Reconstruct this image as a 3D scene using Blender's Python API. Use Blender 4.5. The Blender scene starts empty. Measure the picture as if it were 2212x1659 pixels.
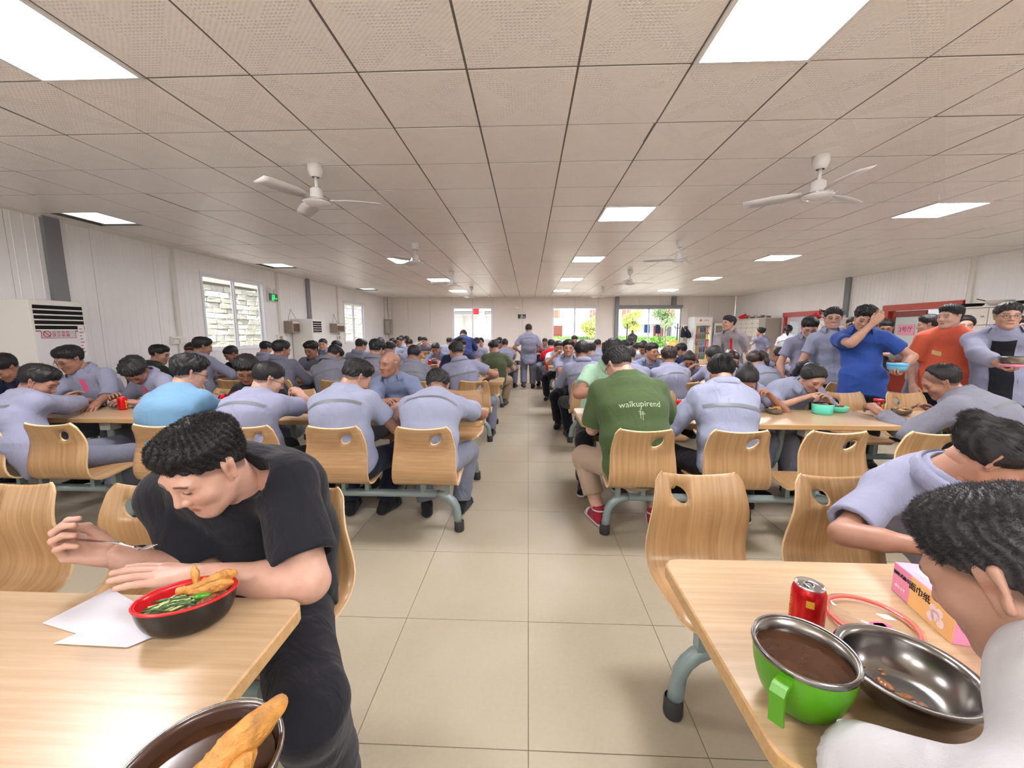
import bpy, bmesh, math, random
import numpy as np
from mathutils import Vector, Matrix, Euler
import openvdb as vdb

SC = bpy.context.scene
COL = SC.collection
random.seed(7)
PI = math.pi

# ---------------------------------------------------------------- camera, sky, sun, exposure
cam = bpy.data.cameras.new('camera'); cam.sensor_width = 36.0; cam.lens = 36.0 * 855 / 2212
cam.clip_start = .03; cam.clip_end = 300
camo = bpy.data.objects.new('camera', cam); COL.objects.link(camo)
camo.location = (0, 0, 1.42)
camo.rotation_euler = (PI / 2 - math.atan(113.5 / 855), 0, math.atan(35 / math.hypot(855, 113.5)))
SC.camera = camo
w = bpy.data.worlds.new('sky'); SC.world = w; w.use_nodes = True
bg = w.node_tree.nodes['Background']; bg.inputs['Color'].default_value = (.93, .97, 1, 1); bg.inputs['Strength'].default_value = 1.3
sun = bpy.data.lights.new('sun', 'SUN'); sun.energy = 8.0; sun.angle = .02; sun.color = (1, .96, .88)
so = bpy.data.objects.new('sun', sun); COL.objects.link(so); so.rotation_euler = (math.radians(40), math.radians(12), 0)
SC.view_settings.view_transform = 'Standard'; SC.view_settings.look = 'None'
SC.view_settings.gamma = 1.0; SC.view_settings.use_curve_mapping = False
SC.view_settings.exposure = 0.66
SC.cycles.max_bounces = 9; SC.cycles.diffuse_bounces = 8; SC.cycles.glossy_bounces = 3; SC.cycles.transmission_bounces = 5
SC.cycles.sample_clamp_indirect = 6.0
LAMP = 46.0                                               # emission of the ceiling panel lamps

# ---------------------------------------------------------------- materials
def lin(c):
    return tuple(((v / 255) / 12.92 if v / 255 <= .04045 else ((v / 255 + .055) / 1.055) ** 2.4) for v in c)

class NT:
    """small helper to wire node trees"""
    def __init__(s, name):
        s.m = bpy.data.materials.new(name); s.m.use_nodes = True
        s.t = s.m.node_tree; s.b = s.t.nodes['Principled BSDF']
    def n(s, kind, **kw):
        nd = s.t.nodes.new(kind)
        for k, v in kw.items():
            if k[0] == '_': setattr(nd, k[1:], v)
            else:
                nd.inputs[int(k[1:]) if k[0] == 'i' and k[1:].isdigit() else k.replace('__', ' ')].default_value = v
        return nd
    def l(s, a, b): s.t.links.new(a, b)
    def math(s, op, a, b=None, c=None):
        nd = s.t.nodes.new('ShaderNodeMath'); nd.operation = op
        for i, v in enumerate((a, b, c)):
            if v is None: continue
            if hasattr(v, 'is_linked'): s.l(v, nd.inputs[i])
            else: nd.inputs[i].default_value = v
        return nd.outputs[0]
    def bump(s, hgt, strength=.3, dist=.01):
        b = s.n('ShaderNodeBump', Strength=strength, Distance=dist); s.l(hgt, b.inputs['Height']); s.l(b.outputs[0], s.b.inputs['Normal'])
    def ramp(s, fac, stops):
        r = s.t.nodes.new('ShaderNodeValToRGB'); cr = r.color_ramp
        while len(cr.elements) < len(stops): cr.elements.new(.5)
        for e, (p, c) in zip(cr.elements, stops): e.position = p; e.color = (*c, 1)
        s.l(fac, r.inputs[0]); return r.outputs[0]

def mat(name, rgb, rough=.5, metal=0., var=0., vscale=6., bump=0., bscale=60., spec=.5, coat=0.):
    k = NT(name); c = lin(rgb)
    k.b.inputs['Base Color'].default_value = (*c, 1); k.b.inputs['Roughness'].default_value = rough
    k.b.inputs['Metallic'].default_value = metal; k.b.inputs['Specular IOR Level'].default_value = spec
    if coat: k.b.inputs['Coat Weight'].default_value = coat
    if var or bump: tc = k.n('ShaderNodeTexCoord')
    if var:
        nz = k.n('ShaderNodeTexNoise', Scale=vscale, Detail=4.); k.l(tc.outputs['Object'], nz.inputs['Vector'])
        k.l(k.ramp(nz.outputs[0], [(.3, tuple(v * (1 - var) for v in c)), (.7, tuple(min(1, v * (1 + var)) for v in c))]), k.b.inputs['Base Color'])
    if bump:
        nz = k.n('ShaderNodeTexNoise', Scale=bscale, Detail=3.); k.l(tc.outputs['Object'], nz.inputs['Vector']); k.bump(nz.outputs[0], bump, .01)
    return k.m

def wood(name, light, dark, axis, rough=.35, sc=1., soft=None):
    """straight fine grain along one object axis"""
    k = NT(name); tc = k.n('ShaderNodeTexCoord'); mp = k.n('ShaderNodeMapping')
    s = [70 * sc] * 3; s[axis] = 2.2 * sc
    if soft is not None: s[soft] = 2.2 * sc
    mp.inputs['Scale'].default_value = s; k.l(tc.outputs['Object'], mp.inputs['Vector'])
    oi = k.n('ShaderNodeObjectInfo'); ad = k.n('ShaderNodeVectorMath', _operation='ADD'); k.l(mp.outputs[0], ad.inputs[0])
    sc_ = k.math('MULTIPLY', oi.outputs['Random'], 40.); k.l(sc_, ad.inputs[1])
    nz = k.n('ShaderNodeTexNoise', Scale=1., Detail=5., Roughness=.65); k.l(ad.outputs[0], nz.inputs['Vector'])
    mp2 = k.n('ShaderNodeMapping'); s2 = [5.] * 3; s2[axis] = .5
    if soft is not None: s2[soft] = .5
    mp2.inputs['Scale'].default_value = s2; k.l(tc.outputs['Object'], mp2.inputs['Vector'])
    n2 = k.n('ShaderNodeTexNoise', Scale=1., Detail=2.); k.l(mp2.outputs[0], n2.inputs['Vector'])
    f = k.math('ADD', k.math('MULTIPLY', nz.outputs[0], .7), k.math('MULTIPLY', n2.outputs[0], .3))
    k.l(k.ramp(f, [(.36, lin(dark)), (.5, lin(tuple((a + b) / 2 for a, b in zip(light, dark)))), (.62, lin(light))]), k.b.inputs['Base Color'])
    k.b.inputs['Roughness'].default_value = rough
    k.bump(nz.outputs[0], .08, .004)
    return k.m

def emit(name, rgb, st):
    m = bpy.data.materials.new(name); m.use_nodes = True; t = m.node_tree; t.nodes.clear()
    e = t.nodes.new('ShaderNodeEmission'); e.inputs[0].default_value = (*lin(rgb), 1); e.inputs[1].default_value = st
    o = t.nodes.new('ShaderNodeOutputMaterial'); t.links.new(e.outputs[0], o.inputs[0]); return m

def glassm(name, tint=(1, 1, 1), rough=.0, alpha=.12):
    """thin pane: mostly transparent with a glossy reflection"""
    m = bpy.data.materials.new(name); m.use_nodes = True; t = m.node_tree; t.nodes.clear()
    tr = t.nodes.new('ShaderNodeBsdfTransparent'); tr.inputs[0].default_value = (*tint, 1)
    gl = t.nodes.new('ShaderNodeBsdfGlossy'); gl.inputs['Roughness'].default_value = rough
    fr = t.nodes.new('ShaderNodeFresnel'); fr.inputs[0].default_value = 1.45
    mx = t.nodes.new('ShaderNodeMixShader'); o = t.nodes.new('ShaderNodeOutputMaterial')
    ge = t.nodes.new('ShaderNodeNewGeometry'); mm = t.nodes.new('ShaderNodeMath'); mm.operation = 'MULTIPLY'; m1 = t.nodes.new('ShaderNodeMath'); m1.operation = 'SUBTRACT'; m1.inputs[0].default_value = 1.
    t.links.new(ge.outputs['Backfacing'], m1.inputs[1]); t.links.new(fr.outputs[0], mm.inputs[0]); t.links.new(m1.outputs[0], mm.inputs[1]); t.links.new(mm.outputs[0], mx.inputs[0]); t.links.new(tr.outputs[0], mx.inputs[1]); t.links.new(gl.outputs[0], mx.inputs[2]); t.links.new(mx.outputs[0], o.inputs[0])
    return m

def skinm(name, rgb):
    k = NT(name); c = lin(rgb); tc = k.n('ShaderNodeTexCoord')
    at = k.n('ShaderNodeAttribute', _attribute_name='Col')
    nz = k.n('ShaderNodeTexNoise', Scale=28., Detail=3.); k.l(tc.outputs['Object'], nz.inputs['Vector'])
    rp = k.ramp(nz.outputs[0], [(.3, (c[0] * .93, c[1] * .88, c[2] * .86)), (.7, (min(1, c[0] * 1.04), c[1] * 1.04, c[2] * 1.04))])
    mx = k.n('ShaderNodeMix', _data_type='RGBA', _blend_type='MULTIPLY'); mx.inputs[0].default_value = 1.
    k.l(rp, mx.inputs[6]); k.l(at.outputs['Color'], mx.inputs[7]); k.l(mx.outputs[2], k.b.inputs['Base Color'])
    k.b.inputs['Roughness'].default_value = .48
    k.b.inputs['Subsurface Weight'].default_value = .08; k.b.inputs['Subsurface Radius'].default_value = (.012, .005, .003)
    n2 = k.n('ShaderNodeTexNoise', Scale=260., Detail=2.); k.l(tc.outputs['Object'], n2.inputs['Vector']); k.bump(n2.outputs[0], .12, .002)
    return k.m

def clothm(name, rgb, rough=.85):
    k = NT(name); c = lin(rgb); tc = k.n('ShaderNodeTexCoord')
    nz = k.n('ShaderNodeTexNoise', Scale=3.5, Detail=4.); k.l(tc.outputs['Object'], nz.inputs['Vector'])
    k.l(k.ramp(nz.outputs[0], [(.3, tuple(v * .92 for v in c)), (.7, tuple(min(1, v * 1.05) for v in c))]), k.b.inputs['Base Color'])
    k.b.inputs['Roughness'].default_value = rough; k.b.inputs['Specular IOR Level'].default_value = .25
    k.b.inputs['Sheen Weight'].default_value = .08
    mp = k.n('ShaderNodeMapping'); mp.inputs['Scale'].default_value = (1, 1, .6); k.l(tc.outputs['Object'], mp.inputs['Vector'])
    n2 = k.n('ShaderNodeTexNoise', Scale=9., Detail=3., Distortion=1.2); k.l(mp.outputs[0], n2.inputs['Vector'])
    n3 = k.n('ShaderNodeTexNoise', Scale=500., Detail=1.); k.l(tc.outputs['Object'], n3.inputs['Vector'])
    f = k.math('ADD', n2.outputs[0], k.math('MULTIPLY', n3.outputs[0], .05))
    k.bump(f, .55, .025)
    return k.m

CLOTH = dict(uniform=(132, 135, 157), uniformpale=(137, 143, 164), uniformblue=(110, 122, 150), uniformgrey=(120, 122, 135), uniformdim=(101, 104, 118), greyshirt=(138, 132, 136),
             white=(188, 188, 190), black=(18, 20, 27), navy=(28, 36, 66), skyblue=(100, 138, 166), olive=(78, 86, 63), green=(66, 84, 50), mint=(157, 193, 166),
             darkgreen=(35, 42, 37), blue=(40, 71, 142), deepblue=(42, 61, 119), orange=(208, 97, 71), red=(192, 27, 37), pink=(211, 78, 121), greytrouser=(110, 114, 129), blacktrouser=(20, 21, 28), darkblue=(28, 36, 56),
             jeans=(42, 71, 112), beige=(159, 138, 119), khaki=(140, 121, 97), blackshoe=(26, 26, 28), greyshoe=(74, 74, 78), brownshoe=(89, 80, 72), redshoe=(140, 31, 48), whiteshoe=(192, 187, 183),
             darksole=(30, 30, 32), whitesole=(201, 198, 193), badge=(178, 46, 65), pale=(193, 198, 208), thread=(164, 183, 149), flap=(131, 136, 166), flapgrey=(127, 121, 125), cream=(208, 183, 121), patch=(89, 97, 123))
_F = {}
def fabric(n):
    if n not in _F: _F[n] = clothm('cloth_' + n, CLOTH[n])
    return _F[n]
SKIN = [skinm('skin_medium', (170, 132, 112)), skinm('skin_tan', (152, 112, 92)), skinm('skin_fair', (184, 146, 128)), skinm('skin_warm', (176, 134, 108))]
HAIRM = [mat('hair_black', (17, 15, 16), .58, var=.3, vscale=90), mat('hair_dark_brown', (46, 32, 26), .45, var=.3, vscale=90), mat('hair_greying', (44, 42, 44), .5, var=.5, vscale=140)]
M_EYEW = mat('eye_white', (196, 186, 180), .3); M_IRIS = mat('iris_dark', (30, 20, 16), .25)
M_STRIPE = mat('reflective_grey', (98, 104, 108), .5)
M_GLASSFRAME = mat('spectacle_frame', (38, 34, 36), .3, .3)
M_TOP = wood('table_laminate', (179, 155, 123), (164, 137, 102), 0, .30)
M_EDGE = wood('table_edge_laminate', (183, 149, 101), (166, 131, 84), 0, .4)
M_SHELL = wood('bentwood_shell', (178, 145, 104), (151, 116, 76), 2, .33, 1., 1)
M_SHELL_X = wood('bentwood_shell_cross_grain', (178, 146, 106), (155, 119, 82), 0, .33)
M_FRAME = mat('grey_green_paint', (128, 144, 142), .35, .1, var=.06)
M_RUBBER = mat('black_rubber', (44, 44, 44), .7)
M_BRACKET = mat('white_bracket', (196, 194, 184), .5)
M_STEEL = mat('stainless_steel', (140, 138, 134), .24, 1., var=.1, vscale=8)
M_STEELD = mat('worn_steel', (150, 146, 140), .3, 1., var=.2, vscale=10)
M_CHROME = mat('bright_metal', (215, 215, 218), .12, 1.)
M_WHITE = mat('white_enamel', (226, 226, 226), .35)
M_PLASTIC_W = mat('white_plastic', (232, 230, 224), .4)
M_PLASTIC_G = mat('grey_plastic', (150, 148, 142), .45)
M_DARK = mat('dark_void', (16, 16, 17), .9)
M_BLACK = mat('black_lacquer', (22, 22, 24), .22)
M_RED = mat('red_lacquer', (190, 18, 26), .25)
M_PAPER = mat('white_paper', (200, 200, 206), .8, bump=.2, bscale=20)
M_PINK = mat('pink_carton', (236, 150, 186), .5)
M_PEACH = mat('peach_carton', (244, 196, 130), .5)
M_CARTON_W = mat('pale_carton', (246, 232, 236), .5)
M_GOLD = mat('gold_print', (226, 170, 60), .4)
M_LINE = mat('panel_joint', (120, 116, 112), .7)
M_INK = mat('dark_ink', (40, 36, 40), .8)
M_REDINK = mat('red_ink', (190, 50, 50), .8)
M_GREENLED = emit('green_sign_light', (40, 230, 110), 1.6)
M_GLASS = glassm('window_glass')

# ---------------------------------------------------------------- mesh helpers
class MB:
    """collects shapes, then links them as ONE mesh object"""
    def __init__(s): s.bm = bmesh.new(); s.mi = 0
    def box(s, lo, hi, bev=0.):
        c = [(a + b) / 2 for a, b in zip(lo, hi)]; d = [abs(b - a) for a, b in zip(lo, hi)]
        r = bmesh.ops.create_cube(s.bm, size=1, matrix=Matrix.Translation(c) @ Matrix.Diagonal((*d, 1)))
        if bev:
            es = list({e for v in r['verts'] for e in v.link_edges})
            bmesh.ops.bevel(s.bm, geom=es, offset=bev, segments=2, affect='EDGES', profile=.6)
        s._mat(); return s
    def _mat(s):
        s.bm.faces.ensure_lookup_table()
        for f in s.bm.faces:
            if not f.tag: f.material_index = s.mi; f.tag = True
    def np(s, V, Q, smooth=True):
        vs = [s.bm.verts.new(v) for v in V]
        for q in Q:
            ids = list(dict.fromkeys(int(i) for i in q))
            if len(ids) < 3: continue
            try: f = s.bm.faces.new([vs[i] for i in ids]); f.smooth = smooth
            except ValueError: pass
        s._mat(); return s
    def tube(s, pts, r, n=8, closed=False): return s.np(*tube_np(pts, r, n, closed))
    def lathe(s, prof, n=24, c=(0, 0, 0), sx=1., sy=1., cap0=True, cap1=False):
        V = []; Q = []
        for r, z in prof:
            for j in range(n): a = 2 * PI * j / n; V.append((c[0] + r * sx * math.cos(a), c[1] + r * sy * math.sin(a), c[2] + z))
        for i in range(len(prof) - 1):
            for j in range(n): Q.append((i * n + j, i * n + (j + 1) % n, (i + 1) * n + (j + 1) % n, (i + 1) * n + j))
        if cap0: Q.append(tuple(range(n))[::-1])
        if cap1: Q.append(tuple((len(prof) - 1) * n + j for j in range(n)))
        return s.np(V, Q)
    def prism(s, poly, z0, z1):
        n = len(poly); V = [(x, y, z0) for x, y in poly] + [(x, y, z1) for x, y in poly]
        Q = [tuple(range(n))[::-1], tuple(range(n, 2 * n))] + [(i, (i + 1) % n, n + (i + 1) % n, n + i) for i in range(n)]
        return s.np(V, Q, False)
    def slot(s, i): s.mi = i; return s
    def xf(s, m): bmesh.ops.transform(s.bm, matrix=m, verts=s.bm.verts); return s
    def build(s, name, mats, parent=None, loc=None, sharp=False):
        me = bpy.data.meshes.new(name)
        bmesh.ops.recalc_face_normals(s.bm, faces=s.bm.faces)
        s.bm.to_mesh(me); s.bm.free()
        for m in (mats if isinstance(mats, (list, tuple)) else [mats]): me.materials.append(m)
        o = bpy.data.objects.new(name, me); COL.objects.link(o)
        if parent: o.parent = parent
        if loc: o.location = loc
        return o

def tag(o, label=None, cat=None, group=None, kind=None):
    for k, v in (('label', label), ('category', cat), ('group', group), ('kind', kind)):
        if v: o[k] = v
    return o
def empty(name, loc=(0, 0, 0), rz=0.):
    o = bpy.data.objects.new(name, None); COL.objects.link(o); o.location = loc; o.rotation_euler = (0, 0, rz); o.empty_display_size = .1; return o
def kids(o): return [c for c in COL.objects if c.parent == o]
CH = {}
def copy_tree(o, parent=None):
    """a copy of a thing with copies of its parts and sub-parts (mesh data shared)"""
    c = o.copy(); COL.objects.link(c)
    if parent: c.parent = parent; c.matrix_parent_inverse = o.matrix_parent_inverse.copy()
    for k in o.children: copy_tree(k, c)
    return c
def inst(name, me, parent=None, loc=(0, 0, 0), rz=0.):
    o = bpy.data.objects.new(name, me); COL.objects.link(o); o.location = loc; o.rotation_euler = (0, 0, rz)
    if parent: o.parent = parent
    return o
def text(name, body, size, m, parent, loc, rot_=(PI / 2, 0, 0), ext=.0006, align='CENTER', sx=1.):
    cu = bpy.data.curves.new(name, 'FONT'); cu.body = body; cu.size = size; cu.align_x = align; cu.align_y = 'CENTER'; cu.extrude = ext; cu.resolution_u = 2
    t_ = bpy.data.objects.new(name, cu); COL.objects.link(t_); bpy.context.view_layer.update()
    me = bpy.data.meshes.new_from_object(t_.evaluated_get(bpy.context.evaluated_depsgraph_get())); COL.objects.unlink(t_); bpy.data.objects.remove(t_)
    o = bpy.data.objects.new(name, me); COL.objects.link(o); me.materials.clear(); me.materials.append(m); o.parent = parent; o.location = loc; o.rotation_euler = rot_; o.scale = (sx, 1, 1)
    return o
# ---------------------------------------------------------------- people: implicit bodies meshed with OpenVDB
def smin(a, b, k):
    h = np.clip(.5 + .5 * (b - a) / k, 0, 1)
    return b + (a - b) * h - k * h * (1 - h)

class Vol:
    def __init__(s, lo, hi, h):
        s.h = h; s.lo = np.floor(np.array(lo) / h) * h
        n = np.ceil((np.array(hi) - s.lo) / h).astype(int) + 1
        s.f = np.full(n, .2, np.float32)
        s.ax = [(s.lo[i] + h * np.arange(n[i])).astype(np.float32) for i in range(3)]
    def blk(s, lo, hi):
        sl = []; g = []
        for i in range(3):
            a = max(0, int((lo[i] - s.lo[i]) / s.h)); b = min(len(s.ax[i]), int((hi[i] - s.lo[i]) / s.h) + 2)
            if b <= a: return None, None
            sl.append(slice(a, b)); sh = [1, 1, 1]; sh[i] = -1
            g.append(s.ax[i][a:b].reshape(sh))
        return tuple(sl), g
    def add(s, fn, box, k=.02, pad=.05, cut=None):
        sl, g = s.blk(box[0] - pad, box[1] + pad)
        if sl is None: return
        d = fn(*g)
        if cut is not None:
            p, n = cut                                   # keep the side where (x-p).n < 0
            d = np.maximum(d, (g[0] - p[0]) * n[0] + (g[1] - p[1]) * n[1] + (g[2] - p[2]) * n[2])
        s.f[sl] = smin(s.f[sl], d, k)
    def sub(s, fn, box, k=.006):
        sl, g = s.blk(box[0] - .02, box[1] + .02)
        if sl is None: return
        s.f[sl] = -smin(-s.f[sl], fn(*g), k)
    def cutplane(s, p, n):
        g = [s.ax[i].reshape([-1 if j == i else 1 for j in range(3)]) for i in range(3)]
        s.f = np.maximum(s.f, (g[0] - p[0]) * n[0] + (g[1] - p[1]) * n[1] + (g[2] - p[2]) * n[2])
    def mesh(s):
        b = 3 * s.h
        f = np.clip(s.f, -b, b).astype(np.float32)
        for i in range(3):
            ix = [slice(None)] * 3
            for e in (0, -1):
                ix[i] = e; f[tuple(ix)] = np.maximum(f[tuple(ix)], s.h * .5)
        g = vdb.FloatGrid(background=b); g.copyFromArray(f, tolerance=0.)
        p, q = g.convertToQuads(0.)
        if len(p) == 0: return np.zeros((0, 3)), np.zeros((0, 4), int)
        return p.astype(np.float64) * s.h + s.lo, q.astype(np.int64)

def rc(a, b, ra, rb, ax=None, s=1., ax2=None, s2=1.):
    """round cone a-b; along the unit axes ax, ax2 it is stretched by s, s2. returns (fn, box)"""
    a = np.array(a, float); b = np.array(b, float)
    A = np.eye(3)
    if ax is not None: ax = np.array(ax) / np.linalg.norm(ax); A = A - np.outer(ax, ax) * (1 - 1 / s)
    if ax2 is not None: ax2 = np.array(ax2) / np.linalg.norm(ax2); A = A - np.outer(ax2, ax2) * (1 - 1 / s2)
    ba = A @ (b - a); bb = max(ba @ ba, 1e-9)
    def fn(X, Y, Z):
        x, y, z = X - a[0], Y - a[1], Z - a[2]
        if ax is not None or ax2 is not None:
            x, y, z = (A[0, 0] * x + A[0, 1] * y + A[0, 2] * z, A[1, 0] * x + A[1, 1] * y + A[1, 2] * z, A[2, 0] * x + A[2, 1] * y + A[2, 2] * z)
        t = np.clip((x * ba[0] + y * ba[1] + z * ba[2]) / bb, 0, 1)
        return np.sqrt((x - t * ba[0]) ** 2 + (y - t * ba[1]) ** 2 + (z - t * ba[2]) ** 2) - (ra + (rb - ra) * t)
    m = max(ra, rb) * max(1, s, s2)
    return fn, (np.minimum(a, b) - m, np.maximum(a, b) + m)

def el(c, r):
    c = np.array(c, float); r = np.array(r, float)
    def fn(X, Y, Z):
        x, y, z = X - c[0], Y - c[1], Z - c[2]
        k0 = np.sqrt((x / r[0]) ** 2 + (y / r[1]) ** 2 + (z / r[2]) ** 2)
        k1 = np.sqrt((x / r[0] ** 2) ** 2 + (y / r[1] ** 2) ** 2 + (z / r[2] ** 2) ** 2) + 1e-9
        return k0 * (k0 - 1) / k1
    return fn, (c - r, c + r)

def sph(c, r): return el(c, (r, r, r))
def V3(*a): return np.array(a, float)
def nrm(v):
    v = np.array(v, float); return v / max(np.linalg.norm(v), 1e-9)
def wob(V, f, seed=0.):
    x, y, z = (V * f).T
    s = seed * 1.7
    a = np.sin(x * 1.1 + 1.3 * np.sin(z * .9 + s) + s) + np.sin(y * 1.3 + 1.1 * np.sin(x * .7 + 2 * s) + 2.) + np.sin(z * 1.2 + 1.2 * np.sin(y * .8 - s) + 4 + s)
    return a / 3
def vnorm(V, Q):
    n = np.zeros_like(V)
    fn = np.cross(V[Q[:, 2]] - V[Q[:, 0]], V[Q[:, 3]] - V[Q[:, 1]])
    for i in range(4): np.add.at(n, Q[:, i], fn)
    return n / np.maximum(np.linalg.norm(n, axis=1, keepdims=True), 1e-12)
def lap(V, Q, it=1, w=.5):
    for _ in range(it):
        s = np.zeros_like(V); c = np.zeros((len(V), 1))
        for i in range(4):
            j = (i + 1) % 4
            np.add.at(s, Q[:, i], V[Q[:, j]]); np.add.at(s, Q[:, j], V[Q[:, i]])
            np.add.at(c, Q[:, i], 1); np.add.at(c, Q[:, j], 1)
        V = V * (1 - w) + w * s / np.maximum(c, 1)
    return V

# ---- heads (origin in the middle of the skull, face towards +y)
def head_template(h, female=False, smile=False):
    v = Vol((-.11, -.14, -.17), (.11, .14, .14), h)
    A = lambda t, k=.02: v.add(*t, k=k)
    fem_ = female is True; w = .94 if fem_ else 1.
    A(el((0, -.014, .030), (.077, .098, .083)), .01)
    A(el((0, .028, -.028), (.064 * w, .062, .086)), .03)
    A(el((0, .030, -.072), (.053 * w, .047, .038)), .025)
    A(sph((0, .068, -.098), .017 * w), .025)
    for s in (-1, 1):
        A(rc((s * .052 * w, .0, -.05), (s * .02, .06, -.098), .014, .013), .03)
        A(sph((s * .043, .058, -.026), .022), .025)
    A(rc((-.042, .076, .022), (.042, .076, .022), .011, .011), .02)
    for s in (-1, 1): v.sub(*el((s * .032, .102, .002), (.021, .018, .011)), k=.012)
    for s in (-1, 1): A(el((s * .032, .0745, .002), (.015, .0135, .0125)), .004)
    A(rc((0, .084, .012), (0, .103, -.028), .0075, .010), .012)
    for s in (-1, 1): A(sph((s * .013, .093, -.033), .0085), .008)
    A(rc((-.019, .081, -.060), (.019, .081, -.060), .0052, .0052), .010)
    A(rc((-.015, .080, -.070), (.015, .080, -.070), .0062, .0062), .010)
    A(sph((0, .086, -.062), .006), .008)
    if not smile: v.sub(*rc((-.024, .089, -.065), (.024, .089, -.065), .0016, .0016), k=.003)
    for s in (-1, 1):
        A(rc((s * .074, -.006, .018), (s * .070, .002, -.030), .018, .010, (s * .9, -.35, 0), .38), .006)
        A(rc((s * .084, -.016, .022), (s * .078, -.006, -.03), .008, .006), .006)
        if h < .006: v.sub(*el((s * .087, -.002, .0), (.008, .009, .016)), k=.004)
    A(rc((0, -.022, -.04), (0, -.034, -.15), .056 * w, .054 * w), .025)
    V, Q = v.mesh()
    V = lap(V, Q, 1, .35)
    x, y, z = V.T; ax = np.abs(x)
    col = np.ones((len(V), 3))
    g = lambda d, w_: np.clip(1 - d / w_, 0, 1)[:, None]
    def paint(m, c): col[:] = col * (1 - m) + m * np.array(c)
    sharp = max(.0025, h * .8)
    front = (y > .05)[:, None]
    paint(g(np.maximum(np.abs(z - .027 + (ax - .03) ** 2 * 6) - .0022, 0) + np.maximum(np.abs(ax - .033) - .018, 0), sharp) * front * (.8 if fem_ else .95), (.07, .06, .06))
    paint(g(np.maximum(np.abs(z - .0005 - .06 * (ax - .03)) - .0022, 0) + np.maximum(np.abs(ax - .032) - .0125, 0), sharp) * front, (.09, .06, .05))
    paint(g(np.maximum(np.hypot(x / 1.0, (z + .0655) / .42) - .021, 0), .006) * front * .75, (.78, .42, .40))
    if smile:
        paint(g(np.maximum(np.hypot(x, (z + .064) / .30) - .021, 0), .003) * front, (1.5, 1.75, 1.9))
    else:
        paint(g(np.maximum(np.abs(z + .065) - .0008, 0) + np.maximum(ax - .021, 0), .0025) * front * .8, (.3, .16, .15))
    paint(g(np.maximum(np.hypot(ax - .043, z + .03) - .006, 0), .022) * front * .22, (1.05, .78, .74))
    if not female or female == 'bald':
        zb = np.interp(y, [-.11, -.06, -.01, .02, .05, .075, .1], [-.06, -.045, -.012, .012, .03, .085, .085])
        paint(g(np.maximum(zb - z, 0), .012) * (ax < .082)[:, None] * (1 - (np.abs(y + .006) < .016) * (ax > .072) * 1.)[:, None] * (0 if female == 'bald' else .72), (.22, .21, .22))
    paint(g(np.maximum(np.hypot(y - .0, z) - .004, 0), .009) * (ax > .066)[:, None] * (ax < .083)[:, None] * .6, (.62, .36, .32))
    return V, Q, col

def hair_template(h, kind):
    """short, crop, sidebald, receding, bun, pony, long, messy"""
    v = Vol((-.14, -.22, -.2), (.14, .14, .19), h)
    top = dict(short=.017, crop=.009, messy=.026, receding=.012, bun=.012, pony=.012, long=.018, fade=.019)[kind]
    g = [v.ax[i].reshape([-1 if j == i else 1 for j in range(3)]) for i in range(3)]
    X, Y, Z = g
    fem = kind in ('bun', 'pony', 'long')
    if fem: ys, zs = [-.12, -.06, -.02, .02, .045, .07, .1], [-.055, -.06, -.05, -.005, .03, .068, .075]
    elif kind == 'receding': ys, zs = [-.11, -.06, -.02, .0, .02, .03, .04, .1], [-.05, -.04, -.005, .02, .05, .085, .2, .2]
    elif kind == 'fade': ys, zs = [-.11, -.06, -.02, .0, .02, .045, .06, .085, .1], [-.030, -.022, .0, .014, .018, .032, .048, .060, .060]
    else: ys, zs = [-.11, -.06, -.02, .0, .02, .045, .06, .085, .1], [-.048, -.038, -.010, .010, .012, .028, .044, .054, .054]
    zb = np.interp(Y, ys, zs).astype(np.float32)
    d0 = el((0, -.014, .030), (.0772, .0985, .0834))[0](X, Y, Z)
    rise = np.clip((Z - zb) / (.05 if not fem else .03), 0, 1)
    mn = .0014 + .32 * h
    th = mn + top * (.14 + .86 * np.clip((Z - .005) / .08, 0, 1)) * rise ** .8 if not fem else mn + top * rise ** .8
    if kind == 'fade': th = mn + .0012 + top * np.clip((Z - .035) / .05, 0, 1) * rise ** .7
    if kind in ('short', 'messy', 'fade'): th = th + .010 * np.clip((Z - .06) / .05, 0, 1) * np.clip((Y + .02) / .08, 0, 1)
    v.f = np.maximum(d0 - th, (zb - Z) * .8 + .002 * np.sin(X * 170 + 1) * (1 if not fem else .3)).astype(np.float32)
    if fem: v.f = np.maximum(v.f, (Y - .085 + .0 * X))
    if kind == 'bun': v.add(*el((0, -.115, .055), (.042, .036, .042)), k=.02)
    if kind == 'pony':
        pts = [(0, -.105, .045), (0, -.145, .045), (.01, -.17, .0), (.015, -.165, -.08), (.015, -.15, -.15)]
        for i in range(4): v.add(*rc(pts[i], pts[i + 1], [.02, .030, .034, .028][i], [.030, .034, .028, .012][i]), k=.02)
    if kind == 'long': v.add(*rc((0, -.05, -.02), (0, -.065, -.13), .075, .06), k=.03)
    # hollow so it sits on the skull
    v.sub(*el((0, -.014, .030), (.0755, .0965, .0815)), k=.003)
    v.sub(*el((0, .030, -.030), (.063, .062, .086)), k=.003)
    V, Q = v.mesh()
    if len(V):
        n = vnorm(V, Q)
        amp = dict(messy=.006, short=.0032, fade=.004, crop=.0016, receding=.002).get(kind, .0022)
        a = np.arctan2(V[:, 0], V[:, 1] + .02)
        st = np.sin(a * 23 + 3 * np.sin(V[:, 2] * 60) + V[:, 1] * 90) if not fem else np.sin(V[:, 0] * 420 + 20 * V[:, 2] + 2 * np.sin(V[:, 1] * 40))
        V = V + n * (amp * (.6 * st + .8 * wob(V, 95, 3)))[:, None]
    return V, Q

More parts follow.
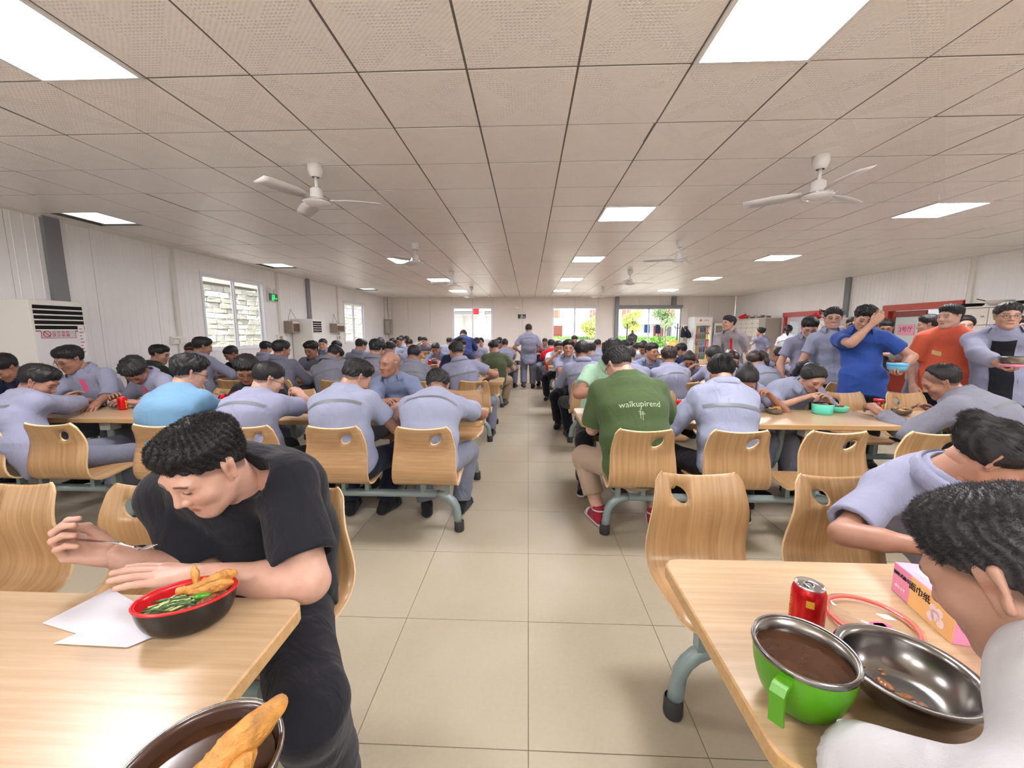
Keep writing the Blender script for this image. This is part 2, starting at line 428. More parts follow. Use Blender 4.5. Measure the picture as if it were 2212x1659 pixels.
def hand_template(h, pose):
    """right hand: wrist at 0, fingers +y, palm -z, thumb -x"""
    v = Vol((-.09, -.05, -.12), (.07, .21, .06), h)
    c = dict(relax=.55, grip=1.2, flat=.12, hold=.95)[pose]
    v.add(*rc((0, -.03, 0), (0, .02, 0), .024, .024, (1, 0, 0), 1.2), k=.01)
    fx = [-.030, -.010, .010, .028]
    for i, (bl, L) in enumerate(zip([.088, .092, .087, .078], [(.043, .026, .021), (.047, .030, .022), (.043, .027, .021), (.034, .021, .019)])):
        p = V3(fx[i], bl, .004 - .004 * abs(i - 1.3))
        v.add(*rc((fx[i] * .55, .012, 0), p, .015, .0115), k=.012)
        ang = 0.; sp = (i - 1.4) * .06 * (1.4 - c)
        for j, l in enumerate(L):
            ang += [.62, .85, .55][j] * c * (1 + .06 * i)
            q = p + l * V3(math.sin(sp) * math.cos(ang), math.cos(sp) * math.cos(ang), -math.sin(ang))
            r = [.0098, .0088, .0078, .0068]
            v.add(*rc(p, q, r[j] * (.92 if i == 3 else 1), r[j + 1] * (.92 if i == 3 else 1)), k=.0035); p = q
    v.add(*rc((-.012, .02, -.008), (-.036, .048, -.016), .019, .014), k=.014)
    t1 = V3(-.036, .048, -.016)
    t2 = t1 + .036 * nrm(V3(-.55 + .45 * c, .75, -.35 * c - .1)); t3 = t2 + .028 * nrm(V3(-.1 + .5 * c, .85, -.3 * c))
    v.add(*rc(t1, t2, .0125, .0105), k=.006); v.add(*rc(t2, t3, .0105, .0085), k=.004)
    V, Q = v.mesh()
    V = lap(V, Q, 1, .3)
    return V, Q

_TPL = {}
def tpl(kind, *a):
    k = (kind,) + a
    if k not in _TPL: _TPL[k] = dict(head=head_template, hair=hair_template, hand=hand_template)[kind](*a)
    return _TPL[k]

def ik(a, t, l1, l2, pole):
    d = t - a; L = np.linalg.norm(d)
    if L > (l1 + l2) * .995: s = L / ((l1 + l2) * .995); l1 *= s; l2 *= s
    if L < abs(l1 - l2) + .03: L = abs(l1 - l2) + .03
    u = nrm(d); x = (l1 * l1 - l2 * l2 + L * L) / (2 * L); hh = math.sqrt(max(l1 * l1 - x * x, 0))
    p = nrm(pole - u * (pole @ u))
    return a + u * x + p * hh

def rot(pitch, yaw, roll):
    """head rotation matrix: pitch>0 looks down, yaw>0 turns to the person's left, roll>0 tips to the right shoulder"""
    p, y, r = [math.radians(q) for q in (-pitch, yaw, roll)]
    Rx = np.array([[1, 0, 0], [0, math.cos(p), -math.sin(p)], [0, math.sin(p), math.cos(p)]])
    Rz = np.array([[math.cos(y), -math.sin(y), 0], [math.sin(y), math.cos(y), 0], [0, 0, 1]])
    Ry = np.array([[math.cos(r), 0, math.sin(r)], [0, 1, 0], [-math.sin(r), 0, math.cos(r)]])
    return Rz @ Rx @ Ry

def mk(name, V, Q, mat, parent=None, col=None, smooth=True):
    me = bpy.data.meshes.new(name)
    n = len(Q); k = Q.shape[1]
    me.vertices.add(len(V)); me.vertices.foreach_set('co', np.ascontiguousarray(V, np.float32).ravel())
    me.loops.add(n * k); me.loops.foreach_set('vertex_index', np.ascontiguousarray(Q, np.int32).ravel())
    me.polygons.add(n); me.polygons.foreach_set('loop_start', np.arange(0, n * k, k, dtype=np.int32))
    me.update(calc_edges=True)
    if smooth: me.polygons.foreach_set('use_smooth', np.ones(n, bool))
    if col is not None:
        at = me.attributes.new('Col', 'FLOAT_COLOR', 'POINT')
        at.data.foreach_set('color', np.concatenate([col, np.ones((len(V), 1))], 1).astype(np.float32).ravel())
    me.materials.append(mat)
    o = bpy.data.objects.new(name, me); COL.objects.link(o)
    if parent: o.parent = parent
    return o

def patch(V, Q, planes, off, keep=None):
    """piece of a garment cut clean by planes [(point, outward normal)], lifted by off"""
    c = V[Q].mean(1)
    m = np.ones(len(Q), bool)
    for p, n in planes: m &= ((c - p) @ n) < .03
    if keep is not None: m &= keep(c)
    if not m.any(): return None
    q = Q[m]; ids, inv = np.unique(q, return_inverse=True)
    v = V[ids]; nn = vnorm(V, Q)[ids]
    bm = bmesh.new(); vs = [bm.verts.new(p) for p in v + nn * off]
    for f in inv.reshape(q.shape):
        try: bm.faces.new([vs[i] for i in f])
        except ValueError: pass
    for p, n in planes:
        bmesh.ops.bisect_plane(bm, geom=bm.verts[:] + bm.edges[:] + bm.faces[:], plane_co=Vector(p), plane_no=Vector(n), clear_outer=True)
    return bm if len(bm.faces) else None

LODS = [dict(b=.0075, c=.0075, hd=.003, hr=.004, hn=.0028), dict(b=.013, c=.010, hd=.0048, hr=.006, hn=.0042), dict(b=.016, c=.014, hd=.0068, hr=.008, hn=.0065), dict(b=.020, c=.018, hd=.010, hr=.011, hn=.009)]

def strands(V, Q, n, ln, rad, seed, lift=.55, drift=(0, .2, .1)):
    """short tapered hairs rooted on the hair mesh"""
    rng = np.random.default_rng(seed)
    nn = vnorm(V, Q)
    ce = V[Q].mean(1); fn = nn[Q].mean(1)
    ok = np.where((fn * nrm(ce.mean(0) * 0 + V3(0, 0, 1))).sum(1) > -.75)[0]
    out = (((ce - V3(0, -.014, .02)) * fn).sum(1) > .04) & ((ce[:, 2] > .03) | (ce[:, 1] < -.03))
    ok = ok[out[ok]]
    i = rng.choice(ok, n)
    w = rng.random((n, 4)); w /= w.sum(1, keepdims=True)
    p = (V[Q[i]] * w[:, :, None]).sum(1)
    dr = np.array(drift) - fn[i] * (fn[i] @ np.array(drift))[:, None] * (lift < .3)
    d = fn[i] * lift + rng.normal(0, .28 * min(1, lift * 2 + .07), (n, 3)) + dr
    d /= np.linalg.norm(d, axis=1, keepdims=True)
    L = ln * (.55 + .6 * rng.random((n, 1)))
    a = np.cross(d, rng.normal(size=(n, 3))); a /= np.linalg.norm(a, axis=1, keepdims=True); b = np.cross(d, a)
    p = p - fn[i] * .002
    mid = p + d * L * .55 + b * L * .06
    P = np.stack([p + a * rad, p - a * .5 * rad + b * .87 * rad, p - a * .5 * rad - b * .87 * rad, mid + a * rad * .7, mid - a * .35 * rad + b * .6 * rad, mid - a * .35 * rad - b * .6 * rad, p + d * L + b * L * .2], 1)
    F = []
    base = np.arange(n)[:, None] * 7
    T = np.array([[0, 1, 4, 3], [1, 2, 5, 4], [2, 0, 3, 5], [3, 4, 6, 6], [4, 5, 6, 6], [5, 3, 6, 6]])
    return P.reshape(-1, 3), (base[:, :, None] + T[None]).reshape(-1, 4)

def person(sp):
    """sp: dict with seat/stand position, head position and look, hands, clothes. Builds one figure; returns its root"""
    g = sp.get
    lod = LODS[g('lod', 2)]
    s = g('s', 1.); fem = g('fem', False); fat = g('fat', 1.); stand = g('stand', False)
    hd = math.radians(g('h', 0)); ch, sh = math.cos(hd), math.sin(hd)
    org = V3(g('x'), g('y'), 0)
    R = np.array([[ch, -sh, 0], [sh, ch, 0], [0, 0, 1]])
    loc = lambda p: R.T @ (V3(*p) - org)
    P = V3(0, 0, (.93 * s) if stand else .535) + V3(*g('dp', (0, 0, 0)))
    Hc = loc(g('head')); Rh = rot(*g('look', (0, 0, 0)))
    hs = g('hs', 1.) * (.95 if fem else 1.)
    base = Hc + Rh @ V3(0, -.03, -.075) * hs
    up = nrm(base - P)
    ndir = nrm(up * .55 + Rh @ V3(0, 0, 1) * .45)
    N = base - ndir * .075 * s + R.T @ V3(*g('dn', (0, 0, 0)))
    ax = nrm(N - P); cl = np.linalg.norm(N - P); L = .50 * s
    back = nrm(V3(0, -1, .0) - ax * (V3(0, -1, 0) @ ax))
    sag = math.sqrt(max(.375 * cl * (L - cl), 0)) if cl < L else 0.
    sag = min(sag + g('slump', .02), .13)
    bz = lambda t: P + (N - P) * t + back * sag * 4 * t * (1 - t) * (.8 + .5 * t)
    W, Ch, U = bz(.33), bz(.68), bz(.93)
    tw = math.radians(g('twist', 0))
    side = V3(math.cos(tw), math.sin(tw), g('tilt', 0.)); tan = nrm(N - Ch); side = nrm(side - tan * (side @ tan) * .7)
    hside = V3(1, 0, 0); mside = nrm(side + hside)
    fwd = nrm(np.cross(tan, side)) * 1.
    fwd = fwd if fwd @ V3(-math.sin(tw), math.cos(tw), 0) > -.2 else -fwd
    sw = (.158 if fem else .178) * s * (1 + .35 * (fat - 1))
    prims = []                                          # (tags, a, b, ra, rb, ax, s, k, extra loose)
    f1 = fat * s * (.92 if fem else 1) * (.90 if stand else 1)
    prims += [('tp', P + V3(0, 0, -.02), W, .112 * f1, .104 * f1, hside, 1.36, .03), ('t', W, Ch, .106 * f1, .112 * f1, mside, 1.38, .03),
              ('t', Ch, U - tan * .02, .110 * (f1 + s) / 2, .078 * s, side, 1.46, .03)]
    Sh = {}; El = {}; Wr = {}
    for k, sg in (('r', 1), ('l', -1)):
        S = U + side * sg * sw + fwd * g('round', .025) + tan * ((-.038 if stand else -.022) + g('shrug', {}).get(k, 0.) if isinstance(g('shrug', {}), dict) else 0)
        tgt = loc(g(k + 'w')) if g(k + 'w') is not None else S + V3(sg * .05, .08, -.5 * s)
        pole = R.T @ V3(*g(k + 'p')) if g(k + 'p') is not None else V3(sg * .8, -.35, -.75)
        E_ = ik(S, tgt, .285 * s, .245 * s, pole)
        Sh[k], El[k], Wr[k] = S, E_, tgt
        prims += [('t', U - tan * .03, S - side * sg * .01, .064 * s, .052 * s, None, 1, .045)]
        ar = g('arm', 1.) * s * (.86 if fem else 1)
        prims += [('a' + k, S, E_, .050 * ar, .043 * ar, None, 1, .035), ('f' + k, E_, tgt, .044 * ar, .027 * ar, None, 1, .012),
                  ('f' + k, E_ + (tgt - E_) * .12, E_ + (tgt - E_) * .4, .043 * ar, .041 * ar, None, 1, .02)]
    prims += [('n', N - ndir * .03 * s, base + Rh @ V3(0, .0, .02), .060 * s * (.85 if fem else 1) * (1 + .3 * (fat - 1)), .054 * hs, None, 1, .025),
              ('tn', U, N + ndir * .015, .075 * s, .055 * s, side, 1.25, .04)]
    An = {}
    for k, sg in (('r', 1), ('l', -1)):
        hip = P + V3(sg * .088 * s, 0, -.02)
        if stand: ank = V3(sg * .11, .0, .085); ank = loc(g(k + 'a')) if g(k + 'a') is not None else ank; pole = V3(sg * .15, 1, 0)
        else:
            ank = loc(g(k + 'a')) if g(k + 'a') is not None else V3(sg * .13, .36 + g('ft', 0.), .09); pole = V3(sg * g('spread', .25), .55, .8)
        K = ik(hip, ank, .425 * s, .41 * s, pole); An[k] = (hip, K, ank)
        lf = s * (1 + .5 * (fat - 1)) * (.93 if fem else 1)
        prims += [('l' + k, hip, K, .080 * lf, .060 * lf, None, 1, .04), ('l' + k, K, ank, .058 * lf, .040 * lf, None, 1, .02),
                  ('c' + k, K + (ank - K) * .2 + V3(0, -.012, 0), K + (ank - K) * .5 + V3(0, -.012, 0), .05 * lf, .046 * lf, None, 1, .03)]
        fd = nrm(V3(sg * .25, 1, 0)) if g(k + 'f') is None else nrm(R.T @ V3(*g(k + 'f')))
        prims += [('s' + k, ank + V3(0, 0, -.035), ank + fd * .13 + V3(0, 0, -.05), .034, .030, None, 1, .03)]
        An[k] += (fd,)
    hands = {}
    for k, sg in (('r', 1), ('l', -1)):
        fa = nrm(Wr[k] - El[k]); yv = nrm(fa + R.T @ V3(*g(k + 'hd', (0, 0, 0))))
        pn = R.T @ V3(*g(k + 'pn')) if g(k + 'pn') is not None else V3(-sg * .35, 0, -1)
        zv = -nrm(pn - yv * (pn @ yv)); xv = np.cross(yv, zv)
        hands[k] = np.stack([xv, yv, zv], 1)
    pts = np.array([q for p in prims for q in (p[1], p[2])] + [Hc, P + V3(0, 0, -.15)])
    lo, hi = pts.min(0) - .2, pts.max(0) + .2; lo[2] = max(lo[2], -.02)
    # --- body
    vb = Vol(lo, hi, lod['b'])
    for p in prims:
        ins = .012 if p[0][0] in 'tl' and p[0] != 'n' and p[0] != 'tn' else 0.
        if g('bare', False) and p[0][0] == 'l': ins = 0
        vb.add(*rc(p[1], p[2], p[3] - ins, p[4] - ins, p[5], p[6]), k=p[7])
    V, Q = vb.mesh(); parts = [(V, Q, np.ones((len(V), 3)))]
    hv, hq, hc = tpl('head', lod['hd'], 'bald' if g('hair') == 'bald' else fem, g('smile', False))
    parts.append(((hv * hs * V3(*g('hw', (1, 1, 1)))) @ Rh.T + Hc, hq, hc))
    for k, sg in (('r', 1), ('l', -1)):
        if g(k + 'h', 'relax') is None: continue
        a, b = tpl('hand', lod['hn'], g(k + 'h', 'relax'))
        a = a * (s * (.9 if fem else 1.02))
        if sg < 0: a = a * V3(-1, 1, 1); b = b[:, ::-1]
        parts.append((a @ hands[k].T + Wr[k], b, np.ones((len(a), 3))))
    off = 0; VV = []; QQ = []; CC = []
    for a, b, c in parts: VV.append(a); QQ.append(b + off); CC.append(c); off += len(a)
    skin = SKIN[g('skin', 0)]
    root = mk('person', np.concatenate(VV), np.concatenate(QQ), skin, None, np.concatenate(CC))
    root.location = org; root.rotation_euler = (0, 0, hd)
    root['label'] = sp['label']; root['category'] = 'person'
    if g('group'): root['group'] = g('group')
    # --- top
    sleeve = g('sleeve', .62)                           # fraction of the upper arm; >1 goes down the forearm
    loose = g('loose', .014)
    vt = Vol(lo, hi, lod['c'])
    sdir = nrm(W - P)
    bag = g('bag', .010)
    for p in prims:
        t = p[0]
        if t == 'n' or t[0] in 'lcs': continue
        cut = None; lo_ = loose
        if t[0] == 'a':
            k = t[1]; lo_ = loose * .9 + .004
            a, b = Sh[k], El[k]
            if sleeve < 1: cut = (a + (b - a) * sleeve, nrm(b - a))
            ra, rb = p[3], p[4]
            vt.add(*rc(a, b, ra + lo_ - .004, ra * .97 + lo_ + (.008 if sleeve < 1 else 0)), k=p[7], cut=cut)
            if sleeve < 1 and lod['c'] < .009:
                e = a + (b - a) * sleeve
                vt.sub(*rc(e - (b - a) * .10, e + (b - a) * .2, ra * .93 + lo_ - .010, ra * .94 + lo_ - .010), k=.003)
            continue
        if t[0] == 'f':
            if sleeve <= 1: continue
            k = t[1]; a, b = El[k], Wr[k]; fr = min(sleeve - 1, .97)
            vt.add(*rc(p[1], p[2], p[3] + loose, p[4] + loose + .002), k=.015, cut=(a + (b - a) * fr, nrm(b - a)))
            continue
        ex = bag if t in ('t', 'tp') and p[1] is not U else 0
        vt.add(*rc(p[1], p[2], p[3] + lo_ + ex * .6, p[4] + lo_ + (ex if t == 'tp' else ex * .4), p[5], p[6]), k=p[7] + .01)
    hem = g('hem', .065 if not stand else .14)
    fh = max(f1, .97 * s)
    if stand: vt.add(*rc(P + V3(0, .004, -hem - .1), P + V3(0, .004, .0), .120 * fh + loose + bag * .5, .114 * fh + loose + bag * .5, hside, 1.42), k=.02)
    hn = nrm(-sdir + (V3(0, .75, 0) if not stand else V3(0, 0, 0)))
    vt.cutplane(P + V3(0, -.05, 0) * (not stand) - sdir * hem, hn)
    nk = nrm(base - N)
    vt.sub(*rc(N - nk * .015, base + nk * .05, .058 * s + .003, .064 * s), k=.004)
    tv, tq = vt.mesh()
    if len(tv):
        n = vnorm(tv, tq)
        wr = g('wr', 1.)
        # folds running across the waist and the armpits
        rel = np.clip(((tv - P) @ sdir) / .3, 0, 1)
        f = wob(tv * V3(1.0, 1.0, 1.6), 16, sp['x'] * 3 + sp['y']) + .9 * (1 - np.abs(wob(tv * V3(.8, .8, 1.5), 26, sp['y']))) - .6
        tv = tv + n * (wr * (.0035 + .005 * (1 - rel)) * f)[:, None]
    tmat = fabric(g('top', 'uniform'))
    mk(g('topname', 'shirt'), tv, tq, tmat, root)
    # --- bottom
    vl = Vol(lo, V3(hi[0], hi[1], P[2] + .16), lod['c'] * 1.05)
    lend = g('lend', .93)
    for p in prims:
        t = p[0]
        if t == 'tp': vl.add(*rc(p[1], p[1] + (p[2] - p[1]) * .5, p[3] + .008, p[4] + .008, p[5], p[6]), k=.03)
        if t[0] == 'l' or t[0] == 'c':
            k = t[1]; hip, K, ank, fd = An[k]
            ll = g('lloose', .016)
            isshin = np.allclose(p[1], K)
            if t[0] == 'c': continue
            vl.add(*rc(p[1], p[2], p[3] + ll, (p[4] if not isshin else p[4] + .012) + ll), k=.03, cut=(K + (ank - K) * lend, nrm(ank - K)) if isshin else None)
    bv, bq = vl.mesh()
    if len(bv):
        n = vnorm(bv, bq)
        bv = bv + n * (.004 * (wob(bv, 20, sp['x']) + 1 - np.abs(wob(bv * V3(.7, .7, 1.6), 30, sp['y'] * 2))))[:, None]
    mk(g('botname', 'trousers'), bv, bq, fabric(g('bot', 'greytrouser')), root)
    # --- shoes
    if g('shoes', True):
        for k in 'rl':
            hip, K, ank, fd = An[k]
            v = Vol(ank - .26, ank + .26, max(.006, lod['c'] * .6))
            gz = ank[2] - .085
            toe = ank + fd * .145 + V3(0, 0, -.048); heel = ank - fd * .035 + V3(0, 0, -.045)
            sd = np.cross(fd, V3(0, 0, 1))
            v.add(*rc(heel, toe, .040, .037, sd, 1.05), k=.02)
            v.add(*rc(ank + V3(0, 0, .02 if g('hightop') else -.005), ank + fd * .06 + V3(0, 0, -.035), .047, .036), k=.02)
            if g('hightop'): v.add(*rc(ank + V3(0, 0, -.02), ank + V3(0, 0, .045), .046, .05), k=.02, cut=(ank + V3(0, 0, .055), V3(0, 0, 1)))
            v.cutplane(V3(0, 0, gz + .018), V3(0, 0, -1))
            a, b = v.mesh(); so = mk('shoe', a, b, fabric(g('shoe', 'blackshoe')), root)
            v = Vol(ank - .26, ank + .26, max(.006, lod['c'] * .6))
            v.add(*rc(heel, toe, .046, .043, sd, 1.05), k=.02)
            v.cutplane(V3(0, 0, gz), V3(0, 0, -1)); v.cutplane(V3(0, 0, gz + .028), V3(0, 0, 1))
            a, b = v.mesh(); mk('sole', a, b, fabric(g('sole', 'darksole')), so)
            if g('hightop'):
                v = Vol(ank - .26, ank + .26, .006)
                v.add(*rc(ank + V3(0, 0, .01), ank + V3(0, 0, .03), .0505, .053), k=.02, cut=(ank + V3(0, 0, .05), V3(0, 0, 1)))
                v.cutplane(ank + V3(0, 0, .012), V3(0, 0, -1))
                a, b = v.mesh(); mk('ankle_collar', a, b, fabric('whiteshoe'), so)
                v = Vol(ank - .26, ank + .26, .006)
                v.add(*rc(toe - fd * .02, toe - fd * .01 + V3(0, 0, .0), .0395, .038, sd, 1.08), k=.01); v.cutplane(V3(0, 0, gz + .028), V3(0, 0, -1))
                a, b = v.mesh(); mk('toe_box', a, b, fabric('whiteshoe'), so)
    # --- collar
    if g('collar', True) and lod['b'] < .019:
        e1 = nrm(fwd - nk * (fwd @ nk)); e2 = np.cross(nk, e1)
        gap = g('gap', .55); nA = 22 if lod['b'] < .014 else 14
        prof = [(.066, .0), (.068, .036), (.073, .046), (.083, .036), (.099, -.006), (.094, -.012), (.079, .028), (.071, .032)]
        cv = []
        for i in range(nA):
            th_ = gap + (2 * math.pi - 2 * gap) * i / (nA - 1)
            fr = max(0, math.cos(th_))
            for r, z in prof:
                rr = (r + .012 + .012 * fr * (r > .07)) * s; zz = (z - .022 * fr - .004) * s
                cv.append(N + nk * (zz + .026) + (e1 * math.cos(th_) * 1.04 + e2 * math.sin(th_) * 1.06) * rr)
        m = len(prof); cq = [[i * m + j, i * m + (j + 1) % m, (i + 1) * m + (j + 1) % m, (i + 1) * m + j] for i in range(nA - 1) for j in range(m)]
        mk('collar', np.array(cv), np.array(cq), tmat, root)
    # --- reflective stripe over the shoulder blades, pocket flaps, name badge, print
    fr_org = U - tan * .02
    def plate(name, up0, up1, s0, s1, frontal, mat, off=.003, bow=0.):
        d = fwd * (1 if frontal else -1)
        pl = [(fr_org + tan * up1, nrm(tan + side * bow)), (fr_org + tan * up0, -nrm(tan + side * bow)), (fr_org + side * s1, side), (fr_org + side * s0, -side), (fr_org + d * (.0 if frontal else -.01), -d)]
        bm = patch(tv, tq, pl, off)
        if bm is None: return None
        for f in bm.faces: f.smooth = True
        me = bpy.data.meshes.new(name); bm.to_mesh(me); bm.free(); me.materials.append(mat)
        o = bpy.data.objects.new(name, me); COL.objects.link(o); o.parent = root
        return o
    if g('stripe', False) and len(tv):
        plate('reflective_stripe', -.122, -.122 + .027, -.19, .19, False, M_STRIPE)
    for nm, a in (g('plates') or {}).items():
        plate(nm.split('.')[0], *a[:5], fabric(a[5]), *(a[6:]))
    # --- hair
    if g('hair', 'short') != 'bald':
        v_, q_ = tpl('hair', lod['hr'], g('hair', 'short'))
        hsc = hs * V3(*g('hw', (1, 1, 1)))
        v2 = (v_ * hsc) @ Rh.T + Hc
        st_ = g('strands') or ((3200, .015, .0008, int(sp['x'] * 50) % 97, .22, (0, -.15, -.25)) if lod['b'] == .013 and not fem else (7000 if lod['b'] < .01 else 3500, .05, .00045, 5, .035, (0, -.9, -.15)) if fem and lod['b'] < .014 else None)
        if st_:
            a, b = strands(v_, q_, *st_)
            v2 = np.concatenate([v2, (a * hsc) @ Rh.T + Hc]); q2 = np.concatenate([q_, b + len(v_)])
            o = mk('hair', v2, q2, HAIRM[g('hairc', 0)], root); o.data.validate()
        else: mk('hair', v2, q_, HAIRM[g('hairc', 0)], root)
    if g('hair') != 'x' and g('look', (0, 0, 0))[0] <= 14 and lod['b'] < .019 and abs(g('h', 0)) > 90 and not g('smile'):
        ev = []; eq = []; iv = []; iq = []; no = ni = 0
        for e_ in (-1, 1):
            for (c_, r_, isi) in (((e_ * .032, .0835, .0015), (.0128, .0062, .0046), 0), ((e_ * .032 + g('gaze', 0.), .0862, .0015), (.0050, .0046, .0047), 1), ((e_ * .032, .0852, .0062), (.0142, .0055, .0013), 1)):
                th_, ph_ = np.meshgrid(np.linspace(0, 2 * PI, 13)[:-1], np.linspace(-PI / 2 + .05, PI / 2 - .05, 7)); P_ = np.stack([c_[0] + r_[0] * np.cos(ph_) * np.cos(th_), c_[1] + r_[1] * np.cos(ph_) * np.sin(th_), c_[2] + r_[2] * np.sin(ph_)], -1).reshape(-1, 3)
                q_ = np.array([[i * 12 + j, i * 12 + (j + 1) % 12, (i + 1) * 12 + (j + 1) % 12, (i + 1) * 12 + j] for i in range(6) for j in range(12)])
                if isi: iv.append(P_); iq.append(q_ + ni); ni += len(P_)
                else: ev.append(P_); eq.append(q_ + no); no += len(P_)
        hw_ = hs * V3(*g('hw', (1, 1, 1)))
        eo = mk('eyes', (np.concatenate(ev) * hw_) @ Rh.T + Hc, np.concatenate(eq), M_EYEW, root); mk('irises', (np.concatenate(iv) * hw_) @ Rh.T + Hc, np.concatenate(iq), M_IRIS, eo)
    if g('glasses'):
        gv, gq = glasses_mesh()
        o = mk('glasses', (gv * hs) @ Rh.T + Hc, gq, M_GLASSFRAME, root)
    if g('headband'):
        gv, gq = ring_mesh(.03, .0); mk('hairband', (gv * hs + V3(0, -.115, .045)) @ Rh.T + Hc, gq, fabric(g('headband')), root)
    if g('lanyard'):
        c0 = fr_org + fwd * .10 * s - tan * .05; pts_ = [N + side * .06 + fwd * .03, c0 + side * .03, c0 - tan * .16, c0 - side * .03 + tan * .0, N - side * .06 + fwd * .03]
        a, b = tube_np([fr_org + side * .07 + fwd * .085, c0 + side * .045 + fwd * .01, c0 - tan * .10 + fwd * .02], .006, 6)
        mk('lanyard', a, b, fabric('red'), root)
    info = dict(sh={k: R @ Sh[k] + org for k in 'rl'}, el={k: R @ El[k] + org for k in 'rl'}, P=R @ P + org, N=R @ N + org, loc=(fr_org, tan, side, fwd), hands=hands, wr={k: R @ Wr[k] + org for k in 'rl'}, R=R, org=org, tan=R @ tan, fwd=R @ fwd, side=R @ side)
    return root, info

def tube_np(pts, r, n=8, closed=False):
    pts = [np.array(p, float) for p in pts]; m = len(pts)
    V = []; up = V3(.13, .21, .97)
    for i, p in enumerate(pts):
        a = pts[(i - 1) % m] if (i > 0 or closed) else pts[i]; b = pts[(i + 1) % m] if (i < m - 1 or closed) else pts[i]
        t = nrm(b - a); e1 = nrm(np.cross(t, up)); e2 = np.cross(t, e1)
        rr = r[i] if hasattr(r, '__len__') else r
        for j in range(n): V.append(p + rr * (e1 * math.cos(2 * math.pi * j / n) + e2 * math.sin(2 * math.pi * j / n)))
    Q = []
    for i in range(m if closed else m - 1):
        for j in range(n): Q.append([i * n + j, ((i + 1) % m) * n + j, ((i + 1) % m) * n + (j + 1) % n, i * n + (j + 1) % n])
    if not closed:
        for base in (0, (m - 1) * n):
            for j in range(1, n - 2, 2): Q.append([base, base + j, base + j + 1, base + j + 2])
    return np.array(V), np.array(Q)

def ring_mesh(r, z, w=.006, n=16):
    return tube_np([V3(r * math.cos(2 * math.pi * i / n), 0, r * math.sin(2 * math.pi * i / n)) for i in range(n)], w, 6, True)

def glasses_mesh():
    Vs = []; Qs = []; off = 0
    def ad(v, q):
        nonlocal off
        Vs.append(v); Qs.append(q + off); off += len(v)
    for s in (-1, 1):
        ad(*tube_np([V3(s * .034 + .023 * math.cos(a), .098 - .004 * abs(math.cos(a)), -.002 + .017 * math.sin(a)) for a in np.linspace(0, 2 * math.pi, 16, False)], .0014, 5, True))
        ad(*tube_np([V3(s * .057, .094, .002), V3(s * .075, .06, .004), V3(s * .083, .0, .006), V3(s * .082, -.015, -.006)], .0015, 5))
    ad(*tube_np([V3(-.011, .099, .002), V3(0, .101, .004), V3(.011, .099, .002)], .0014, 5))
    return np.concatenate(Vs), np.concatenate(Qs)
# ---------------------------------------------------------------- setting
XL, XR, YB, YF, ZC = -6.08, 8.55, 17.0, -4.2, 2.85
GX, GY, GP = -.347, 2.378, .6115                          # ceiling grid
def dist_cam(x, y, z): return math.sqrt(x * x + y * y + (z - 1.42) ** 2)
def in_view(x, y, z=1.4, m=1.36):
    return y > .15 and abs(x + .041 * y) < y * m + .5

def tile_pattern(name, rgb, p, ox, oy, floor=False):
    k = NT(name); c = lin(rgb)
    geo = k.n('ShaderNodeNewGeometry'); sp = k.n('ShaderNodeSeparateXYZ'); k.l(geo.outputs['Position'], sp.inputs[0])
    loc = lambda o, off: k.math('SUBTRACT', k.math('FRACT', k.math('DIVIDE', k.math('SUBTRACT', o, off), p)), .5)
    x, y = loc(sp.outputs[0], ox), loc(sp.outputs[1], oy)
    d1, d2 = k.math('SUBTRACT', x, y), k.math('ADD', x, y)
    h = None
    dots = k.math('MULTIPLY', k.math('SINE', k.math('MULTIPLY', d1, 95.)), k.math('SINE', k.math('MULTIPLY', d2, 95.)))
    band = k.math('MAXIMUM', k.math('LESS_THAN', k.math('ABSOLUTE', d1), .13), k.math('LESS_THAN', k.math('ABSOLUTE', d2), .13))
    rim = None
    for d in (d1, d2):
        r = k.math('LESS_THAN', k.math('ABSOLUTE', k.math('SUBTRACT', k.math('ABSOLUTE', d), .15)), .016)
        rim = r if rim is None else k.math('MAXIMUM', rim, r)
    nz = k.n('ShaderNodeTexNoise', Scale=26., Detail=2.); k.l(geo.outputs['Position'], nz.inputs['Vector'])
    lat = k.math('MULTIPLY', k.math('SINE', k.math('MULTIPLY', x, 130.)), k.math('SINE', k.math('MULTIPLY', y, 130.)))
    h = k.math('ADD', k.math('MULTIPLY', band, k.math('MULTIPLY', k.math('MAXIMUM', dots, 0.), 1.)), k.math('ADD', k.math('MULTIPLY', rim, .8), k.math('MULTIPLY', k.math('SUBTRACT', 1., band), k.math('ADD', k.math('MULTIPLY', lat, .12), k.math('MULTIPLY', nz.outputs[0], .8)))))
    k.bump(h, .42, .010)
    n2 = k.n('ShaderNodeTexNoise', Scale=.8, Detail=3.); k.l(geo.outputs['Position'], n2.inputs['Vector'])
    k.l(k.ramp(n2.outputs[0], [(.35, tuple(v * .95 for v in c)), (.65, c)]), k.b.inputs['Base Color'])
    k.b.inputs['Roughness'].default_value = .33; k.b.inputs['Specular IOR Level'].default_value = .8
    return k.m
M_CEIL = tile_pattern('embossed_ceiling_board', (246, 242, 240), GP, GX, GY)
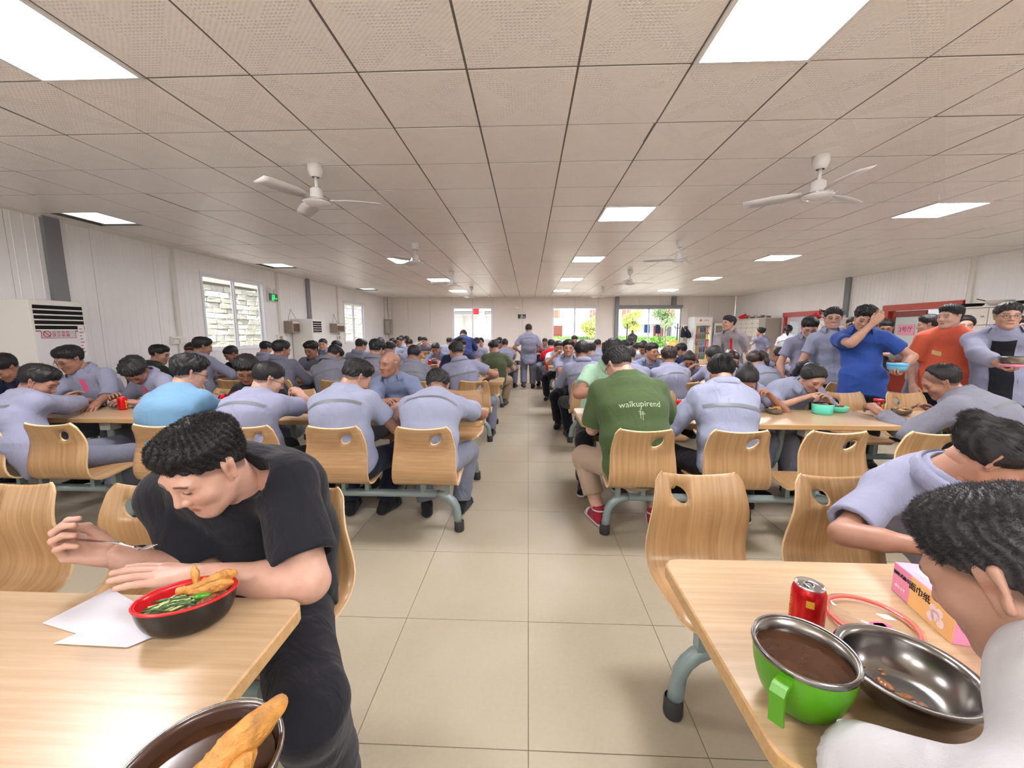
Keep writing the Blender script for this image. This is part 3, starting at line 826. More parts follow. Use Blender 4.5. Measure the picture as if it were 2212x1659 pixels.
def floor_mat():
    k = NT('beige_ceramic'); tc = k.n('ShaderNodeNewGeometry'); oi = k.n('ShaderNodeObjectInfo')
    nz = k.n('ShaderNodeTexNoise', Scale=1.3, Detail=4., Roughness=.5, Distortion=.4); k.l(tc.outputs['Position'], nz.inputs['Vector'])
    n2 = k.n('ShaderNodeTexNoise', Scale=60., Detail=2.); k.l(tc.outputs['Position'], n2.inputs['Vector'])
    f = k.math('ADD', k.math('MULTIPLY', nz.outputs[0], .8), k.math('MULTIPLY', n2.outputs[0], .2))
    k.l(k.ramp(f, [(.3, lin((158, 148, 127))), (.5, lin((166, 158, 137))), (.7, lin((172, 165, 146)))]), k.b.inputs['Base Color'])
    k.l(k.ramp(nz.outputs[0], [(.3, (.28,) * 3), (.7, (.32,) * 3)]), k.b.inputs['Roughness'])
    return k.m
M_FLOOR = floor_mat()
M_GROUT = mat('tile_joint', (112, 106, 92), .9)
M_WALL = mat('white_sandwich_panel', (238, 238, 238), .32, var=.04, vscale=1.2)
M_WALLB = mat('grey_beige_panel', (226, 219, 212), .5, var=.03, vscale=1.5)
M_COLUMN = mat('grey_steel_column', (128, 130, 134), .5)
M_TRIMW = mat('white_trim', (222, 220, 214), .45)
M_TBAR = mat('ceiling_runner', (104, 98, 92), .5, .1)
M_ALU = mat('white_window_frame', (226, 228, 234), .35)
M_REDF = mat('red_door_frame', (176, 62, 44), .3)
M_REDD = mat('red_brown_door', (126, 40, 24), .3, var=.18, vscale=3)
M_CEILB = mat('ceiling_void', (40, 40, 42), .9)
M_LAMP = emit('lamp_diffuser', (252, 247, 253), LAMP)

def struct(o): o['kind'] = 'structure'; return o

# floor
fl = struct(MB().box((XL - .1, YF, -.12), (XR + .1, YB + .1, -.004)).build('floor', M_GROUT))
cells = []
FX, FY, FP = .008, 2.39, .606
for i in range(-11, 15):
    for j in range(-11, 26):
        x0, y0 = FX + i * FP, FY + j * FP
        if x0 < XL - .3 or x0 + FP > XR + .35 or y0 < YF or y0 + FP > YB + .35: continue
        cx, cy = x0 + FP / 2, y0 + FP / 2
        vis = in_view(cx, cy, 0) and cy > .3
        pr = (abs(cx - .02) if cy < 12 else 5)           # the aisle shows, the floor under the tables hardly
        cells.append(((0 if vis else 100) + cy + (0 if abs(cx) < 1.3 else 3), cx, cy))
cells.sort()
me = MB().box((-FP / 2 + .0016, -FP / 2 + .0016, -.004), (FP / 2 - .0016, FP / 2 - .0016, 0), 0).build('floor_tile', M_FLOOR, fl); tme = me.data
me.location = (cells[0][1], cells[0][2], 0)
for _, x, y in cells[1:290]: inst('floor_tile', tme, fl, (x, y, random.uniform(-.0006, 0)))
b = MB()
for _, x, y in cells[290:]: b.box((x - FP / 2 + .0016, y - FP / 2 + .0016, -.004), (x + FP / 2 - .0016, y + FP / 2 - .0016, 0))
tag(b.build('floor_tiles_beyond', M_FLOOR, fl), kind='stuff')

# ceiling
ce = struct(MB().box((XL - .1, YF, ZC + .5), (XR + .1, YB + .1, ZC + .6)).build('ceiling', M_CEILB))
LAMPS = [(2, j) for j in (-1, 4, 9, 14, 19)] + [(8, j) for j in (-1, 4, 9, 14, 19)] + [(-4, j) for j in (-1, 9, 14, 19)] + [(i, j) for i in (2, 8, -4) for j in (-6, -9)]  # the last six are unseen, added behind the camera as fill light
HOLES = {(-9, 4), (-9, 10), (-9, 18)}
cells = []
for i in range(-10, 15):
    for j in range(-11, 24):
        x0, x1 = max(GX + i * GP, XL), min(GX + (i + 1) * GP, XR); y0, y1 = max(GY + j * GP, YF), min(GY + (j + 1) * GP, YB)
        if x1 - x0 < .05 or y1 - y0 < .05 or (i, j) in HOLES or (i, j) in LAMPS: continue
        full = x1 - x0 > GP - .01 and y1 - y0 > GP - .01
        d = dist_cam((x0 + x1) / 2, (y0 + y1) / 2, ZC) + (0 if in_view((x0 + x1) / 2, (y0 + y1) / 2 - .5) and (y0 + y1) / 2 > 1.4 else 100) + (0 if full else 8)
        cells.append((d, x0, x1, y0, y1, full))
cells.sort()
g = .0065
t0 = MB().box((-GP / 2 + g, -GP / 2 + g, 0), (GP / 2 - g, GP / 2 - g, .012)).build('ceiling_tile', M_CEIL, ce); tme = t0.data
n = 0; b = MB()
for d, x0, x1, y0, y1, full in cells:
    if full and n < 290:
        o = t0 if n == 0 else inst('ceiling_tile', tme, ce)
        o.location = ((x0 + x1) / 2, (y0 + y1) / 2, ZC + random.uniform(-.0015, .0015)); o.rotation_euler = (random.gauss(0, .0016), random.gauss(0, .0016), 0); n += 1
    else: b.box((x0 + g, y0 + g, ZC), (x1 - g, y1 - g, ZC + .012))
tag(b.build('ceiling_tiles_beyond', M_CEIL, ce), kind='stuff')
b = MB()
for i in range(-10, 16):
    x = GX + i * GP
    if XL < x < XR: b.box((x - .011, YF, ZC + .002), (x + .011, YB, ZC + .03))
for j in range(-11, 25):
    y = GY + j * GP
    if YF < y < YB: b.box((XL, y - .011, ZC + .0025), (XR, y + .011, ZC + .028))
b.build('ceiling_runner', M_TBAR, ce)
for k_, side in ((XL, 1), (XR, -1)):
    struct(MB().box((k_, YF, ZC - .02), (k_ + side * .03, YB, ZC + .0)).build('trim_1', M_TRIMW))
struct(MB().box((XL, YB - .03, ZC - .02), (XR, YB, ZC)).build('trim_2', M_TRIMW))

# walls of ribbed sandwich panels
def ribbed(u0, u1, z0, z1, ribs=True):
    """one panel in its own plane (u along the wall, depth +d towards the room)"""
    V = []; Q = []
    us = [u0 + .004]; ds = [0]
    if ribs:
        k = u0 + .06
        while k < u1 - .03:
            us += [k - .008, k - .003, k + .003, k + .008]; ds += [0, .004, .004, 0]; k += .118
    us.append(u1 - .004); ds.append(0)
    for u, d in zip(us, ds): V += [(u, d, z0), (u, d, z1)]
    for i in range(len(us) - 1): Q.append((2 * i, 2 * i + 2, 2 * i + 3, 2 * i + 1))
    n = len(V); V += [(u0 + .004, -.03, z0), (u0 + .004, -.03, z1), (u1 - .004, -.03, z0), (u1 - .004, -.03, z1)]
    Q += [(n, 0, 1, n + 1), (n - 2, n + 2, n + 3, n - 1)]
    return V, Q
def wall(name, axis, pos, inward, u0, u1, openings, m, ribs=True, width=.96):
    """backing slab cut round the openings + panels as parts"""
    b = MB()
    us = sorted({u0, u1} | {a for o in openings for a in o[:2]})
    def put(bb, a0, a1, z0, z1, d0, d1):
        if axis == 'x': bb.box((min(pos + inward * d0, pos + inward * d1), a0, z0), (max(pos + inward * d0, pos + inward * d1), a1, z1))
        else: bb.box((a0, min(pos + inward * d0, pos + inward * d1), z0), (a1, max(pos + inward * d0, pos + inward * d1), z1))
    spans = []
    for a, c in zip(us, us[1:]):
        op = [o for o in openings if o[0] <= a + 1e-6 and o[1] >= c - 1e-6]
        if not op: spans.append((a, c, 0, ZC + .1))
        for o in op:
            if o[2] > .02: spans.append((a, c, 0, o[2]))
            if o[3] < ZC: spans.append((a, c, o[3], ZC + .1))
    for a, c, z0, z1 in spans: put(b, a, c, z0, z1, -.12, -.03)
    root = struct(b.build(name, M_LINE))
    for a, c, z0, z1 in spans:
        n = max(1, round((c - a) / width)); st = (c - a) / n
        for q in range(n):
            V, Q = ribbed(a + q * st, a + (q + 1) * st, z0, z1, ribs)
            if axis == 'x': V = [(pos + inward * d, u, z) for u, d, z in V]
            else: V = [(u, pos + inward * d, z) for u, d, z in V]
            bb = MB(); bb.np(V, Q, False); bb.build('wall_panel', m, root)
    return root
LW = [(7.28, 9.05, 1.02, 2.53), (13.0, 14.68, 1.0, 2.44), (-2.6, -.9, 1.0, 2.5)]
RD = [(8.25, 9.95, 0, 2.0), (12.1, 13.7, 0, 2.0)]
BW = [(-3.25, -1.5, 1.02, 2.47), (1.0, 2.92, .99, 2.46), (3.73, 6.37, 0, 2.38)]
wall('wall_left', 'x', XL, 1, YF, YB, LW, M_WALL)
wall('wall_right', 'x', XR, -1, YF, YB, RD, M_WALL)
wall('wall_back', 'y', YB, -1, XL, XR, BW, M_WALLB, False, 1.0)
FW = [(-5.9, -.2, .25, 2.6), (.6, 3.6, 0, 2.5), (4.0, 8.4, .25, 2.6)]  # unseen front openings, made wide so daylight reaches walls and ceiling
wall('wall_front', 'y', YF, 1, XL, XR, FW, M_WALLB, False, 1.0)

# windows: frame, two sashes with panes
def window(idx, axis, pos, inward, u0, u1, z0, z1, mull=True):
    def bx(bb, a0, a1, zz0, zz1, d0, d1):
        if axis == 'x': bb.box((min(pos + inward * d0, pos + inward * d1), a0, zz0), (max(pos + inward * d0, pos + inward * d1), a1, zz1))
        else: bb.box((a0, min(pos + inward * d0, pos + inward * d1), zz0), (a1, max(pos + inward * d0, pos + inward * d1), zz1))
    b = MB(); f = .045
    bx(b, u0, u1, z0, z0 + f, -.1, .012); bx(b, u0, u1, z1 - f, z1, -.1, .012); bx(b, u0, u0 + f, z0 + f, z1 - f, -.1, .012); bx(b, u1 - f, u1, z0 + f, z1 - f, -.1, .012)
    root = struct(b.build('window_%d' % idx, M_ALU))
    um = (u0 + u1) / 2
    for k, (a, c, d) in enumerate(((u0 + f, um + .03, -.045), (um - .03, u1 - f, -.075))):
        s = .04; b = MB()
        bx(b, a, c, z0 + f, z0 + f + s, d - .012, d + .012); bx(b, a, c, z1 - f - s, z1 - f, d - .012, d + .012)
        bx(b, a, a + s, z0 + f + s, z1 - f - s, d - .012, d + .012); bx(b, c - s, c, z0 + f + s, z1 - f - s, d - .012, d + .012)
        sash = b.build('window_sash', M_ALU, root)
        b = MB(); bx(b, a + s, c - s, z0 + f + s, z1 - f - s, d - .002, d + .002); b.build('window_pane', M_GLASS, sash)
    b = MB(); bx(b, um + .1 + (u1 - um) * .6, um + .13 + (u1 - um) * .6, (z0 + z1) / 2 - .05, (z0 + z1) / 2 + .05, -.05, -.03); b.build('window_latch', M_PLASTIC_W, root)
    return root
window(1, 'x', XL, 1, *LW[0]); window(2, 'x', XL, 1, *LW[1]); window(3, 'y', YB, -1, *BW[0]); window(4, 'y', YB, -1, *BW[1])
window(5, 'x', XL, 1, *LW[2]); window(6, 'y', YF, 1, *FW[0]); window(7, 'y', YF, 1, *FW[2])  # the front pair glazes the unseen openings added for daylight
# glazed entrance in the back wall: steel portal, fixed panes
b = MB(); b.box((3.62, YB - .16, 0), (3.76, YB - .0, ZC)); b.box((5.93, YB - .16, 2.46), (6.1, YB, ZC)); b.box((3.76, YB - .14, 2.38), (6.37, YB, 2.50))
dr = struct(b.build('door_1', M_COLUMN))
for a, c in ((3.78, 5.05), (5.05, 6.35)):
    b = MB()
    b.box((a, YB + .04, .0), (a + .02, YB + .08, 2.38)); b.box((c - .02, YB + .04, 0), (c, YB + .08, 2.38)); b.box((a, YB + .04, 2.34), (c, YB + .08, 2.38)); b.box((a, YB + .04, 0), (c, YB + .08, .05))
    lf = b.build('door_leaf', M_ALU, dr); MB().box((a + .02, YB + .055, .05), (c - .02, YB + .065, 2.34)).build('door_pane', M_GLASS, lf)
# unseen doorway behind the camera, added with the front glazing for daylight
b = MB(); b.box((.6, YF - .1, 0), (.68, YF + .05, 2.5)); b.box((3.52, YF - .1, 0), (3.6, YF + .05, 2.5)); b.box((.68, YF - .1, 2.42), (3.52, YF + .05, 2.5)); struct(b.build('door_4', M_ALU))

# red kitchen doors in the right wall
def kitchen_door(n, y0, y1, leaves):
    b = MB(); d = .11
    b.box((XR - .06, y0, 0), (XR + .12, y0 + d, 2.0)); b.box((XR - .06, y1 - d, 0), (XR + .12, y1, 2.0)); b.box((XR - .08, y0 - .03, 2.0 - d), (XR + .12, y1 + .03, 2.03))
    root = struct(b.build('door_%d' % n, M_REDF))
    for (a, c, m, gm) in leaves:
        b = MB(); s = .13
        b.box((XR, a, .02), (XR + .045, a + s, 1.88)); b.box((XR, c - s, .02), (XR + .045, c, 1.88)); b.box((XR, a + s, 1.88 - s), (XR + .045, c - s, 1.88)); b.box((XR, a + s, .02), (XR + .045, c - s, .82))
        b.box((XR + .008, a + s + .08, .14), (XR - .008, c - s - .08, .70))
        lf = b.build('door_leaf', m, root)
        MB().box((XR + .018, a + s, .82), (XR + .026, c - s, 1.88 - s)).build('door_pane', gm, lf)
        MB().box((XR - .05, a + .05, .95), (XR, a + .07, 1.1)).build('door_handle', M_STEELD, lf)
    return root
M_FROST = mat('frosted_glass', (196, 208, 206), .25)
d3 = kitchen_door(2, 8.25, 9.95, [(9.0, 9.84, M_REDD, M_FROST)])
M_LEAFW = mat('pale_violet_leaf', (206, 196, 210), .35)
d4 = kitchen_door(3, 12.1, 13.7, [(12.21, 12.9, M_LEAFW, M_GLASS), (12.9, 13.59, M_LEAFW, M_GLASS)])
# serving passage beyond the red doors
KX = 11.2
b = MB(); b.box((KX, 6.0, 0), (KX + .1, 16, 2.7)); b.box((XR + .13, 6.0, 0), (KX, 6.1, 2.7)); b.box((XR + .13, 15.9, 0), (KX, 16, 2.7)); b.box((XR + .13, 6, 2.7), (KX + .1, 16, 2.8)); b.box((XR + .13, 6, -.1), (KX, 16, 0))
struct(b.build('wall_kitchen', mat('kitchen_wall', (206, 214, 212), .5)))
for yy in (9.0, 12.9):
    o = MB().box((9.6, yy - .3, 2.66), (10.2, yy + .3, 2.69)).build('kitchen_lamp', M_LAMP); tag(o, 'lit square ceiling lamp in the passage behind the ' + ('nearer red door' if yy < 10 else 'farther red door'), 'lamp')
o = MB().box((KX - .03, 12.2, 1.0), (KX - .004, 13.6, 1.6)).build('kitchen_banner', mat('orange_banner', (226, 150, 90), .6)); tag(o, 'orange and yellow banner on kitchen wall seen through far red door', 'banner')

# columns, conduits, sockets on the walls
def column(n, x0, x1, y0, y1, m, z0=0): struct(MB().box((x0, y0, z0), (x1, y1, ZC)).build('trim_%d' % n, m))
column(3, XL, XL + .05, 4.90, 5.08, M_COLUMN); column(4, XL, XL + .05, 10.8, 10.96, M_COLUMN)
column(5, XL, XL + .04, 6.66, 6.74, M_TRIMW); column(6, XL, XL + .04, 9.5, 9.58, M_TRIMW); column(7, XL, XL + .04, 12.55, 12.63, M_TRIMW)
column(8, XR - .06, XR, 11.08, 11.24, M_COLUMN, 0); column(9, XR - .05, XR, 8.12, 8.2, M_TRIMW)
column(10, XL + .02, XL + .12, YB - .28, YB - .18, M_TRIMW); column(11, XL + .16, XL + .24, YB - .2, YB - .12, M_TRIMW)
column(12, -.47, -.43, YB - .03, YB, M_TRIMW); column(13, 6.62, 6.68, YB - .04, YB, M_TRIMW)
for k_, (a, c) in enumerate(((XL, 3.6), (6.4, XR))): struct(MB().box((a, YB - .03, 0), (c, YB, .18)).build('baseboard_%s' % ('back', 'backright')[k_], mat('dark_skirting', (92, 80, 76), .6)))
def wallbox(name, lo, hi, m, label, cat, screen=None, bev=.006):
    o = MB().box(lo, hi, bev).build(name, m); tag(o, label, cat); return o
o = wallbox('power_socket', (XL, 6.52, 1.20), (XL + .04, 6.80, 1.29), M_PLASTIC_W, 'white double power socket on left wall beside the white trim nearest camera', 'socket')
for q in range(2): MB().box((XL + .04, 6.54 + q * .13, 1.205), (XL + .046, 6.65 + q * .13, 1.285), .003).build('socket_plate', M_PLASTIC_W, o)
MB().box((XL, 6.52, 1.30), (XL + .045, 6.8, 1.335), .004).build('switch_cover', M_PLASTIC_W, o)
o = wallbox('power_socket', (XL, 9.38, 1.19), (XL + .05, 9.62, 1.34), M_PLASTIC_W, 'white socket box on left wall between near window and box speaker', 'socket')
MB().box((XL + .05, 9.44, 1.22), (XL + .055, 9.56, 1.31)).build('socket_plate', M_PLASTIC_G, o)
o = wallbox('power_socket', (XL, 12.42, 1.16), (XL + .05, 12.6, 1.30), M_PLASTIC_W, 'white socket box low on left wall under the smaller far box speaker', 'socket')
MB().box((XL + .05, 12.46, 1.19), (XL + .055, 12.56, 1.27)).build('socket_plate', M_PLASTIC_G, o)
for y0, z0, wd, ht, lb in ((9.72, 1.38, .62, .30, 'nearer grey box speaker hanging by wire on left wall beside tall air conditioner'), (12.02, 1.40, .52, .26, 'farther grey box speaker hanging by wire on left wall past tall air conditioner')):
    o = empty('box_speaker', (XL, y0, z0)); tag(o, lb, 'speaker', 'box speakers on the left wall')
    MB().box((.0, 0, 0), (.22, wd, ht), .01).build('cabinet', mat('grey_wood_case', (150, 138, 124), .6), o)
    MB().box((.22, .05, .04), (.226, wd - .05, ht - .07)).build('grille', mat('brown_grille', (112, 92, 76), .9, bump=.6, bscale=120), o)
    MB().box((.22, .02, ht - .06), (.225, wd - .02, ht - .01)).build('face_strip', M_PLASTIC_W, o)
    MB().tube([(.05, .1, ht), (.01, wd / 2, ht + .3), (.05, wd - .1, ht)], .004, 5).build('hanging_wire', M_DARK, o)

# lighted exit signs with twin lamps
def exit_sign(loc, rz, m, label, arrowtext):
    o = empty('exit_sign', loc, rz); tag(o, label, 'sign')
    MB().box((-.18, -.03, -.1), (.18, 0, .1), .006).build('sign_case', M_PLASTIC_W, o)
    MB().box((-.165, -.034, -.085), (.165, -.03, .085)).build('sign_face', mat('sign_black', (20, 24, 22), .3), o)
    b = MB(); b.box((-.05, -.037, -.01), (.05, -.035, .0)); b.box((-.05, -.037, .05), (.05, -.035, .06)); b.box((-.05, -.037, 0), (-.04, -.035, .05)); b.box((.04, -.037, 0), (.05, -.035, .05))
    b.box((-.012, -.037, .01), (.012, -.035, .038)); b.np([(-.06, -.036, -.035), (.10, -.036, -.035), (.10, -.036, -.02), (-.06, -.036, -.02), (.10, -.036, -.05), (.145, -.036, -.027), (.10, -.036, -.005)], [(0, 1, 2, 3), (4, 5, 6)], False)
    b.build('running_symbol', m, o)
    text('lettering', 'EXIT', .05, m, o, (-.02, -.036, -.062))
    for s in (-1, 1):
        b = MB(); b.lathe([(.0, .06), (.04, .055), (.055, .02), (.055, -.0)], 16); b.xf(Matrix.Translation((s * .11, -.03, .15)) @ Matrix.Rotation(PI / 2 + .2, 4, 'X') @ Matrix.Rotation(PI, 4, 'X')); b.build('lamp_head', M_PLASTIC_W, o)
    return o
exit_sign((XL + .01, 9.33, 2.22), PI / 2, M_GREENLED, 'green lit exit sign with twin round lamps on left wall beside window', '')
exit_sign((-.27, YB - .01, 2.05), 0, mat('sign_white', (214, 226, 220), .4), 'dark exit sign with twin lamps on back wall above the walking man', '')
wallbox('junction_box', (-.55, YB - .07, 2.34), (-.38, YB, 2.46), M_PLASTIC_W, 'small white junction box on back wall above the dark exit sign', 'box')
o = wallbox('distribution_box', (XL + .02, YB - .4, 1.30), (XL + .28, YB - .12, 1.93), M_PLASTIC_G, 'grey electrical cabinet in the far left corner under the white pipes', 'cabinet')
MB().box((XL + .06, YB - .42, 1.36), (XL + .24, YB - .4, 1.87)).build('cabinet_door', mat('grey_cabinet_door', (176, 170, 158), .5), o)
o = wallbox('wall_meter', (6.44, YB - .12, 1.43), (6.86, YB - .02, 1.70), M_PLASTIC_W, 'small white wall box with dark display right of the entrance', 'meter')
MB().box((6.47, YB - .125, 1.5), (6.78, YB - .12, 1.64)).build('display', mat('dark_display', (70, 74, 72), .3), o)

# ---------------------------------------------------------------- ceiling lamps and fans
LNAMES = {2: 'middle', 8: 'right', -4: 'left'}
ORD = {-1: 'nearest', 4: 'second', 9: 'third', 14: 'fourth', 19: 'fifth', -6: 'first unseen', -9: 'second unseen'}
fr = MB(); h2 = GP / 2 - .004
for a in ((-h2, -h2, h2, -h2 + .022), (-h2, h2 - .022, h2, h2), (-h2, -h2, -h2 + .022, h2), (h2 - .022, -h2, h2, h2)): fr.box((a[0], a[1], -.012), (a[2], a[3], .03))
fro = fr.build('lamp_frame', M_WHITE); dfo = MB().box((-h2 + .022, -h2 + .022, -.004), (h2 - .022, h2 - .022, .02)).build('diffuser', M_LAMP)
first = True
for i, j in LAMPS:
    e = empty('ceiling_lamp', (GX + (i + .5) * GP, GY + (j + .5) * GP, ZC))
    vis = j >= -1
    tag(e, ('lit square ceiling panel lamp, %s from the camera in the %s lamp row' % (ORD[j], LNAMES[i])) if vis else 'lit square ceiling panel lamp added behind the camera as fill light, %s in the %s row' % (ORD[j], LNAMES[i]), 'lamp', 'square panel lamps in the ceiling')
    if first: fro.parent = e; dfo.parent = e; first = False
    else: inst('lamp_frame', fro.data, e); inst('diffuser', dfo.data, e)

def make_fan(loc, ang, label):
    e = empty('ceiling_fan', loc); tag(e, label, 'fan', 'ceiling fans')
    MB().lathe([(.062, 0), (.062, -.05), (.045, -.10), (.03, -.105)], 18).build('canopy', M_WHITE, e)
    MB().tube([(0, 0, -.1), (0, 0, -.235)], .014, 10).build('downrod', M_WHITE, e)
    MB().lathe([(.03, -.19), (.052, -.205), (.055, -.275), (.07, -.29), (.115, -.298), (.118, -.31), (.10, -.325), (.05, -.34), (0.001, -.345)], 28).build('motor', M_WHITE, e)
    b = MB(); b.tube([(.117 * math.cos(a), .117 * math.sin(a), -.306) for a in np.linspace(0, 2 * PI, 28, False)], .006, 6, True); b.build('chrome_ring', M_CHROME, e)
    for k in range(3):
        a = ang + k * 2 * PI / 3
        V = []; Q = []; n = 7
        for i in range(n):
            t = i / (n - 1); r = .11 + .43 * t; wd = (.025 + .05 * min(1, t * 3)) * (1 - .25 * t ** 4)
            for s in (-1, 1): V.append((r, s * wd, -.288 + s * .014 - .01 * t)); 
        for i in range(n): 
            for s in (0, 1): x, y, z = V[i * 2 + s]; V.append((x, y, z + .004))
        for i in range(n - 1):
            Q += [(2 * i, 2 * i + 2, 2 * i + 3, 2 * i + 1), (2 * n + 2 * i, 2 * n + 2 * i + 1, 2 * n + 2 * i + 3, 2 * n + 2 * i + 2), (2 * i, 2 * n + 2 * i, 2 * n + 2 * i + 2, 2 * i + 2), (2 * i + 1, 2 * i + 3, 2 * n + 2 * i + 3, 2 * n + 2 * i + 1)]
        Q += [(2 * n - 2, 4 * n - 2, 4 * n - 1, 2 * n - 1), (0, 1, 2 * n + 1, 2 * n)]
        MB().np(V, Q).build('blade', M_WHITE, e).rotation_euler = (0, 0, a)
    return e
FO = ['nearest', 'second', 'third', 'farthest']
for q, (y, al, ar) in enumerate(((3.57, .2, .45), (6.62, .1, .9), (9.72, 1.4, .05), (13.1, .0, .0))):
    for x, a, nm in ((-1.85, al, 'left'), (2.40, ar, 'right')):
        make_fan((x, y, ZC), a, 'white three-bladed ceiling fan, %s from the camera in the %s fan row' % (FO[q], nm))
# ---------------------------------------------------------------- canteen tables with fixed seats (one welded unit each)
def shell_mesh(m):
    prof = [(.385, .420), (.395, .434), (.42, .443), (.47, .446), (.53, .441), (.60, .432), (.66, .426), (.705, .429), (.742, .442), (.768, .466), (.783, .500), (.787, .54), (.783, .58), (.776, .62), (.770, .655),
            (.768, .69), (.772, .720), (.779, .745), (.788, .770), (.798, .795), (.808, .818), (.813, .832)]
    prof = [V3(0, *p) for p in prof]
    nv = len(prof); nu = 15; t = .011
    wd = lambda i: np.interp(i, [0, 2, 6, 10, 14, 18, nv - 1], [.165, .195, .205, .208, .200, .182, .170])
    P = np.zeros((nv, nu, 3)); N_ = np.zeros((nv, nu, 3))
    for i in range(nv):
        a = prof[max(0, i - 1)]; c = prof[min(nv - 1, i + 1)]; tg = nrm(c - a); nn = V3(0, -tg[2], tg[1])    # towards the sitter / up
        bk = np.clip((i - 9) / 6, 0, 1)
        for j in range(nu):
            u = -1 + 2 * j / (nu - 1); hw = wd(i)
            if i >= nv - 2 and abs(u) > .9: hw -= .010 * (i - nv + 3)
            if i <= 1 and abs(u) > .9: hw -= .012 * (2 - i)
            p = prof[i] + V3(u * hw, 0, 0) + nn * (.016 * bk * u * u)
            if i >= nv - 3: p = p - tg * (.014 * (1 - u * u)) * (i - nv + 4) / 3
            P[i, j] = p; N_[i, j] = nn
    # oval hand hole high on one side of the back
    i0, i1, j0, j1 = 15, 20, 2, 6
    ring = [(i0, j) for j in range(j0, j1)] + [(i, j1) for i in range(i0, i1)] + [(i1, j) for j in range(j1, j0, -1)] + [(i, j0) for i in range(i1, i0, -1)]
    c = P[(i0 + i1) // 2, (j0 + j1) // 2]; tg = nrm(P[i1, 4] - P[i0, 4]); sx = V3(1, 0, 0)
    V = P.reshape(-1, 3); Nn = N_.reshape(-1, 3); Q = []
    for i in range(nv - 1):
        for j in range(nu - 1):
            if i0 <= i < i1 and j0 <= j < j1: continue
            Q.append((i * nu + j, i * nu + j + 1, (i + 1) * nu + j + 1, (i + 1) * nu + j))
    hv = []; ca, sa = math.cos(-.75), math.sin(-.75)
    for (i, j) in ring:
        d = P[i, j] - c; a = math.atan2(d @ tg, d @ sx) + .75
        x, y = .045 * math.cos(a), .026 * math.sin(a)
        hv.append(c + sx * (x * ca - y * sa) + tg * (x * sa + y * ca))
    base = len(V); V = np.concatenate([V, np.array(hv)]); Nn = np.concatenate([Nn, np.tile(N_[18, 4], (len(hv), 1))])
    m_ = len(ring)
    for k in range(m_):
        a, b = ring[k], ring[(k + 1) % m_]
        Q.append((a[0] * nu + a[1], b[0] * nu + b[1], base + (k + 1) % m_, base + k))
    nV = len(V); V2 = np.concatenate([V + Nn * t / 2, V - Nn * t / 2])
    Q2 = [q for q in Q] + [tuple(nV + i for i in q[::-1]) for q in Q]
    border = [i for i in range(nu)] + [i * nu + nu - 1 for i in range(1, nv)] + [(nv - 1) * nu + j for j in range(nu - 2, -1, -1)] + [i * nu for i in range(nv - 2, 0, -1)]
    loopsets = [border, [base + k for k in range(m_)]]
    b = MB(); b.np(V2, Q2)
    b.slot(1); b.bm.verts.ensure_lookup_table()
    for L in loopsets:
        for k in range(len(L)):
            a, c2 = L[k], L[(k + 1) % len(L)]
            try: f = b.bm.faces.new([b.bm.verts[i] for i in (a, c2, nV + c2, nV + a)]); f.smooth = False
            except ValueError: pass
    b._mat()
    return b.build('seat_shell', [m, mat('ply_edge', (222, 192, 146), .5)])
_sh = shell_mesh(M_SHELL); SHELL = _sh.data; bpy.data.objects.remove(_sh)
SHELLX = SHELL.copy(); SHELLX.materials[0] = M_SHELL_X

def arc(c, r, a0, a1, n, plane):
    return [tuple(c[i] + r * (math.cos(a) * plane[0][i] + math.sin(a) * plane[1][i]) for i in range(3)) for a in np.linspace(a0, a1, n)]

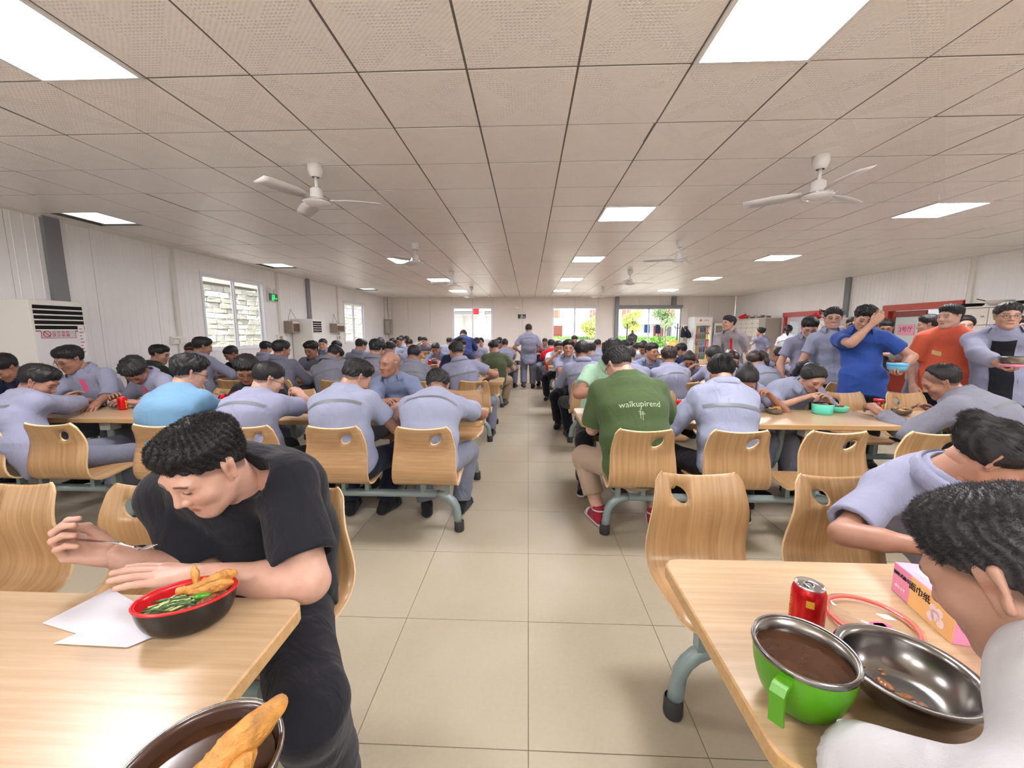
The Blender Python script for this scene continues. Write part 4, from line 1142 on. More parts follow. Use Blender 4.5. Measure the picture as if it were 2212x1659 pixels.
def make_table(nseat, label, shell):
    L = nseat * .57 + .06; e = empty('dining_table'); tag(e, label, 'table', 'canteen tables with fixed seats')
    hx, hy, rr = L / 2, .29, .045
    poly = []
    for cx, cy, a0 in ((hx - rr, hy - rr, 0), (-hx + rr, hy - rr, PI / 2), (-hx + rr, -hy + rr, PI), (hx - rr, -hy + rr, 1.5 * PI)):
        poly += [(cx + rr * math.cos(a0 + k * PI / 8), cy + rr * math.sin(a0 + k * PI / 8)) for k in range(5)]
    b = MB(); n = len(poly)
    V = []
    for ins, z in ((.004, .712), (0, .716), (0, .746), (.004, .750)):
        V += [(x - ins * (1 if x > 0 else -1), y - ins * (1 if y > 0 else -1), z) for x, y in poly]
    Q = [tuple(range(n))[::-1]] + [(r * n + i, r * n + (i + 1) % n, (r + 1) * n + (i + 1) % n, (r + 1) * n + i) for r in range(3) for i in range(n)]
    b.slot(1).np(V, Q, False); b.slot(0).np(V[3 * n:], [tuple(range(n))], False)
    b.build('tabletop', [M_TOP, M_EDGE], e)
    by = .50; bz = .275; ex = hx - .16
    for s in (1, -1):
        pts = [(-ex, s * by, .0)] + [(-ex, s * by, .12)] + arc((-ex + .14, s * by, bz - .14), .14, PI, PI / 2, 6, ((1, 0, 0), (0, 0, 1)))
        b = MB(); b.tube([(-ex + .14, s * by, bz), (ex - .14, s * by, bz)], .027, 10); b.build('seat_beam', M_FRAME, e)
        for q in (1, -1):
            pp = [(q * -1 * p[0] if q == 1 else p[0], p[1], p[2]) for p in pts]
            pp[0] = (pp[0][0] + (.012 if q == 1 else -.012), pp[0][1], .045)
            lg = MB().tube(pp, .0285, 12).build('leg', M_FRAME, e)
            MB().lathe([(.033, 0), (.036, .01), (.034, .07), (.031, .075)], 14, (pp[0][0], pp[0][1], 0)).build('rubber_foot', M_RUBBER, lg)
    for x in ((-hx + .62, hx - .62) if nseat > 2 else (0,)):
        for s in (1, -1):
            pts = [(x, s * by, bz)] + arc((x, s * (by - .16), bz + .12), .14, -PI / 2 * 1., 0, 4, ((0, -s * -1, 0), (0, 0, 1)))[:0] + [(x, s * .42, .24), (x, s * .33, .225), (x, s * .25, .26), (x, s * .19, .35), (x, s * .155, .48), (x, s * .15, .60), (x, s * .15, .70)]
            MB().tube(pts, .026, 10).build('table_support', M_FRAME, e)
            MB().box((x - .045, s * .15 - .045, .63), (x + .045, s * .15 + .045, .712), .006).build('support_bracket', M_BRACKET, e)
    for k in range(nseat):
        x = (k - (nseat - 1) / 2) * .57
        for s in (1, -1):
            inst('seat_shell', shell, e, (x, 0, 0), 0 if s == 1 else PI)
            b = MB(); b.box((x - .10, s * .5 - .022, bz), (x - .07, s * .5 + .022, .43)); b.box((x + .07, s * .5 - .022, bz), (x + .10, s * .5 + .022, .43)); b.box((x - .13, min(s * .46, s * .62), .415), (x + .13, max(s * .46, s * .62), .426))
            b.build('seat_bracket', M_FRAME, e)
    return e
T4 = make_table(4, '', SHELL); T4X = make_table(4, '', SHELLX); T2 = make_table(2, '', SHELL)
ROWS = [.83, 3.17, 5.5, 7.84, 10.18, 12.52, 14.86]
OR = ['first', 'second', 'third', 'fourth', 'fifth', 'sixth', 'farthest']
used = set()
def place_table(proto, x, y, lab):
    if proto.name in used: o = copy_tree(proto)
    else: o = proto; used.add(proto.name)
    o.location = (x, y, 0); o['label'] = lab; return o
place_table(T4, -1.724, .61, 'wood-topped canteen table with the black and red oval bowl, nearest on the left')
place_table(T4, -4.12, .61, 'wood-topped canteen table against the left frame edge, beside the nearest left table')
place_table(T4, 1.57, .83, 'wood-topped canteen table with the green handled bowl, nearest on the right')
place_table(T2, 3.42, .83, 'short canteen table right of the table with the green bowl')
for r in range(1, 7):
    y = ROWS[r]
    place_table(T4X if r == 1 else T4, -1.51, y, 'wood-topped canteen table left of the aisle, %s row from the camera' % OR[r])
    place_table(T4, -3.95, y, 'wood-topped canteen table along the left wall, %s row from the camera' % OR[r])
    place_table(T4, 1.57, y, 'wood-topped canteen table right of the aisle, %s row from the camera' % OR[r])
    if r < 6: place_table(T2, 3.38, y, 'short two-seat-wide canteen table at the right end of the %s row' % OR[r])
# ---------------------------------------------------------------- people
PEOPLE = [
    dict(label='man in black T-shirt leaning over a red and black bowl, holding a fork', x=-0.88, y=1.21, h=175, lod=0, head=(-0.861, 0.99, 1.06), look=(30, -10, 0), top='black', bot='blacktrouser', collar=False, sleeve=0.8, loose=0.022, fat=1.22, s=1.05, hs=1, arm=1.12, hair='fade', strands=(17000, 0.014, 0.0004, 1, 0.45, (0, 0.05, 0.3)), skin=2, rw=(-1.13, 0.965, 0.815), lw=(-0.83, 0.905, 0.8), rp=(0.3, -0.4, -0.7), lp=(0.9, -0.1, -0.5), rh='grip', lh='flat', rhd=(-0.2, -0.1, 0), rpn=(0.5, -0.2, 0.7), lpn=(0, 0, -1), dn=(-0.09, 0.0, 0.06), la=(-0.56, 0.98, 0.09), ra=(-0.95, 0.75, 0.09), tilt=-0.16, spread=0.3, wr=0.8),
    dict(label='woman with tied-back black hair and blue-grey shirt, resting an arm on table edge', x=1.68, y=1.43, h=180, lod=0, head=(1.48, 1.28, 1.02), look=(42, 52, 0), fem=True, top='uniform', hair='bun', skin=1, rw=(1.22, 1.12, 0.79), lw=(1.75, 1, 0.79), rp=(-0.8, 0.1, -0.3), sleeve=0.8, loose=0.022, rh='flat', fat=1, tilt=0.12),
    dict(label='grey-haired man in white short-sleeved shirt, bent over a steel bowl at right frame edge', x=0.98, y=0.23, h=16, lod=0, head=(0.72, 0.57, 1.06), look=(32, 10, 4), top='white', hair='short', hairc=2, strands=(20000, 0.017, 0.00034, 3, 0.3, (0, 0.15, 0.05)), skin=0, lw=(0.72, 0.5, 0.8), rw=(1.2, 0.6, 0.8), lp=(-0.95, 0.2, -0.3), dn=(-0.07, -0.02, 0.02), collar=False, sleeve=0.8, loose=0.024, fat=1.1, rh='hold', lh='flat', tilt=-0.1, s=1.02, wr=0.8),
    dict(label='man in long-sleeved lavender work shirt hunched at far left, bowl in hand', x=-3.42, y=2.57, h=-32, lod=1, head=(-3.6, 2.75, 1.05), look=(30, -32, 0), sleeve=1.85, rw=(-3.75, 3.14, 0.84), lw=(-3.95, 3.12, 0.84), top='uniform', stripe=True, bot='greytrouser', hair='short', skin=1, loose=0.024),
    dict(label='young man in sky-blue T-shirt seen from behind, looking at a phone', x=-2.4, y=2.57, h=-8, lod=1, head=(-2.44, 2.75, 1.12), look=(18, -30, 0), top='skyblue', collar=False, hair='messy', glasses=True, skin=2, sleeve=0.8, rw=(-2.42, 3.08, 0.82), lw=(-2.62, 3.06, 0.82), loose=0.022),
    dict(label='man in lavender short-sleeved shirt and black glasses, raising chopsticks near a red can', x=-1.8, y=2.57, h=-10, lod=1, head=(-1.86, 2.75, 1.08), look=(26, -38, 0), top='uniform', stripe=True, hair='crop', glasses=True, skin=2, rw=(-1.81, 3.04, 0.93), rp=(0.9, -0.2, -0.5), lw=(-1.95, 3.05, 0.8), bot='blacktrouser', rh='grip', loose=0.022),
    dict(label='man in pale lavender short-sleeved shirt, back turned, left of the aisle seat', x=-1.2, y=2.57, h=-6, lod=1, head=(-1.24, 2.8, 1.09), look=(34, -38, 0), top='uniformpale', stripe=True, hair='fade', skin=0, rw=(-1.02, 3.02, 0.8), lw=(-1.38, 3.1, 0.8), rp=(0.45, -0.7, -0.7), bot='darkblue', loose=0.024, ra=(-1.12, 2.92, 0.09), la=(-1.38, 2.9, 0.09)),
    dict(label='man bent low in grey-lavender shirt on the left aisle seat, elbows on the table', x=-0.66, y=2.57, h=0, lod=1, head=(-0.686, 2.95, 1), look=(52, 6, 0), top='uniformpale', stripe=True, hair='fade', skin=1, rw=(-0.56, 3.12, 0.8), lw=(-0.74, 3.14, 0.8), rp=(0.98, -0.25, -0.15), lp=(-0.9, -0.5, -0.4), bot='greytrouser', loose=0.024, ra=(-0.52, 2.95, 0.09), la=(-0.78, 2.9, 0.09)),
    dict(label='man in navy shirt at the very left frame edge, looking down', x=-4.95, y=3.77, h=180, lod=1, head=(-4.9, 3.5, 1.08), look=(42, 0, 0), pose='eat', top='navy', skin=1),
    dict(label='man in lavender jacket with pink collar and glasses, leaning to his bowl', x=-4.1, y=3.77, h=192, lod=1, head=(-4.25, 3.5, 1.16), look=(24, -18, 0), pose='eat', sleeve=1.85, top='uniform', glasses=True, skin=1, rw=(-4.25, 3.22, 0.86), lw=(-3.75, 3.25, 0.8), plates={'lapel': (-0.085, 0.03, -0.05, -0.012, True, 'pink', 0.006), 'chest_badge': (-0.11, -0.095, 0.06, 0.12, True, 'badge')}, gap=0.9),
    dict(label='man with bushy black hair in lavender shirt, face bent to a steel bowl', x=-3.42, y=3.77, h=172, lod=1, head=(-3.57, 3.45, 1.06), look=(58, 25, 0), pose='eat', sleeve=1.85, top='uniform', hair='messy', skin=1, plates={'lapel': (-0.085, 0.03, -0.05, -0.012, True, 'pink', 0.006)}, gap=0.9),
    dict(label='man in black T-shirt and glasses facing camera behind lavender shirt', x=-2.36, y=3.77, h=180, lod=1, head=(-2.57, 3.5, 1.07), look=(34, 28, 0), pose='eat', top='black', collar=False, hair='messy', glasses=True, skin=1, fat=1.15),
    dict(label='bald man in blue-grey work jacket, talking and looking aside', x=-1.27, y=3.77, h=180, lod=1, head=(-1.32, 3.72, 1.11), look=(4, -30, -4), sleeve=1.88, top='uniformblue', hair='bald', skin=1, rw=(-1.24, 3.4, 0.81), lw=(-1.14, 3.4, 0.815), lp=(0.9, -0.1, -0.5), rh='relax', lh='hold', plates={'chest_badge': (-0.135, -0.12, 0.055, 0.115, True, 'badge'), 'pocket_flap': (-0.18, -0.15, 0.03, 0.13, True, 'patch')}, gap=0.75, loose=0.022),
    dict(label='man in dark green T-shirt seen from behind near left wall', x=-4.9, y=4.9, h=-15, lod=2, head=(-4.82, 5, 1.12), look=(15, -52, 0), pose='eat', top='darkgreen', collar=False, fat=1.15),
    dict(label='man in grey cap-like crop behind a taller lavender back, near left window', x=-5.05, y=6.1, h=180, lod=2, head=(-5.12, 5.85, 1.13), look=(30, 0, 0), pose='eat', top='uniformdim', hair='crop', hairc=1),
    dict(label='tall man in grey-lavender long sleeves, back turned, below the left window', x=-4.22, y=4.9, h=-12, lod=2, head=(-4.23, 5, 1.22), look=(16, -28, 0), pose='eat', sleeve=1.85, top='uniform', skin=1, rw=(-3.85, 5.28, 0.84)),
    dict(label='man in black T-shirt facing left with lowered face, below window sill', x=-4.3, y=6.1, h=195, lod=2, head=(-4.51, 5.85, 1.08), look=(34, -46, 0), pose='eat', top='black', collar=False, skin=1, hair='crop', fat=1.1),
    dict(label='broad man in dim grey shirt, back turned, right of the left window', x=-3.12, y=4.9, h=-8, lod=2, head=(-3.18, 5, 1.18), look=(14, -22, 0), pose='eat', sleeve=1.85, top='uniformdim', skin=1, fat=1.1, stripe=True),
    dict(label='heavy man hunched forward with the widest grey-blue back in third row', x=-2.42, y=4.9, h=-6, lod=2, head=(-2.55, 5.12, 1.11), look=(50, -20, 0), pose='eat', sleeve=1.85, top='uniformgrey', fat=1.25, stripe=True),
    dict(label='man in grey shirt with short black hair directly left of bald man', x=-1.88, y=4.9, h=0, lod=2, head=(-1.95, 5.05, 1.18), look=(28, -25, 0), pose='eat', sleeve=0.7, top='uniformgrey', stripe=True, hair='messy'),
    dict(label='man in grey-lavender shirt seen from behind between bald man and aisle', x=-1.42, y=4.9, h=0, lod=2, head=(-1.45, 5, 1.12), look=(30, -6, 0), pose='eat', sleeve=1.85, top='uniformgrey', stripe=True, hair='receding', skin=1),
    dict(label='man in lavender short sleeves on the left aisle seat of the third row', x=-0.74, y=4.9, h=6, lod=2, head=(-0.909, 5, 1.16), look=(24, 30, 0), pose='eat', top='uniform', stripe=True, hair='fade', skin=1, rw=(-0.52, 5.2, 0.8), rp=(0.95, -0.2, -0.3), ra=(-0.5, 5.2, 0.09)),
    dict(label='dark-haired man facing camera with tanned face over grey shirt, third row', x=-3.35, y=6.1, h=180, lod=2, head=(-3.29, 5.9, 1.14), look=(18, -12, 0), pose='eat', top='uniformdim', hair='messy', skin=1),
    dict(label='man in dark navy T-shirt turned sideways behind the aisle-seat lavender shirt', x=-1.02, y=6.1, h=174, lod=2, head=(-1.03, 5.95, 1.2), look=(20, 52, 0), pose='eat', top='navy', collar=False, fat=1.2, bot='jeans', skin=1),
    dict(label='man in pale lavender shirt seen from behind under the near window sill', x=-4.78, y=7.24, h=0, lod=2, head=(-4.84, 7.15, 1.11), look=(22, -30, 0), pose='eat', top='uniformpale'),
    dict(label='round-faced man facing camera in front of tall white air conditioner', x=-4.4, y=8.44, h=180, lod=2, head=(-4.29, 8.15, 1.15), look=(6, 12, 0), pose='eat', top='uniformblue', skin=2, hair='crop'),
    dict(label='man with dark crop half hidden behind the widest grey back', x=-3.55, y=7.24, h=0, lod=2, head=(-3.51, 7.15, 1.12), look=(25, 0, 0), pose='eat', top='uniform', stripe=True),
    dict(label='man in lavender shirt with bowed head below far left window', x=-3.05, y=7.24, h=0, lod=2, head=(-3.01, 7.05, 1.16), look=(26, -35, 0), pose='eat', sleeve=1.85, top='uniform', stripe=True, skin=2),
    dict(label='man with hair band mark on dark crop just above the bald head', x=-2.4, y=7.24, h=0, lod=2, head=(-2.5, 7.1, 1.11), look=(30, -12, 0), pose='eat', top='uniform'),
    dict(label='worker facing camera with lowered face over red can and tissue box', x=-1.78, y=8.44, h=180, lod=2, head=(-1.89, 8.05, 1.07), look=(30, 0, 0), pose='eat', sleeve=1.85, top='uniformblue', hair='crop', skin=1, gap=0.7),
    dict(label='man in olive T-shirt on the left aisle seat of the fourth row', x=-0.6, y=7.24, h=0, lod=2, head=(-0.629, 7.2, 1.13), look=(30, 28, 0), pose='eat', top='olive', collar=False, fat=1.15, bot='khaki', shoe='brownshoe', rw=(-0.38, 7.5, 0.8), ra=(-0.45, 7.55, 0.09), la=(-0.72, 7.7, 0.09)),
    dict(label='man with black crop beneath the far window corner, fourth row', x=-2.95, y=8.44, h=180, lod=2, head=(-3.08, 8.2, 1.16), look=(50, 0, 0), pose='eat', top='uniformgrey'),
    dict(label='man seen from behind at left of a small cluster below the electrical cabinet', x=-3.2, y=9.58, h=0, lod=3, head=(-3.23, 9.4, 1.13), look=(18, 14, 0), pose='eat', skin=0, fem=False, hair='short', top='uniform'),
    dict(label='man facing camera among the small cluster below electrical cabinet', x=-3.45, y=10.78, h=180, lod=3, head=(-3.51, 10.7, 1.15), look=(12, -14, 0), pose='eat', skin=1, fem=False, hair='crop', top='uniformpale'),
    dict(label='man from behind, second of the far cluster by the corner', x=-3.75, y=11.92, h=0, lod=3, head=(-3.79, 11.8, 1.16), look=(18, 14, 0), pose='eat', skin=2, fem=False, hair='fade', top='uniform'),
    dict(label='pale-faced man facing camera at the top of far corner cluster', x=-4.15, y=13.12, h=180, lod=3, head=(-4.08, 13.2, 1.14), look=(12, -14, 0), pose='eat', skin=0, fem=False, hair='short', top='uniformpale'),
    dict(label='lavender-shirted man seen from behind right of the far corner cluster', x=-2.88, y=9.58, h=0, lod=3, head=(-2.9, 9.6, 1.13), look=(18, 14, 0), pose='eat', skin=1, fem=False, hair='crop', top='uniform'),
    dict(label='man facing camera with both hands raised beside his face', x=-3.5, y=13.12, h=180, lod=3, head=(-3.39, 12.9, 1.1), look=(12, -14, 0), pose='up', skin=2, fem=False, hair='fade', top='uniform'),
    dict(label='man in white half hidden behind the man with raised hands', x=-4.1, y=14.26, h=0, lod=3, head=(-3.94, 14.4, 1.1), look=(18, 14, 0), pose='eat', skin=0, fem=False, hair='short', top='white'),
    dict(label='man in pale shirt from behind, left of the bending man', x=-2.45, y=11.92, h=0, lod=3, head=(-2.35, 11.8, 1.12), look=(18, -14, 0), pose='eat', skin=1, fem=False, hair='crop', top='uniformpale'),
    dict(label='man in lavender seen from behind right of the bending man', x=-1.28, y=9.58, h=0, lod=3, head=(-1.25, 9.6, 1.14), look=(18, 14, 0), pose='eat', skin=2, fem=False, hair='fade', top='uniform'),
    dict(label='woman facing camera in pale pink behind lavender back', x=-1.2, y=10.78, h=180, lod=3, head=(-1.27, 10.6, 1.14), look=(12, -14, 0), pose='eat', skin=0, fem=True, hair='bun', top='pale'),
    dict(label='man in grey-blue long sleeves on the left aisle seat of the fifth row', x=-0.55, y=9.58, h=0, lod=3, head=(-0.569, 9.6, 1.12), look=(18, 14, 0), pose='eat', skin=1, fem=False, hair='crop', top='uniform', sleeve=1.85, stripe=True, ra=(-0.34, 10, 0.09)),
    dict(label='far man with brownish crop under back wall, left of the aisle', x=-0.95, y=13.12, h=180, lod=3, head=(-0.937, 13, 1.1), look=(12, -14, 0), pose='eat', skin=2, fem=False, hair='fade', top='uniformdim'),
    dict(label='dark-haired head peeping out behind the olive T-shirt man', x=-0.95, y=11.92, h=0, lod=3, head=(-0.955, 11.9, 1.06), look=(18, 14, 0), pose='eat', skin=0, fem=False, hair='short', top='uniformgrey'),
    dict(label='partly hidden man facing camera behind the aisle-seat worker', x=-0.62, y=10.78, h=180, lod=3, head=(-0.734, 10.7, 1.06), look=(12, -14, 0), pose='eat', skin=1, fem=False, hair='crop', top='uniform'),
    dict(label='man in dark blue T-shirt bending over a table with his back to camera', x=-1.42, y=8.92, h=0, stand=True, head=(-1.52, 9.3, 1.33), look=(55, 0, 0), top='deepblue', collar=False, hair='crop', rw=(-1.2, 9.75, 0.8), lw=(-1.62, 9.75, 0.8), lod=2, bot='blacktrouser', sleeve=0.8, fat=1.15, dp=(0, -0.12, -0.02)),
    dict(label='man in grey-blue work clothes walking away down the aisle', x=0.01, y=9.88, h=0, stand=True, head=(0.011, 9.85, 1.48), look=(12, 0, 0), top='uniform', stripe=True, hair='crop', bot='greytrouser', rw=(0.21, 9.98, 0.92), lw=(-0.23, 9.93, 0.93), la=(-0.1, 9.8, 0.12), ra=(0.12, 9.98, 0.085), shoe='brownshoe', lod=2, sleeve=0.72, hem=0.13, loose=0.022, lloose=0.026),
    dict(label='man in green T-shirt with white lettering on his back and red high-top shoes', x=0.73, y=2.57, h=4, lod=1, head=(0.648, 2.86, 1.18), look=(36, 28, 0), top='green', collar=False, hair='fade', glasses=True, skin=2, bot='beige', lend=0.66, bare=True, shoe='redshoe', sole='whitesole', hightop=True, sleeve=0.86, loose=0.032, fat=1.16, s=1.03, lw=(0.6, 3, 0.84), rw=(0.86, 3.05, 0.8), lp=(-0.5, -0.6, -0.6), la=(0.53, 2.8, 0.09), ra=(0.92, 2.76, 0.09), spread=0.3),
    dict(label='man in mint polo shirt facing camera, his head hidden behind green T-shirt man', x=0.66, y=3.77, h=180, lod=1, head=(0.746, 3.52, 1.21), look=(40, -6, 0), top='mint', hair='messy', skin=1, rw=(0.66, 3.34, 0.93), rp=(-0.95, 0.1, -0.4), lw=(0.8, 3.4, 0.8), bot='blacktrouser', ra=(0.5, 3.42, 0.09), rh='grip', spread=0.1, sole='whitesole'),
    dict(label='woman in pale blue work shirt with hair in a bun, back turned', x=1.31, y=2.57, h=0, lod=1, head=(1.37, 2.86, 1.14), look=(28, -6, 0), fem=True, top='uniformpale', stripe=True, hair='bun', sleeve=1.2, loose=0.028, bot='blacktrouser', sole='whitesole', lw=(1.18, 3.02, 0.8), rw=(1.45, 3.05, 0.84), ra=(1.62, 2.88, 0.09), skin=2),
    dict(label='dark-haired woman facing camera with her face bowed, right of the hair bun', x=1.86, y=3.77, h=180, lod=1, head=(1.86, 3.42, 1.01), look=(50, -30, 0), fem=True, hair='bun', top='uniform', skin=1, lw=(1.98, 3.28, 0.9), lp=(0.8, 0.1, -0.7), rw=(1.72, 3.4, 0.8), lh='grip'),
    dict(label='woman with a black ponytail in pale blue sleeves, eating from a teal bowl', x=2.4, y=3.77, h=180, lod=1, head=(2.46, 3.5, 1.02), look=(36, 6, 0), fem=True, hair='pony', top='uniformpale', sleeve=1.86, skin=0, rw=(2.3, 3.38, 0.86), lw=(2.53, 3.4, 0.84), rp=(-0.8, 0.1, -0.5), rh='grip', loose=0.024, gap=0.75, headband='pale'),
    dict(label='balding man in dark grey jacket leaning sideways along the table, arm outstretched', x=3.22, y=2.57, h=34, lod=1, head=(2.97, 2.95, 1.06), look=(30, 26, -6), top='uniformgrey', stripe=True, sleeve=1.85, hair='receding', skin=1, lw=(2.72, 3.12, 0.8), rw=(3.15, 3.14, 0.8), lp=(-0.3, -0.5, -0.8), fat=1.22, loose=0.026, lh='hold', s=1.04),
    dict(label='man in lavender shirt seen from behind on the right aisle seat, third row', x=0.7, y=4.9, h=0, lod=2, head=(0.674, 5, 1.16), look=(24, 0, 0), pose='eat', sleeve=1.85, top='uniform', stripe=True, hair='messy', bot='blacktrouser', la=(0.56, 5.2, 0.09), skin=1),
    dict(label='smiling man in lavender short sleeves facing camera beside aisle', x=0.62, y=6.1, h=180, lod=2, head=(0.606, 6, 1.17), look=(2, -6, 0), top='uniform', smile=True, hair='fade', skin=1, rw=(0.72, 5.72, 0.8), rp=(-0.95, -0.1, -0.4), lw=(0.85, 5.75, 0.8), ra=(0.45, 5.8, 0.09), bot='blacktrouser', gap=0.75),
    dict(label='man in lavender shirt mostly hidden behind green T-shirt man', x=1.28, y=4.9, h=0, lod=2, head=(1.25, 5, 1.1), look=(30, 0, 0), pose='eat', top='uniform', stripe=True),
    dict(label='man with brown hair in lavender shirt, back turned, left of the empty chair', x=1.74, y=4.9, h=0, lod=2, head=(1.75, 5, 1.1), look=(20, -10, 0), pose='eat', top='uniform', stripe=True, hairc=1, hair='messy', skin=1, sleeve=1.85),
    dict(label='man facing right in blue-grey shirt with a red round badge', x=1.83, y=6.1, h=172, lod=2, head=(1.83, 5.95, 1.12), look=(4, 34, 0), pose='eat', top='uniformblue', hair='fade', skin=1, sleeve=1.85, plates={'round_badge': (-0.16, -0.1, 0.02, 0.08, True, 'red', 0.006)}, gap=0.8),
    dict(label='woman with black bob in lavender shirt seen from behind, third row', x=2.32, y=4.9, h=0, lod=2, head=(2.3, 5, 1.12), look=(28, 22, 0), pose='eat', fem=True, top='uniform', hair='long', skin=1),
    dict(label='woman facing camera with bowed head and fist at her mouth', x=2.45, y=6.1, h=180, lod=2, head=(2.4, 6, 0.996), look=(40, -22, 0), fem=True, top='uniform', hair='bun', skin=1, rw=(2.36, 5.83, 0.9), lw=(2.55, 5.8, 0.8), rh='grip'),
    dict(label='woman with centre parting facing camera, head bowed', x=3.05, y=6.1, h=180, lod=2, head=(3.01, 5.95, 1.02), look=(38, -25, 0), pose='eat', fem=True, top='uniform', hair='bun', hairc=1, skin=2),
    dict(label='woman with brown ponytail in pale shirt, back turned, third row', x=2.86, y=4.9, h=0, lod=2, head=(2.82, 5.05, 1.06), look=(28, 14, 0), pose='eat', fem=True, top='uniformpale', stripe=True, hair='pony', hairc=1, sleeve=1.85, skin=2),
    dict(label='man eating with tilted head in pale shirt, below the standing man with glasses', x=3.66, y=6.1, h=180, lod=2, head=(3.68, 5.95, 1.06), look=(34, -4, -8), pose='mouth', top='uniformpale', skin=1, sleeve=1.85),
    dict(label='man in dark navy jacket bending left, back turned, before the drinks fridge', x=2.72, y=7.24, h=18, lod=2, head=(2.73, 7.2, 1.08), look=(30, 42, 0), pose='eat', top='navy', sleeve=1.85, collar=False, fat=1.15, skin=0),
    dict(label='person in black and white with hand at mouth beside the smiling man', x=0.62, y=8.44, h=180, lod=2, head=(0.616, 8.15, 1.1), look=(14, 10, 0), pose='mouth', top='pale', skin=1, bot='blacktrouser', ra=(0.4, 8.2, 0.09)),
    dict(label='man with black hair in lavender behind the aisle-seat lavender back', x=1.2, y=7.24, h=0, lod=2, head=(1.12, 7.15, 1.09), look=(22, 20, 0), pose='eat', top='uniform', stripe=True),
    dict(label='dark-haired man from behind above the green T-shirt man', x=1.75, y=7.24, h=0, lod=2, head=(1.66, 7, 1.13), look=(20, 0, 0), pose='eat', top='uniform', hair='messy'),
    dict(label='young man in white T-shirt facing camera with lowered face', x=2.35, y=8.44, h=180, lod=2, head=(2.37, 8.3, 1.08), look=(34, -8, 0), pose='eat', top='white', collar=False, skin=1, hair='messy'),
    dict(label='person wearing a bright red jacket, seen from behind beside aisle', x=0.6, y=9.58, h=0, lod=3, head=(0.558, 9.6, 1.1), look=(20, -20, 0), pose='eat', top='red', collar=False, sleeve=1.85),
    dict(label='man in navy polo facing camera, bowed beside the walking man', x=0.42, y=10.78, h=180, lod=3, head=(0.276, 10.7, 1.02), look=(22, 18, 0), pose='eat', skin=0, top='navy', hair='short', fem=False, hairc=0),
    dict(label='far dark-haired diner right of the walking man', x=0.55, y=13.12, h=180, lod=3, head=(0.545, 13, 1.08), look=(22, -18, 0), pose='eat', skin=1, top='uniform', hair='crop', fem=False, hairc=0),
    dict(label='young man facing camera in front of the right back window', x=1.5, y=13.12, h=180, lod=3, head=(1.5, 13, 1.15), look=(22, 18, 0), pose='eat', skin=2, top='white', hair='messy', fem=False, hairc=0),
    dict(label='brown-haired person from behind below the right back window', x=1.65, y=11.92, h=0, lod=3, head=(1.59, 11.8, 1.05), look=(26, -18, 0), pose='eat', skin=0, top='uniformpale', hair='short', fem=False, hairc=1),
    dict(label='young man in lavender seen from behind right of the back window', x=1.68, y=9.58, h=0, lod=3, head=(1.66, 9.6, 1.11), look=(26, 18, 0), pose='eat', skin=1, top='uniform', hair='crop', fem=False, hairc=0),
    dict(label='man facing camera below the black bag at entrance', x=2.75, y=10.78, h=180, lod=3, head=(2.75, 10.7, 1.03), look=(22, -18, 0), pose='eat', skin=2, top='uniformdim', hair='messy', fem=False, hairc=0),
    dict(label='man with rounded grey back between entrance diners', x=2.6, y=9.58, h=0, lod=3, head=(2.57, 9.5, 1.02), look=(26, 18, 0), pose='eat', skin=0, top='uniform', hair='short', fem=False, hairc=0),
    dict(label='person with long dark hair from behind at left of the entrance view', x=2.05, y=9.58, h=0, lod=3, head=(2.07, 9.5, 1.03), look=(26, -18, 0), pose='eat', skin=1, top='uniformpale', hair='long', fem=True, hairc=0),
    dict(label='distant worker facing camera between window and entrance', x=2.4, y=13.12, h=180, lod=3, head=(2.46, 12.9, 0.932), look=(22, 18, 0), pose='eat', skin=2, top='uniform', hair='messy', fem=False, hairc=0),
    dict(label='man with red lanyard on a grey shirt standing before the fridge, looking left', x=3.36, y=6.72, h=148, stand=True, head=(3.28, 6.7, 1.55), look=(0, -44, 0), top='greyshirt', hair='short', skin=0, lod=1, sleeve=0.8, fat=1.08, bot='greytrouser', rw=(3.12, 6.42, 1.06), lw=(3.52, 6.45, 1.08), rh='hold', lh='relax', rp=(-0.5, 0.2, -0.9), lp=(0.5, 0.3, -0.9), gap=0.8, plates={'lanyard': (-0.17, 0.02, -0.045, -0.012, True, 'red', 0.006), 'pocket_flap': (-0.19, -0.16, 0.03, 0.13, True, 'flapgrey'), 'pocket_flap.l': (-0.19, -0.16, -0.13, -0.02, True, 'flapgrey')}),
    dict(label='woman in lavender T-shirt standing by the far lockers, looking over her shoulder', x=6.02, y=10.65, h=120, stand=True, head=(6, 10.6, 1.41), look=(2, -75, 0), fem=True, top='uniform', hair='bun', lod=2, skin=2, s=0.93, rw=(5.65, 10.4, 1.05), sleeve=0.75, collar=False),
    dict(label='woman with long black ponytail in pale shirt facing the far red door', x=6.2, y=9.7, h=-40, stand=True, head=(6.14, 9.7, 1.46), look=(0, 0, 0), fem=True, top='pale', hair='pony', lod=2, s=0.95, stripe=True),
    dict(label='man in lavender shirt and glasses looking down, left of the phone caller', x=3.54, y=5.14, h=152, stand=True, head=(3.47, 5.08, 1.47), look=(32, 2, 0), top='uniform', glasses=True, hair='short', lod=1, skin=2, s=0.97, fat=1.08, bot='blacktrouser', plates={'pocket_flap': (-0.2, -0.165, 0.02, 0.12, True, 'flap'), 'pocket_flap.l': (-0.2, -0.165, -0.12, -0.02, True, 'flap')}),
